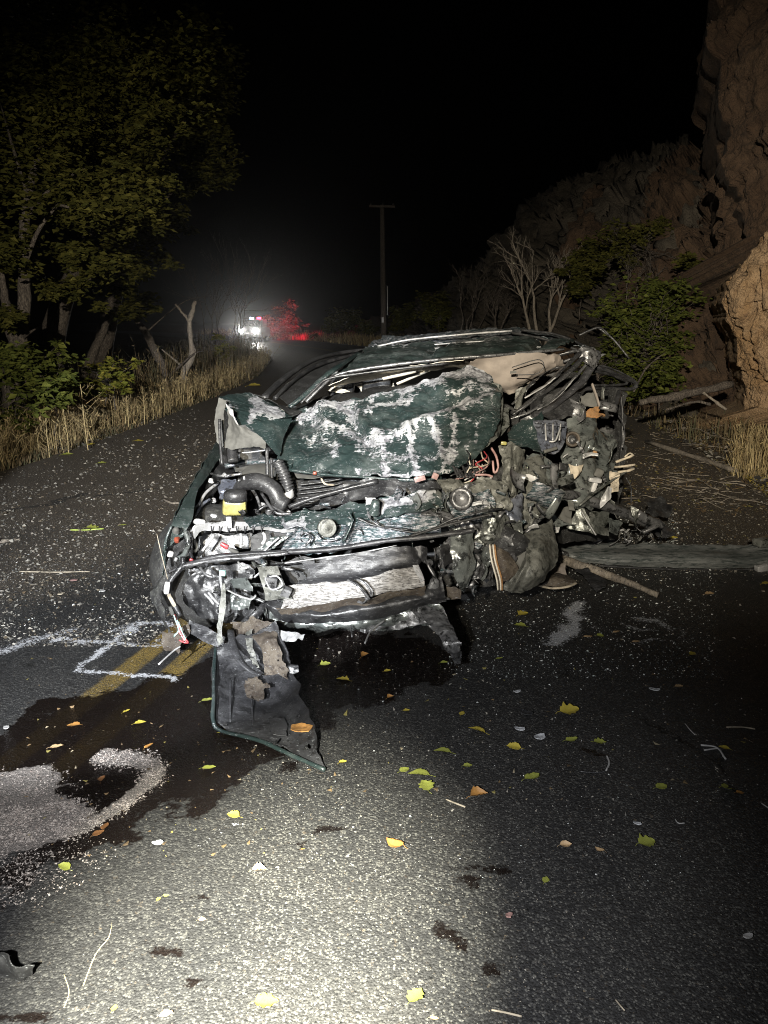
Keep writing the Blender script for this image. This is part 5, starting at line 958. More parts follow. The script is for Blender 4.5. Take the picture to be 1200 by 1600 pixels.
cen, rad = cloud_px([(90, 330, 11, .5, 14, 60), (40, 250, 11.5, .6, 14, 60), (150, 310, 11.5, .45, 12, 45), (200, 330, 11, .35, 7, 25), (225, 300, 11.2, .3, 5, 15), (120, 390, 11, .3, 8, 40),
                     (60, 120, 13, .7, 14, 70), (170, 130, 13, .7, 14, 60), (240, 200, 12.5, .45, 9, 25), (120, 30, 13.5, .8, 12, 80), (10, 400, 11, .35, 5, 20), (8, 500, 10.6, .3, 5, 12), (110, 450, 11.3, .25, 5, 20), (75, 440, 11.4, .25, 4, 14)])
tree('leafy tree with a pale forked trunk rising behind the bright green bush',
     [(W((24, 660, 11), (22, 600, 11), (30, 545, 11), (26, 520, 11)), [.16, .12]), (W((28, 545, 11), (38, 480, 11.1), (36, 400, 11.1), (44, 310, 11.3), (70, 200, 12)), [.1, .085, .06, .03]),
      (W((27, 550, 11), (12, 500, 11), (6, 450, 10.9), (-10, 380, 10.8)), [.08, .05, .03])],
     cen, rad, 13000, .10, 'lf_dark', 'bark',
     [(W((36, 420, 11.1), (60, 360, 11), (90, 320, 11)), [.04, .015]), (W((40, 340, 11.2), (85, 290, 11.4), (140, 260, 11.6)), [.035, .01]), (W((32, 530, 11), (46, 520, 10.8), (58, 512, 10.7)), [.03, .008]),
      (W((44, 310, 11.3), (20, 230, 11.5), (0, 160, 12)), [.03, .01]), (W((90, 320, 11), (150, 330, 11), (200, 320, 11)), [.02, .006])])
cen, rad = cloud_px([(190, 390, 15, .45, 8, 35), (210, 440, 15, .35, 6, 16), (210, 485, 15, .3, 4, 10), (150, 240, 16, .8, 16, 60), (70, 60, 16, 1.0, 12, 70), (300, 60, 17, .8, 8, 35), (170, 60, 17, 1.0, 14, 60), (160, 410, 14.6, .4, 8, 35)])
tree('tree with a thick dark leaning trunk behind the pale forked trunk, high dim crown',
     [(W((76, 590, 14), (84, 520, 14), (102, 455, 14.2), (125, 390, 14.8), (140, 300, 15.5)), [.24, .2, .15, .08])],
     cen, rad, 7500, .125, 'lf_dark', 'bark', [(W((100, 465, 14.2), (150, 430, 14.5), (200, 430, 15)), [.06, .02]), (W((125, 390, 14.8), (170, 330, 15.3), (190, 260, 16)), [.06, .02])])
cen, rad = cloud_px([(330, 270, 19, .5, 8, 16), (315, 230, 19.5, .6, 9, 22), (260, 270, 19, .5, 7, 25), (270, 350, 19, .45, 6, 16), (330, 130, 20, .9, 12, 30), (270, 150, 20, 1.0, 14, 50), (235, 370, 18.5, .4, 4, 14), (310, 180, 20, .6, 7, 24)])
tree('dim tree hanging out towards the dark sky, its lowest boughs above the two far headlights',
     [(W((150, 610, 18), (170, 500, 18.2), (200, 380, 18.8), (240, 240, 19.5)), [.26, .2, .14, .06])],
     cen, rad, 7500, .135, 'lf_dark', 'bark', [(W((200, 380, 18.8), (240, 330, 19), (300, 270, 19)), [.06, .02]), (W((225, 300, 19.2), (280, 200, 19.6), (330, 140, 20)), [.06, .02])])
# bare leaning trunks
tree('leafless grey trunk leaning left out of the verge, left of the forked snag',
     [(W((268, 610, 16), (262, 590, 16), (243, 550, 16.1), (228, 520, 16.3), (207, 492, 16.6)), [.1, .09, .075, .04])], [], 0, 0, 0, 'lf_dry', 'bark',
     [(W((262, 590, 16), (300, 555, 16.4), (318, 548, 16.8)), [.03, .01]), (W((228, 520, 16.3), (250, 500, 16.5), (290, 470, 17), (330, 462, 17)), [.02, .006])], name='dead_tree')
tree('pale broken snag with a forked top, nearest the far headlights',
     [(W((287, 600, 16.5), (288, 580, 16.5), (300, 555, 16.5), (297, 525, 16.5), (296, 500, 16.5)), [.08, .075, .06, .05]),
      (W((296, 502, 16.5), (301, 485, 16.5), (305, 470, 16.5)), [.05, .035]), (W((297, 505, 16.5), (286, 490, 16.5), (274, 475, 16.5)), [.028, .018])], [], 0, 0, 0, 'lf_dry', 'paleb',
     [(W((289, 577, 16.5), (270, 560, 16.4), (253, 546, 16.2)), [.03, .012]), (W((299, 540, 16.5), (306, 548, 16.4), (303, 560, 16.4)), [.015, .006])], name='dead_tree')
tree('thin dark leafless trunk leaning between the thick dark trunk and the yellowing bush',
     [(W((128, 600, 15), (140, 565, 15), (160, 520, 15.3), (172, 490, 15.6)), [.1, .08, .05])], [], 0, 0, 0, 'lf_dry', 'bark', name='dead_tree')
def shrub(label, boxes, nleaf, lsize, mat, stems, group=None, name='shrub', bark='bark'):
    cen, rad = cloud_px(boxes); base = P(*stems[0][0]); root = empty(name, base, label, 'shrub', group)
    parts = [tube_arrays_(limb_pts(P(*s[0]), P(*s[-1]), 8, .1, i * 1.7), [s2, s2 * .4], 5) for i, (s, s2) in enumerate([(s, .014) for s in stems])]
    for i in range(len(cen)):                              # twigs that carry each clump
        s = stems[i % len(stems)]; parts.append(tube_arrays_(limb_pts(P(*s[-1]), cen[i], 6, .15, i), [.008, .003], 4))
    V, f = merge(parts); o = build('stems', V, f, M[bark], root); o['kind'] = 'stuff'
    V, f = leaf_cloud(cen, rad, nleaf, lsize); build('foliage', V, f, M[mat], root, smooth=False)
    return root
shrub('bright green bush at the foot of the pale forked trunk', [(60, 575, 9.8, .28, 14, 28), (20, 620, 9.4, .3, 8, 22), (90, 600, 9.8, .22, 10, 16), (10, 560, 10, .25, 6, 16), (50, 630, 9.5, .2, 6, 24)], 2200, .095, 'lf_green',
      [((50, 690, 9.8), (60, 600, 9.8)), ((20, 690, 9.5), (20, 630, 9.5)), ((85, 680, 9.8), (90, 610, 9.8))])
shrub('small yellowing bush between the green bush and the leaning grey trunk', [(165, 580, 11.5, .2, 9, 15), (185, 595, 11.4, .12, 5, 8), (145, 605, 11.6, .15, 5, 10)], 900, .085, 'lf_yel',
      [((165, 640, 11.5), (165, 595, 11.5)), ((180, 640, 11.5), (180, 600, 11.5))])
shrub('slender leafy sapling under the far headlights', [(350, 545, 24, .18, 7, 6), (352, 565, 24, .15, 4, 5), (348, 528, 24, .12, 3, 4)], 500, .12, 'lf_yel', [((350, 585, 24), (350, 545, 24))])

# ------------------------------------------------------------------ grasses
def blades(name, xy, h, mat, wd=0.006, seeds=0.3, label=None, lean=0.35, zfun=ground_z, par=None):
    n = len(xy); a = RNG.uniform(0, 6.28, n); ln = RNG.normal(0, lean, n)
    z = zfun(xy[:, 0], xy[:, 1]); b = np.concatenate([xy, z[:, None] - .02], 1)
    d = np.stack([np.cos(a) * ln, np.sin(a) * ln, np.ones(n)], 1)
    sx = np.stack([np.cos(a + 1.57), np.sin(a + 1.57), 0 * a], 1) * (wd * RNG.uniform(.6, 1.5, n) * (1 + xy[:, 1] / 22))[:, None]
    m = b + d * (h * .55)[:, None]; bend = np.stack([np.cos(a), np.sin(a), 0 * a], 1) * (h * RNG.uniform(0, .22, n))[:, None]
    e = b + d * (h)[:, None] + bend
    V = np.stack([b - sx, b + sx, m - sx * .8, m + sx * .8, e], 1)
    q = np.array([[0, 1, 3, 2]]); tr = np.array([[2, 3, 4]]); off = (np.arange(n) * 5)[:, None, None]
    Q = (q[None] + off).reshape(-1, 4); T = (tr[None] + off).reshape(-1, 3)
    V = V.reshape(-1, 3)
    k = RNG.random(n) < seeds; ns = k.sum()                # side bristles of seed heads
    if ns:
        bb = m[k][:, None] + (e - m)[k][:, None] * RNG.random((ns, 7, 1)); dd = RNG.normal(0, .03, (ns, 7, 3)) + np.array([0, 0, .03])
        s2 = RNG.normal(0, .004, (ns, 7, 3)) * (1 + xy[k, 1] / 18)[:, None, None]
        sv = np.stack([bb, bb + dd * .6 + s2, bb + dd * 1.3], 2).reshape(-1, 3)
        T = np.concatenate([T, np.arange(len(sv)).reshape(-1, 3) + len(V)]); V = np.concatenate([V, sv])
    o = build(name, V, [Q, T], M[mat], par, origin=None if par else np.zeros(3), smooth=False)
    if not par: o['kind'] = 'stuff'
    if label: o['label'] = label
    return o
def verge_xy(n, y0, y1, d0, d1, side=-1, k=1.0):
    y = y0 * (y1 / y0) ** RNG.random(n); d = d0 + (d1 - d0) * RNG.random(n) ** k
    return np.stack([centre(y) + side * (HW + d), y], 1)
def tufty(a, s=1.3, th=-0.1, sp=0.25):
    return a[fbm(np.concatenate([a, 0 * a[:, :1]], 1), s, 77, 2) + RNG.normal(0, sp, len(a)) > th]
a = tufty(verge_xy(22000, 7, 34, .06, 1.5, -1, .8), 1.5, .12, .22); hh = RNG.uniform(.08, .62, len(a)) * (1 + .35 * pn(np.concatenate([a, 0 * a[:, :1]], 1), .9, 4))
blades('dry_grass', a, hh, 'straw', .0028, .6, lean=.45)
a = verge_xy(9000, 6.5, 34, -.06, .35, -1, .8); blades('dry_grass', a, RNG.uniform(.03, .12, len(a)), 'straw_dim', .006, 0)
a = tufty(verge_xy(9000, 12, 60, .5, 4.5, -1)); blades('undergrowth', a, RNG.uniform(.3, 1.3, len(a)), 'straw_dim', .005, .5, lean=.3)
a = tufty(verge_xy(6000, 34, 95, .1, 2.5, 1)); blades('dry_grass', a, RNG.uniform(.2, .7, len(a)), 'straw', .006, .2)
a = tufty(verge_xy(5000, 9, 34, .1, 3.0, 1)); blades('undergrowth', a, RNG.uniform(.08, .4, len(a)), 'straw_dim', .005, .1)
a = G(RNG.uniform(1145, 1240, 1500), RNG.uniform(660, 745, 1500))[:, :2]; blades('dry_grass', a, RNG.uniform(.1, .42, 1500), 'straw', .0035, .1, lean=.5)
# tall weeds that stand out one by one
def weed(px, py, Y, h, label, wid=.3):
    b = P(px, py, Y); b[2] = ground_z(b[:1], b[1:2])[0] - .02; root = empty('dry_weed', b, label, 'weed', 'tall dry weeds on the left verge')
    parts = [tube_arrays_(limb_pts(b, b + np.array([RNG.normal(0, .05), 0, h]), 8, .04, px), [.007, .003], 4)]
    for k in range(16):
        q = b + np.array([0, 0, h * (.3 + .65 * k / 16)]); L = wid * (1 - k / 22); s = 1 if k % 2 else -1
        e = q + np.array([s * L * RNG.uniform(.6, 1), RNG.normal(0, L * .6), L * RNG.uniform(.5, 1)]); parts.append(tube_arrays_(limb_pts(q, e, 5, .1, k), [.003, .0015], 3))
        for j in range(3):
            q2 = q + (e - q) * RNG.uniform(.4, 1); parts.append(tube_arrays_(np.array([q2, q2 + RNG.normal(0, .03, 3) + [0, 0, .04]]), [.002, .001], 3))
    V, f = merge(parts); build('stalk', V, f, M['straw'], root)
weed(140, 690, 9.4, 1.0, 'tallest dry branching weed, in front of the yellowing bush'); weed(75, 715, 8.9, .62, 'short dry weed in the grass below the green bush', .14)
weed(108, 700, 9.2, .7, 'thin dry weed just left of the tallest one', .16); weed(225, 650, 12, .75, 'dry weed beside the leaning grey trunk', .14); weed(200, 660, 11.5, .65, 'dry weed between the tallest one and the leaning grey trunk', .12)

# ------------------------------------------------------------------ cliff and hillside on the right
def rockmat(name, a, b, c, sc_=1.0, bs=1.0):
    t = NT(name); v = t.obj(geo=True); n1 = t.noise(1.1 * sc_, 8, .68, v, .6); n2 = t.noise(6 * sc_, 8, .72, v, .4); n3 = t.noise(30 * sc_, 4, .7, v)
    cr = t.voro(2.2 * sc_, 'DISTANCE_TO_EDGE', v)
    col = t.mix(t.step(n1, .38, .62), a, b); col = t.mix(t.step(n2, .52, .68), col, c)
    col = t.mix(t.math('MULTIPLY', t.step(t.math('ADD', cr, t.math('MULTIPLY', n2, .10)), .07, .05), .22), col, (.03, .022, .015))
    col = t.mix(t.step(n3, .40, .30), col, (.035, .025, .018))
    t.bump(t.math('ADD', t.math('ADD', n2, t.math('MULTIPLY', n3, .35)), n1), bs, .12)
    return t.set(Base_Color=col, Roughness=.9)
M['rock'] = rockmat('shaded_ochre_rock', (.078, .044, .024), (.11, .068, .040), (.038, .023, .014), 1.0)  # same ochre rock, weaker light on the upper cliff put into the colour
M['rock_lit'] = rockmat('lit_ochre_outcrop', (.44, .27, .13), (.54, .37, .22), (.27, .165, .09), 1.3)  # colour raised in place of stronger flood light on the slab
M['hill'] = rockmat('hillside_scree', (.07, .058, .044), (.10, .084, .064), (.035, .029, .022), .8)
def rock_sheet(name, rows, mat, n, amp, fs, parent=None, back=3.0, cracks=(), lay=0.0, label=None, cat=None, kind=None, strat=None):
    _k[0] += 1; seed = _k[0] * 2.31; nu, nv = n
    C = np.stack([resample(r, nu) for r in rows]); C = np.stack([resample(C[:, i], nv) for i in range(nu)], 1)
    Wd = P(C[..., 0], C[..., 1], C[..., 2]); N = normals(Wd); N *= np.sign((N * (CAM - Wd)).sum(-1).mean()) or 1
    d = amp * (worley_planes(Wd + .15 * np.stack([pn(Wd, 2, seed + j) for j in range(3)], -1), fs * 1.6, seed) * .9 + worley_planes(Wd, fs * 4.5, seed + 2) * .28 + fbm(Wd, fs, seed, 4, .55) * .7 + 0.4 * ridged(Wd, fs * 1.7, seed + 3, 4, .55)) + amp * .22 * fbm(Wd, fs * 9, seed + 6, 4, .6)
    if strat:   # blocky steps
        q = fbm(Wd, fs * 1.1, seed + 11, 2) * strat; d = d + amp * .8 * (np.floor(q) + sstep(.3, .7, q - np.floor(q))) / strat
    for wd, dep, pts in cracks:
        dd = dline(C[..., 0] + 6 * fbm(Wd, 3, seed, 3), C[..., 1], pts); d = d + dep * np.exp(-(dd / wd) ** 2)
    V = Wd + N * d[..., None]
    # rock runs back behind its face: skirt extruded away along +Y and outwards
    sk = V[0] + np.array([0, back, -0.6]); tp = V[-1] + np.array([back * .5, back, .2])
    V = np.concatenate([sk[None], V, tp[None]]) ; lf = V[:, :1] + np.array([[[back * .35, back, 0]]]); rt = V[:, -1:] + np.array([[[back, back * .6, 0]]])
    ks = 14; tt = (np.linspace(1, 0, ks + 1)[:-1] ** 1.3)[None, :, None]; side = V[:, :1] * (1 - tt) + lf * tt                # the flank is broken rock as well
    side = side + np.minimum(tt * 3, 1) * amp * np.array([.45, .3, .3]) * (worley_planes(side, fs * 2.2, seed + 7) + .6 * fbm(side, fs * 2, seed + 8, 4))[..., None]
    V = np.concatenate([side, V, rt], 1); nu = nu + ks - 1
    o = build(name, V.reshape(-1, 3), grid_faces(nu + 2, nv + 2), mat, parent)
    if label: tag(o, label, cat)
    if kind: o['kind'] = kind
    return o
rock_sheet('hillside', [
    [(560, 560, 60), (680, 548, 38), (760, 560, 27), (850, 580, 20), (960, 610, 14.5), (1060, 632, 12.2), (1150, 645, 11.4)],
    [(560, 535, 62), (680, 520, 40), (745, 505, 29), (850, 515, 21), (960, 540, 15.5), (1060, 560, 13.2), (1160, 560, 12.4)],
    [(560, 528, 66), (690, 500, 43), (765, 450, 31), (850, 440, 23), (960, 445, 17), (1060, 450, 14.4), (1160, 440, 13.6)],
    [(560, 520, 70), (705, 470, 46), (800, 380, 34), (870, 350, 27), (960, 340, 20), (1060, 330, 16.5), (1160, 320, 15)],
    [(560, 515, 74), (730, 440, 50), (840, 320, 38), (925, 285, 31), (1000, 265, 25), (1080, 252, 21), (1170, 240, 18)],
    [(560, 512, 78), (760, 425, 56), (860, 312, 44), (950, 272, 38), (1030, 248, 32), (1100, 230, 28), (1180, 205, 26)]],
    M['hill'], (150, 110), .55, .55, kind='structure', back=6)
rock_sheet('rock_outcrop', [
    [(870, 560, 18.6), (900, 565, 18), (930, 560, 17.6)], [(862, 500, 19), (900, 495, 18.2), (935, 500, 18)], [(880, 440, 19.6), (905, 420, 19), (930, 440, 19)],
    [(890, 380, 21), (915, 330, 20.6), (935, 350, 20.4)], [(922, 292, 23), (935, 285, 23), (950, 300, 23)]], M['rock'], (34, 60), .3, .9, back=2.5, strat=2,
    label='narrow ochre rock rib on the hillside behind the bare tree', cat='rock')
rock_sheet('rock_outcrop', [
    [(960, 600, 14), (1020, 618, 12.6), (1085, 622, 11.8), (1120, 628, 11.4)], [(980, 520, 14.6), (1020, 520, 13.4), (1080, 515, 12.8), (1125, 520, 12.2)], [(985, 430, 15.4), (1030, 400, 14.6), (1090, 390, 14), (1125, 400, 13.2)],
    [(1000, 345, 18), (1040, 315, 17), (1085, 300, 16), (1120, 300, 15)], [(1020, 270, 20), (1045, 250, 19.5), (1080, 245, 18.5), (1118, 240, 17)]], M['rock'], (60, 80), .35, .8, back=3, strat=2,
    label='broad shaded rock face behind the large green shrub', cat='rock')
rock_sheet('cliff', [
    [(1138, 640, 11.6), (1160, 640, 11.0), (1210, 640, 10.6), (1300, 640, 9.5)], [(1140, 520, 12), (1160, 520, 11.4), (1210, 520, 11), (1300, 520, 10)], [(1118, 380, 12.2), (1146, 390, 11.6), (1210, 380, 11.2), (1300, 380, 10)],
    [(1116, 300, 12.2), (1138, 290, 11.8), (1180, 310, 11.3), (1300, 300, 10)], [(1122, 240, 12.6), (1142, 235, 12.1), (1175, 250, 11.8), (1300, 240, 10)], [(1132, 225, 13.4), (1150, 215, 12.8), (1180, 215, 12), (1300, 200, 10)]],
    M['rock'], (80, 130), .16, .9, back=4, strat=2, cracks=[(4, -.5, [(1150, 240), (1165, 300), (1200, 360)])], label='tall brown cliff column at the right edge, behind the pale bulging slab', cat='cliff')
rock_sheet('cliff', [
    [(1176, 366, 10.9), (1200, 370, 10.2), (1300, 380, 9)], [(1152, 280, 11), (1205, 290, 10.4), (1300, 290, 9)], [(1136, 190, 11.2), (1185, 190, 10.6), (1300, 190, 9)], [(1130, 90, 11.8), (1176, 80, 11), (1300, 60, 9.2)],
    [(1126, -20, 12.6), (1170, -30, 12), (1300, -60, 9.6)]],
    M['rock'], (70, 110), .16, .8, back=4, strat=2, label='overhanging upper cliff that runs out of the top right corner', cat='cliff')
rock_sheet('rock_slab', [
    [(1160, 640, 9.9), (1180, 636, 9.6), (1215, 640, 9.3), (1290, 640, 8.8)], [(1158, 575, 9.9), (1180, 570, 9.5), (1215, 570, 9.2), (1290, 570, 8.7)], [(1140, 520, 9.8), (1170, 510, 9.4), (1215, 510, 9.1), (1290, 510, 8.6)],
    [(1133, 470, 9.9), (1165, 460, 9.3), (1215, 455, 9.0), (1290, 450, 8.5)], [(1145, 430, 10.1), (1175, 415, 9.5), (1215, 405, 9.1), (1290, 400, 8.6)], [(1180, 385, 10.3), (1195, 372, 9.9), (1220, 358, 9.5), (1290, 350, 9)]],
    M['rock_lit'], (100, 130), .085, 1.5, back=2.4, strat=2, cracks=[(3.5, -.22, [(1215, 375), (1185, 420), (1172, 460), (1172, 520), (1186, 580)]), (2.5, -.1, [(1150, 520), (1175, 545), (1200, 600)])],
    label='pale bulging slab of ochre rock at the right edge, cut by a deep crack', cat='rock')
# shrubs and bare trees on the slope
shrub('large bright green shrub on the slope between the wreck and the cliff', [(985, 500, 12.2, .42, 26, 24), (1045, 470, 12.2, .3, 16, 20), (1040, 530, 12, .35, 16, 24), (970, 560, 12, .3, 12, 20), (1000, 590, 11.6, .3, 12, 26), (1050, 590, 11.4, .2, 6, 16)], 6500, .085, 'lf_green',
      [((985, 640, 11.6), (985, 560, 12)), ((1030, 640, 11.6), (1040, 550, 12)), ((950, 630, 12), (960, 560, 12))])
shrub('dim green shrub growing from the rock rib beside the bare tree', [(910, 415, 17, .4, 14, 14), (905, 440, 17, .3, 8, 10), (930, 390, 17.5, .25, 6, 10)], 2600, .12, 'lf_dark', [((905, 500, 17), (908, 440, 17))])
shrub('sparse shrub high on the shaded rock face', [(975, 375, 15, .35, 10, 20), (1010, 360, 15.2, .3, 8, 20), (960, 400, 15, .25, 6, 14), (1075, 410, 13.4, .2, 5, 8)], 2000, .09, 'lf_dark', [((985, 440, 15), (985, 390, 15))])
shrub('low dark bush on the slope beyond the roof of the wreck', [(685, 490, 34, .7, 10, 12), (670, 470, 36, .6, 6, 10)], 1300, .2, 'lf_dark', [((685, 530, 34), (685, 500, 34))])
shrub('grey green bush beyond the bend, left of the utility pole', [(535, 505, 62, 1.1, 10, 14), (520, 512, 60, .7, 6, 10), (548, 495, 62, .7, 6, 8)], 1200, .3, 'lf_dark', [((535, 530, 62), (535, 512, 62))])
shrub('dim shrub at the edge of the bend, below the utility pole', [(625, 500, 50, .9, 8, 12), (575, 512, 55, .6, 5, 6)], 900, .3, 'lf_dark', [((625, 530, 50), (625, 505, 50))])
def bare_tree(px, py, Y, h, label, n=4, r=.05, spread=.45, lean=0.0, mt='bark'):
    b = P(px, py, Y); root = empty('bare_tree', b, label, 'tree', 'leafless trees on the slope'); tr = []; br = []
    for k in range(n):
        d = np.array([lean + RNG.normal(0, .22), RNG.normal(0, .2), 1.0]); d /= np.linalg.norm(d); q = b + np.array([(k - n / 2) * .12, 0, 0])
        L = h * RNG.uniform(.4, .6); pts = limb_pts(q, q + d * L, 8, .12, px + k); tr.append(tube_arrays_(pts, [r, r * .55], 7))
        for j in range(4): branching(pts[-1 - (j % 3)], d + RNG.normal(0, .35, 3), L * .42, r * .45, 3, br, px + k + j * 2.1, 3, spread, .66, .12)
    V, f = merge(tr); build('trunk', V, f, M[mt], root); V, f = merge(br); o = build('branches', V, f, M[mt], root); o['kind'] = 'stuff'
bare_tree(852, 540, 18.5, 2.6, 'leafless tree with pale stems standing behind the roof of the wreck', 4, .045, .4, mt='paleb')
bare_tree(780, 530, 23, 1.7, 'smaller leafless tree on the slope left of the pale stemmed one', 3, .04, .5)
bare_tree(735, 525, 27, 2.6, 'thin leafless bush low on the far slope', 5, .025, .5)
bare_tree(1000, 480, 14, 1.1, 'tangle of bare twigs above the large green shrub', 4, .014, .7)
bare_tree(330, 560, 30, 3.6, 'tall bare brush lit by the headlights, right of the forked snag', 5, .03, .35)
bare_tree(372, 545, 42, 5.5, 'tall bare stems standing against the mist just before the headlights', 5, .04, .25)
bare_tree(930, 640, 9.5, .8, 'bare broken sapling pressed against the right side of the wreck', 2, .014, .6)

# dead wood and stones at the foot of the cliff
def solo_tube(name, pts, r, mat, label, cat, seg=8, rough=0.0, group=None, n=None, flat=1.0):
    o = tube(name, pts, r, mat, None, seg, n, flat, rough); tag(o, label, cat, group); return o
solo_tube('log', [(1000, 628, 8.9), (1060, 618, 9.1), (1142, 600, 9.4)], [.035, .05, .045], M['bark'], 'long grey log lying at the foot of the cliff', 'log', 8, .02)
solo_tube('dead_branch', [(1090, 606, 9.3), (1110, 622, 9.1), (1135, 640, 9)], [.012, .02], M['paleb'], 'short dead branch leaning against the grey log', 'branch', 6, .01)
solo_tube('dead_branch', [(1040, 640, 8.8), (1085, 628, 9), (1110, 632, 9)], [.012, .018], M['bark'], 'dark branch lying just below the grey log', 'branch', 6, .01)
solo_tube('dead_branch', [(990, 612, 9), (1010, 575, 9.4), (1040, 550, 9.6)], [.012, .008], M['bark'], 'thin dark branch rising into the large green shrub', 'branch', 6, .01)
solo_tube('dead_branch', [(935, 512, 7.0), (958, 530, 7.0), (983, 560, 7.0)], [.010, .008], M['steel'], 'bent bare stem standing up just behind the right end of the roof', 'branch', 6)
for i, (px, py, s, lab) in enumerate([(1130, 655, .16, 'long low dark boulder at the foot of the pale slab'), (1105, 668, .07, 'fist sized stone left of the dark boulder'), (1030, 650, .05, 'small stone below the grey log'), (1180, 640, .2, 'angular ochre block fallen against the pale slab'),
                                      (1075, 690, .045, 'small pale stone on the dark verge'), (1050, 700, .035, 'smallest stone on the dark verge'), (1195, 655, .12, 'rusty orange block at the right edge below the pale slab')]):
    g = G(px, py); z = ground_z(np.array([g[0]]), np.array([g[1]]))[0]
    V, f = box_arrays((s * 2.0, s * 1.3, s), (0, .1, i * .9), (g[0], g[1], z + s * .3), .45, 8, s * .22, 7 / (s * 8), i * 5.1)
    o = build('rock', V, f, M['rock_lit'] if i in (3, 6) else M['hill']); tag(o, lab, 'rock')
a = G(RNG.uniform(985, 1240, 3500), RNG.uniform(625, 770, 3500))[:, :2]; chips('scree', a, size_r(3500, .006, .05, 5), M['gravel'], on_ground=True)
a = G(RNG.normal(1180, 22, 400), RNG.normal(758, 18, 400))[:, :2]; chips('fallen_yellow_leaves', a, size_r(400, .01, .024, 1), mixcol('yellow_leaf_heap', [(.42, .32, .05), (.30, .22, .04), (.5, .4, .1)], .6), flat=.2, on_ground=True, zoff=.02)

tw = []
for i in range(150):
    q = G(RNG.uniform(985, 1210), RNG.uniform(632, 790)); q[2] = ground_z(q[:1], q[1:2])[0] + RNG.uniform(.01, .12) if q[0] > centre(q[1]) + HW else .012; a_ = RNG.uniform(0, 6.28); L_ = RNG.uniform(.08, .5)
    e_ = q + np.array([np.cos(a_) * L_, np.sin(a_) * L_, RNG.uniform(-.01, .1) if q[2] > .03 else 0]); tw.append(tube_arrays_(limb_pts(q, e_, 5, .1, i), [RNG.uniform(.003, .009), .002], 4))
V, f = merge(tw); o = build('brushwood', V, f, M['paleb'], origin=np.zeros(3)); o['kind'] = 'stuff'
a = G(RNG.uniform(975, 1220, 2600), RNG.uniform(640, 800, 2600))[:, :2]; a = tufty(a, 1.8, 0.0, .3); chips('leaf_litter', a, size_r(len(a), .008, .026, 1.5), M['leaflit'], flat=.2, on_ground=False, zoff=.004)
a = verge_xy(5000, 6.5, 16, -.15, 1.6, 1); a = tufty(a, 1.8, 0.0, .3); chips('leaf_litter', a, size_r(len(a), .008, .03, 1.5), M['leaflit'], flat=.2, on_ground=True, zoff=.02)
# ------------------------------------------------------------------ utility pole
root = empty('utility_pole', P(599, 545, 46) * [1, 1, 0], 'tall wooden utility pole with one crossarm beyond the bend', 'pole')
b = P(600, 548, 46); b[2] = -.3; tp = P(597, 320, 46)
V, q, c = tube_arrays(np.linspace(b, tp, 12), [.17, .12], 12); build('pole', V, [q, c], M['bark'], root)
ca = P(597, 323, 46); V, f = box_arrays((1.45, .1, .12), (0, .02, 0), ca + [0, -.14, 0], .1, 3); build('crossarm', V, f, M['bark'], root)
for dx in (-.62, .05, .62):
    V, f = lathe_arrays([(.02, 0), (.045, .03), (.03, .07), (.045, .1), (.0, .14)], 10, (0, 0, 0), ca + [dx, -.14, .06]); build('insulator', V, f, M['dark'], root)
V, f = box_arrays((.12, .02, .3), (0, 0, 0), P(598, 500, 46) + [0, -.17, 0], .1, 3); build('marker_plate', V, f, M['whitemetal'], root)
V, f = box_arrays((.06, .03, 1.6), (0, 0, 0), P(604, 470, 46) + [.05, -.17, 0], .1, 3); build('conduit', V, f, M['dark'], root)

# ------------------------------------------------------------------ far vehicle with its headlights and red beacon
YV = 58; vx, vy, _ = P(388, 512, YV); root = empty('emergency_vehicle', (vx, vy, 0), 'distant vehicle with two blazing headlights and a red beacon, where the road bends', 'vehicle')
root.rotation_euler = (0, 0, 0)
def vb(name, c, s, mat, bev=.15, **kw):
    V, f = box_arrays(s, (0, 0, 0), np.array([vx, vy, 0]) + c, bev, 6, **kw); return build(name, V, f, mat, root)
M['vbody'] = plain('dark_vehicle_paint', (.012, .012, .015), .5); M['vglass'] = plain('dark_windshield', (.01, .012, .015), .08)
vb('body', [0, 2.2, .72], (1.9, 4.6, .75), M['vbody']); vb('cabin', [0, 2.9, 1.35], (1.65, 2.8, .6), M['vbody'], .3); vb('windshield', [0, 1.52, 1.36], (1.4, .06, .42), M['vglass'])
vb('bumper', [0, -.14, .48], (1.8, .2, .22), M['dark']); vb('grille', [0, -.12, .74], (.85, .08, .2), M['dark'])
for sx in (-.8, .8):
    V, f = lathe_arrays([(0, -.11), (.2, -.11), (.33, -.1), (.34, 0), (.33, .1), (.2, .11), (0, .11)], 20, (0, R(90), 0), (vx + sx, vy + .75, .34)); build('wheel', V, f, M['rubber'], root)
    V, f = lathe_arrays([(0, -.11), (.2, -.11), (.33, -.1), (.34, 0), (.33, .1), (.2, .11), (0, .11)], 20, (0, R(90), 0), (vx + sx, vy + 3.6, .34)); build('wheel', V, f, M['rubber'], root)
def emit(name, col, s):
    t = NT(name); return t.set(Base_Color=col, Emission_Color=col, Emission_Strength=float(s))
M['hl'] = emit('headlight_glow', (1, .96, .86), 300); M['rl'] = emit('beacon_red_glow', (1, .02, .06), 25); M['bl'] = emit('beacon_blue_glow', (.5, .7, 1), 20)
for sx in (-.52, .52):
    V, f = lathe_arrays([(0, .0), (.12, .02), (.16, .06), (.15, .12), (0, .13)], 16, (R(90), 0, 0), (vx + sx, vy - .14, .82)); build('headlight', V, f, M['hl'], root)
vb('beacon', [.45, 2.2, 1.72], (.3, .25, .14), M['rl'], .3); vb('beacon', [-.1, 2.2, 1.72], (.3, .25, .14), M['bl'], .3)
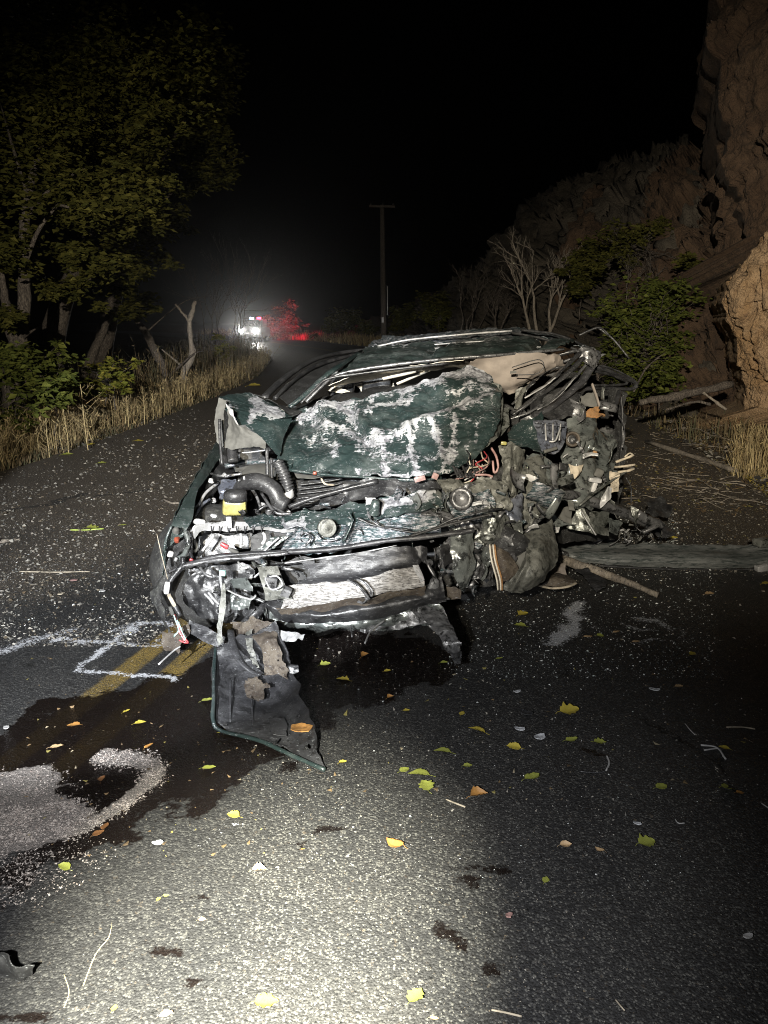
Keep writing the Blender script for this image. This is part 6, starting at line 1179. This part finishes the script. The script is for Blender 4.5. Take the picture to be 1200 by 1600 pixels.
for sx in (-.55, .55):
    spot('headlight_beam', (vx + sx, vy - .4, .84), (vx + sx * .5 + 7.5, vy - 44, 1.6), 2300, 22, 1.0, (1, .95, .84), .06)
# brush bank behind it that the red beacon lights
shrub('brush beyond the bend glowing red in the beacon light', [(440, 505, 66, 1.0, 16, 16), (425, 512, 66, .6, 6, 8), (455, 512, 66, .6, 8, 12)], 1500, .26, 'lf_dry', [((440, 530, 66), (440, 510, 66))])
g = P(440, 507, 62); l = bpy.data.lights.new('red_beacon_beam', 'SPOT'); l.energy = 6000; l.color = (1, .0, .07); l.spot_size = R(70); l.spot_blend = .8; l.shadow_soft_size = .1
lo = bpy.data.objects.new('red_beacon_beam', l); sc.collection.objects.link(lo); lo.location = (vx + 1.0, vy + 1.6, 2.0)
lo.rotation_euler = (Vector(P(440, 507, 66)) - lo.location).to_track_quat('-Z', 'Y').to_euler(); lo['kind'] = 'structure'; lo['label'] = 'red beacon beam'

# ------------------------------------------------------------------ night mist over the road
V, f = box_arrays((220, 240, 44), (0, 0, 0), (-20, 90, 16), 0.001, 2); hz = build('haze', V, f, None, origin=np.zeros(3), smooth=False)
hm = bpy.data.materials.new('night_mist'); hm.use_nodes = True; hn = hm.node_tree; hn.nodes.remove(hn.nodes['Principled BSDF'])
pv = hn.nodes.new('ShaderNodeVolumePrincipled'); pv.inputs['Density'].default_value = .00048; pv.inputs['Color'].default_value = (.9, .93, 1, 1); pv.inputs['Anisotropy'].default_value = .93
hn.links.new(pv.outputs[0], [x for x in hn.nodes if x.type == 'OUTPUT_MATERIAL'][0].inputs['Volume']); hz.data.materials.clear(); hz.data.materials.append(hm); hz['kind'] = 'stuff'; hz['label'] = 'thin night mist over the whole road'

# ================================================================== things lying on the road
def gz(p): return float(road_z(p[0], p[1])[0])
# sill torn from the car, lying across the lane
def sill():
    a = G(868, 868, .10); b = G(1260, 872, .10); root = empty('torn_sill', (a + b) / 2 * [1, 1, 0], 'long dark green sill panel torn off and lying across the lane, right of the wreck', 'car part')
    sheet('panel', [[(866, 844, 4.9), (960, 850, 4.9), (1080, 852, 4.9), (1190, 853, 4.9), (1270, 850, 4.9)], [(866, 858, 4.78), (960, 866, 4.76), (1080, 870, 4.76), (1190, 872, 4.76), (1270, 872, 4.78)], [(880, 876, 4.74), (960, 882, 4.74), (1080, 888, 4.74), (1190, 888, 4.74), (1270, 888, 4.74)]],
          M['sill'], root, n=(120, 24), amp=.006, fs=3, edge=.006, thick=.006, creases=[(3, .012, [(866, 850), (1270, 857)]), (4, .01, [(900, 870), (960, 877), (1270, 882)])])
    tube('lip', [(864, 845, 4.92), (960, 850, 4.92), (1080, 853, 4.92), (1270, 851, 4.92)], .014, M['dark'], root, n=40, flat=.5)
    tube('lower_lip', [(935, 884, 4.72), (1040, 889, 4.72), (1150, 890, 4.72), (1270, 889, 4.72)], .010, M['slab'], root, n=40, flat=.7, rough=.002)
    box('bracket', 1193, 848, 4.86, (.12, .08, .06), M['olive'], root, (0, 0, 20), .3, .015, 7, True); box('bracket', 1190, 888, 4.7, (.09, .05, .05), M['whitemetal'], root, (0, 0, 10), .3, .012, 7, True)
    box('bracket', 878, 872, 4.72, (.06, .05, .08), M['steel'], root, (0, 20, 10), .3, .016, 7, True); return root
sill()
def gtube(name, px, r, mat, label, cat, **kw):
    pts = [G(x, y, r if np.isscalar(r) else r[0]) for x, y in px]; o = tube(name, pts, r, M[mat], None, world=True, **kw); tag(o, label, cat); return o
o = tube('branch', [tuple(P(872, 872, 4.6)), tuple(G(930, 892, .12)), tuple(G(975, 908, .05)), tuple(G(1028, 930, .02))], [.03, .028, .022, .018], M['paleb'], None, 8, 30, 1, .005, True); tag(o, 'pale stripped branch reaching from the wreck to the asphalt, below the sill', 'branch')
# brown rubber flap with a pale rim next to the arch
root = empty('rubber_boot', G(872, 918), 'brown flap with a pale sole-like rim lying against the right wheel arch', 'debris')
sheet('upper', [[(848, 898, 3.95), (868, 893, 3.95), (884, 895, 3.95)], [(846, 908, 3.86), (870, 902, 3.84), (898, 906, 3.86)], [(848, 914, 3.84), (872, 916, 3.8), (900, 911, 3.82)]], M['brown'], root, n=(30, 20), amp=.004, edge=.003)
tube('rim', [(842, 915, 3.84), (862, 919, 3.8), (885, 917, 3.8), (900, 911, 3.82)], .011, M['splinter'], root, n=20, flat=.6); sheet('tongue', [[(852, 884, 4.0), (885, 878, 4.0)], [(860, 897, 3.93), (884, 896, 3.92)]], M['tan'], root, n=(16, 10), amp=.006)
# flat pieces
def flake(name, px, py, w, l, ang, mat, label, cat='debris', th=.004, curl=.1, jag=.25, group=None, z0=.004):
    n = 12; k = _k[0] = _k[0] + 1; th_ = np.linspace(0, 2 * np.pi, n, endpoint=False); rr = 1 + jag * RNG.normal(0, .5, n)
    g = G(px, py); z = gz(g)
    ring = np.stack([np.cos(th_) * rr * w / 2, np.sin(th_) * rr * l / 2], 1)
    rings = [ring * q for q in (1, .55, .05)]; V = []
    c, s = math.cos(ang), math.sin(ang)
    for top in (1, 0):
        for q in rings:
            h = curl * w * ((q[:, 0] / w * 2) ** 2 + .5 * (q[:, 1] / l * 2) ** 2 + .15 * np.sin(q[:, 0] * 90 + k))
            V.append(np.stack([q[:, 0] * c - q[:, 1] * s + g[0], q[:, 0] * s + q[:, 1] * c + g[1], z + z0 + h + top * th], 1))
    V = np.concatenate(V); F_ = [grid_faces(n, 3, 0, True), grid_faces(n, 3, 3 * n, True)[:, ::-1]]
    j = np.arange(n); F_.append(np.stack([(j + 1) % n, j, 3 * n + j, 3 * n + (j + 1) % n], 1))
    tr = np.stack([np.full(n - 2, 2 * n), 2 * n + np.arange(1, n - 1), 2 * n + np.arange(2, n)], 1)
    o = build(name, V, [np.concatenate(F_), tr], M[mat], smooth=False); tag(o, label, cat, group); return o
M['clear'] = plain('scuffed_clear_plastic', (.42, .43, .45), .25, n=.3, scale=60)
D = [('plastic_shard', 843, 1155, .045, .035, .3, 'clear', 'pale angular plastic shard left of the bent white clip, tallest of the shards'), ('plastic_shard', 812, 1142, .04, .02, -.1, 'clear', 'thin greyish shard just above and left of the tallest shard'),
     ('plastic_shard', 822, 1117, .06, .03, -.4, 'slab', 'dark flat plate lying above the pale shards'), ('plastic_shard', 808, 1083, .03, .015, .3, 'clear', 'small pale shard farthest up the lane behind the dark plate'), ('plastic_shard', 1168, 1467, .028, .014, .1, 'white', 'small striped white chip near the lower right corner'),
     ('plastic_shard', 996, 1290, .025, .010, -.4, 'clear', 'thin clear sliver between the two peach leaf scraps and the right edge'), ('plastic_shard', 247, 1321, .035, .018, .2, 'clear', 'bluish flat shard on the dry asphalt below the granules'), ('plastic_shard', 1022, 1080, .045, .02, -.2, 'clear', 'greyish shard under the right spray mark'),
     ('plastic_shard', 10, 1139, .022, .02, .1, 'white', 'small white square with dark marks at the left edge'), ('plastic_shard', 717, 1034, .018, .010, .1, 'white', 'rounded cream chip below the dangling strip'), ('plastic_shard', 795, 1434, .018, .014, .4, 'pink', 'pinkish crumb near the wet patches'),
     ('plastic_shard', 992, 935, .018, .014, .1, 'yellow', 'tiny yellow cube beside the end of the branch'), ('plastic_shard', 115, 909, .05, .03, .2, 'pink', 'flat pink stone on the gravelly left lane'), ('plastic_shard', 95, 930, .04, .02, .6, 'splinter', 'pale wood chip on the gravelly left lane'), ('plastic_shard', 160, 925, .04, .02, -.3, 'white', 'white glinting shard on the gravelly left lane')]
for d in D: flake(*d)
S_ = [([(948, 1180), (952, 1192), (947, 1204)], .004, 'white', 'bent white clip standing up beside the tallest shard'), ([(905, 1205), (925, 1207), (947, 1206)], .0025, 'slab', 'thin grey wire running left from the bent white clip'), ([(768, 1578), (790, 1582), (815, 1588)], .0025, 'splinter', 'pale twig at the bottom edge'),
      ([(1135, 1136), (1160, 1136), (1180, 1139)], .003, 'splinter', 'pale straw at the far right, above the white clip cluster'), ([(697, 1249), (712, 1255), (727, 1261)], .003, 'splinter', 'thin stalk left of the curled brown leaf'), ([(962, 1562), (970, 1572), (976, 1579)], .0018, 'splinter', 'short pale twig near the bottom edge'),
      ([(1095, 1164), (1120, 1168), (1134, 1186)], .004, 'white', 'white splintered clip beside a yellow leaf at the right'), ([(1100, 1172), (1124, 1170), (1130, 1182)], .003, 'white', 'second white splinter of the clip cluster'), ([(1070, 1130), (1078, 1140), (1086, 1148)], .002, 'white', 'hair-thin white sliver above the clip cluster'),
      ([(1055, 1280), (1060, 1286), (1070, 1286)], .002, 'white', 'curled white thread on the dark lane'), ([(1190, 1255), (1200, 1262), (1212, 1270)], .003, 'white', 'white sliver cut by the right edge'), ([(130, 1540), (150, 1490), (170, 1465), (175, 1440)], .0014, 'straw', 'long curved yellow stem on the dry asphalt'),
      ([(100, 1575), (108, 1550), (100, 1522)], .0012, 'straw', 'shorter curved stem left of the long yellow one'), ([(0, 847), (10, 846), (19, 843)], .008, 'paleb', 'pale stick end at the left edge of the gravel'), ([(0, 843), (-20, 846), (-40, 850)], .008, 'paleb', 'stick running out past the left edge'), ([(2, 844), (20, 844), (32, 842)], .006, 'paleb', 'pale twig above the stick at the left edge'),
      ([(30, 893), (90, 894), (140, 893)], .004, 'splinter', 'long straw lying flat on the gravelly lane'), ([(255, 780), (268, 786), (280, 786)], .01, 'paleb', 'curved pale bark strip just left of the engine bay'), ([(110, 828), (135, 828), (162, 826)], .006, 'lf_y', 'pale green stalk of the crushed twig'),
      ([(1010, 690), (1060, 706), (1110, 722), (1150, 736)], .03, 'paleb', 'long pale splintered plank lying on the far right shoulder')]
M['lf_y'] = plain('green_stalk', (.30, .38, .08), .6)
M['straw'].name = 'dry_straw_grass'
for pts, r, mm, lab in S_:
    gtube('twig' if mm in ('splinter', 'paleb', 'straw', 'lf_y') else 'plastic_sliver', pts, r, mm, lab, 'twig' if mm in ('splinter', 'paleb', 'straw', 'lf_y') else 'debris', seg=5, n=10, rough=r * .3)
# black fragment at the bottom left, flat boards by the sill, rim-like plate
sheet_o = sheet('plastic_fragment', [[(-30, 1490, float(G(0, 1490, .09)[1])), (5, 1492, float(G(5, 1492, .085)[1])), (25, 1512, float(G(20, 1510, .07)[1])), (52, 1508, float(G(50, 1510, .07)[1]))], [(-30, 1530, float(G(0, 1530, .005)[1])), (5, 1528, float(G(5, 1528, .005)[1])), (30, 1532, float(G(30, 1532, .005)[1])), (46, 1522, float(G(46, 1522, .008)[1]))]], M['dark'], None, n=(40, 16), amp=.006, edge=.004)
tag(sheet_o, 'curled glossy black plastic fragment at the lower left edge', 'debris')
o = sheet('plastic_fragment', [[(1010, 782, 5.6), (1030, 776, 5.7), (1048, 790, 5.6)], [(1008, 800, 5.5), (1030, 808, 5.45), (1046, 806, 5.5)]], M['dark'], None, n=(20, 16), amp=.006); tag(o, 'dark rounded cover behind the end of the grey tube', 'debris')
o = sheet('plastic_fragment', [[(1014, 824, 5.0), (1030, 818, 5.0), (1046, 826, 5.0)], [(1024, 836, 4.9), (1040, 838, 4.88), (1054, 834, 4.9)]], M['slab'], None, n=(20, 12), amp=.004); tag(o, 'grey slab leaning below the end of the grey tube', 'debris')
o = sheet('plastic_fragment', [[(896, 888, 4.3), (915, 885, 4.3)], [(915, 902, 4.15), (945, 908, 4.1)], [(930, 922, 4.0), (948, 918, 4.0)]], M['slab'], None, n=(16, 20), amp=.004); tag(o, 'dark plate lying under the pale branch', 'debris')
g = flake('cardboard_scrap', 472, 1162, .085, .065, .1, 'foamy' if 0 else 'brown', 'x'); g.name = 'dead_leaf'; g.data.name = 'dead_leaf'; 
M['curl'] = plain('curled_ochre_leaf', (.40, .20, .06), .6, n=.35, scale=40)
g.data.materials.clear(); g.data.materials.append(M['curl']); tag(g, 'large curled ochre leaf lying on the torn bumper corner', 'leaf'); g.location.z += .055

# ------------------------------------------------------------------ fallen leaves, each its own thing
for nm, c in (('yellow', (.40, .32, .05)), ('lime', (.25, .27, .055)), ('ochre', (.36, .18, .05)), ('peach', (.42, .29, .16)), ('brownl', (.16, .075, .03))):
    M['leaf_' + nm] = plain('fallen_leaf_' + nm, c, .45, n=.22, scale=90, bump=.3)
def leaf_mesh(kind, seed):
    """stem + blade with a midrib fold; kind 0 oval, 1 lobed, 2 curled"""
    r = np.random.default_rng(seed); m = 13; t_ = np.linspace(0, 1, m)
    wv = np.sin(np.pi * t_ ** .75) ** .8 * (.34 if kind != 1 else .42)
    if kind == 1: wv = wv * (1 + .22 * np.cos(t_ * 6.28 * 3.4 + seed))
    wv = wv * (1 + r.normal(0, .07, m)); wv[0] = wv[-1] = .01
    cu = (.55 if kind == 2 else .18); zc = cu * (t_ - .5) ** 2 * r.uniform(.5, 1.4) + .02; sv = r.normal(0, .06) * np.sin(t_ * 3)
    V = []
    for s in (-1, -.5, 0, .5, 1):
        V.append(np.stack([t_, sv + s * wv, zc + abs(s) * wv * r.uniform(.15, .5) * (2.0 if kind == 2 else 1) + .012 * r.normal(0, 1, m) * abs(s)], 1))
    V = np.concatenate(V); f = grid_faces(m, 5)
    sp = np.array([[0, 0, zc[0]], [-.12, .02, zc[0] * .5 + .01], [-.26, r.normal(0, .05), .012]]); sV, q, c = tube_arrays(sp, .012, 4)
    V2, F2 = merge([(V, [f]), (sV, [q, c])]); V2[:, 2] -= V2[:, 2].min(); return V2, F2
LM = {}
def leaf(px, py, w, kind, col, ang, label):
    key = (kind, col, len(LM) % 5)
    if key not in LM:
        V, f = leaf_mesh(kind, hash(key[:1] + (key[2],)) % 1000 if 0 else kind * 10 + key[2]); LM[key] = mesh_of('fallen_leaf', V, f, M['leaf_' + col])
    g = G(px, py); g[2] = gz(g) + .002; size = .78 * w / F * math.hypot(g[1], 1.55)
    o = put('fallen_leaf', LM[key], None, g); o.scale = (size, size, size); o.rotation_euler = (RNG.normal(0, .06), RNG.normal(0, .06), ang)
    tag(o, label, 'leaf', 'fallen leaves on the asphalt'); return o
LV = [(672, 1214, 42, 0, 'lime', 3.1, 'long pale lime leaf above a lime twig-like leaf, in the middle of the lane'), (670, 1238, 34, 1, 'lime', 1.9, 'ragged lime leaf standing just below the long pale lime leaf'), (735, 1248, 36, 2, 'ochre', .3, 'curled ochre leaf right of the ragged lime leaf'),
      (820, 1219, 34, 0, 'lime', .5, 'broad lime leaf alone in the middle of the lane'), (630, 1327, 36, 2, 'ochre', 2.6, 'tilted ochre leaf near the long wet patch'), (705, 1178, 34, 0, 'lime', 3.0, 'narrow lime leaf above the long pale lime one'), (758, 1147, 34, 0, 'yellow', 2.8, 'yellow leaf left of the dark plate'),
      (720, 1119, 16, 0, 'yellow', 1.2, 'small upright yellow leaf near the dark plate'), (875, 1114, 38, 1, 'yellow', .1, 'ragged yellow leaf right of the dark plate'), (814, 1171, 28, 0, 'yellow', 3.0, 'yellow leaf left of the tallest pale shard'), (884, 1159, 24, 0, 'lime', .2, 'lime leaf right of the tallest pale shard'),
      (724, 1198, 18, 0, 'lime', .2, 'small lime leaf between the narrow lime leaf and the curled ochre one'), (928, 1161, 24, 1, 'lime', 0, 'dull lime leaf two steps right of the tallest shard'), (625, 1208, 22, 0, 'lime', .7, 'dull lime leaf left of the long pale lime one'), (998, 1320, 34, 1, 'lime', .3, 'lime leaf with a toothed edge near the right wet lane'),
      (875, 1323, 22, 2, 'peach', .1, 'peach scrap of leaf over a pale sliver'), (944, 1332, 18, 2, 'peach', 2.4, 'peach scrap of leaf left of the toothed lime leaf'), (850, 1381, 18, 0, 'lime', 1.1, 'small upright lime leaf right of the wet patches'), (640, 1568, 34, 1, 'lime', .9, 'three-lobed lime leaf at the bottom edge'),
      (671, 1592, 16, 2, 'peach', 0, 'peach scrap at the bottom edge'), (398, 1568, 40, 1, 'yellow', .1, 'largest yellow lobed leaf on the bright asphalt at the bottom edge'), (394, 1364, 26, 2, 'peach', .1, 'cream yellow leaf above the bright glare'), (374, 1279, 26, 0, 'yellow', 2.8, 'yellow leaf on the dry asphalt below the torn bumper corner'),
      (109, 1362, 26, 0, 'lime', 2.8, 'lime leaf on the dry asphalt below the granules'), (316, 1203, 26, 0, 'lime', .1, 'lime leaf on the dark spill left of the bumper corner'), (530, 1195, 16, 2, 'yellow', .4, 'small curled yellow leaf at the tip of the bumper corner'), (345, 1147, 30, 0, 'yellow', .2, 'yellow leaf against the green rim of the bumper corner'),
      (226, 1172, 20, 2, 'ochre', .9, 'ochre leaf on the spill above the granule ring'), (125, 1134, 26, 0, 'ochre', 3.1, 'ochre leaf on the end of the yellow line'), (210, 1133, 22, 0, 'yellow', .3, 'yellow leaf right of the end of the yellow line'), (315, 1097, 24, 0, 'lime', .6, 'dull lime leaf in the spill behind the bumper corner'), (192, 1115, 16, 0, 'yellow', .9, 'yellow leaf on the lower yellow stripe'),
      (78, 1170, 26, 0, 'peach', .1, 'pale leaf in the dark spill above the granules'), (145, 1310, 22, 2, 'brownl', .6, 'brown leaf at the lower lip of the granule ring'), (160, 1300, 22, 2, 'brownl', 1.5, 'upright brown leaf touching the granule ring'), (158, 1225, 22, 2, 'brownl', 1.6, 'brown leaf inside the hollow of the granule ring'),
      (605, 1093, 16, 2, 'ochre', .6, 'small ochre leaf right of the bumper corner'), (630, 1112, 14, 0, 'yellow', .2, 'small yellow leaf right of the bumper corner'), (500, 1040, 22, 1, 'lime', .4, 'lime scrap under the valance'), (545, 1065, 26, 1, 'yellow', 2.9, 'yellow scrap under the valance'), (600, 1050, 14, 0, 'yellow', .1, 'tiny yellow leaf under the valance'),
      (565, 1028, 20, 2, 'ochre', .8, 'ochre leaf in the shade under the bumper'), (688, 1037, 16, 0, 'lime', .1, 'small lime leaf left of the rounded cream chip'), (775, 1031, 14, 0, 'lime', .1, 'small round lime leaf right of the dangling strip'), (810, 962, 24, 1, 'yellow', .5, 'yellow lobed leaf below the right wheel arch'), (822, 980, 24, 1, 'lime', 2.8, 'pale lime leaf just below the yellow lobed one'),
      (912, 997, 20, 2, 'peach', .2, 'round peach leaf beside the thick spray stroke'), (932, 994, 18, 0, 'lime', .1, 'small lime leaf between two peach leaves'), (958, 990, 16, 2, 'peach', .4, 'peach leaf touching the thin spray marks'), (988, 1005, 16, 2, 'peach', .1, 'peach leaf below the thin spray marks'), (1078, 1025, 18, 0, 'yellow', .7, 'small yellow leaf below the right end of the spray marks'),
      (1102, 930, 20, 1, 'peach', .2, 'pale leaf on the lane below the sill'), (1192, 914, 30, 1, 'yellow', .1, 'ragged yellow leaf at the right edge below the sill'), (1025, 1233, 26, 0, 'lime', .4, 'lime leaf alone on the dark right lane'), (1128, 1232, 30, 1, 'lime', .1, 'torn lime leaf near the right edge'), (1140, 1172, 20, 0, 'yellow', 2.7, 'yellow leaf beside the white clip cluster'),
      (1150, 1240, 16, 0, 'ochre', .2, 'ochre scrap right of the torn lime leaf'), (1055, 1075, 18, 0, 'peach', .3, 'pale leaf beside the greyish shard under the spray marks'), (1045, 842, 20, 1, 'yellow', .2, 'yellow leaf behind the sill, below the tube end'), (97, 712, 22, 0, 'lime', .3, 'lime leaf at the edge of the left verge'), (137, 696, 14, 0, 'yellow', .2, 'yellow leaf on the left verge edge'),
      (152, 725, 18, 0, 'lime', .1, 'lime leaf on the far left lane near the verge'), (210, 690, 18, 0, 'yellow', .3, 'yellow leaf on the left lane far from the verge'), (135, 826, 24, 1, 'lime', .2, 'pale green crushed sprig on the gravelly lane'), (150, 828, 20, 1, 'lime', 2.9, 'second clump of the crushed green sprig'), (187, 822, 14, 0, 'lime', .1, 'small green leaf right of the crushed sprig'),
      (245, 1410, 10, 0, 'yellow', 1.0, 'tiny yellow leaf above the row of wet blots'), (310, 1440, 14, 0, 'peach', .1, 'small peach leaf on the bright asphalt'), (470, 1330, 8, 0, 'ochre', .4, 'tiny ochre speck on the wet patch'), (175, 1582, 14, 0, 'yellow', 1.4, 'small upright yellow leaf at the bottom edge'), (250, 1590, 22, 2, 'peach', .2, 'cream leaf cut by the bottom edge'),
      (255, 1402, 10, 0, 'lime', .3, 'tiny lime leaf on the bright asphalt'), (495, 605, 22, 1, 'yellow', .3, 'yellow leaf clump')]
for i, a in enumerate(LV[:-1]): leaf(*a)
o = leaf(388, 604, 26, 1, 'yellow', .2, 'yellow leaves on the verge just beyond the folded bonnet corner')
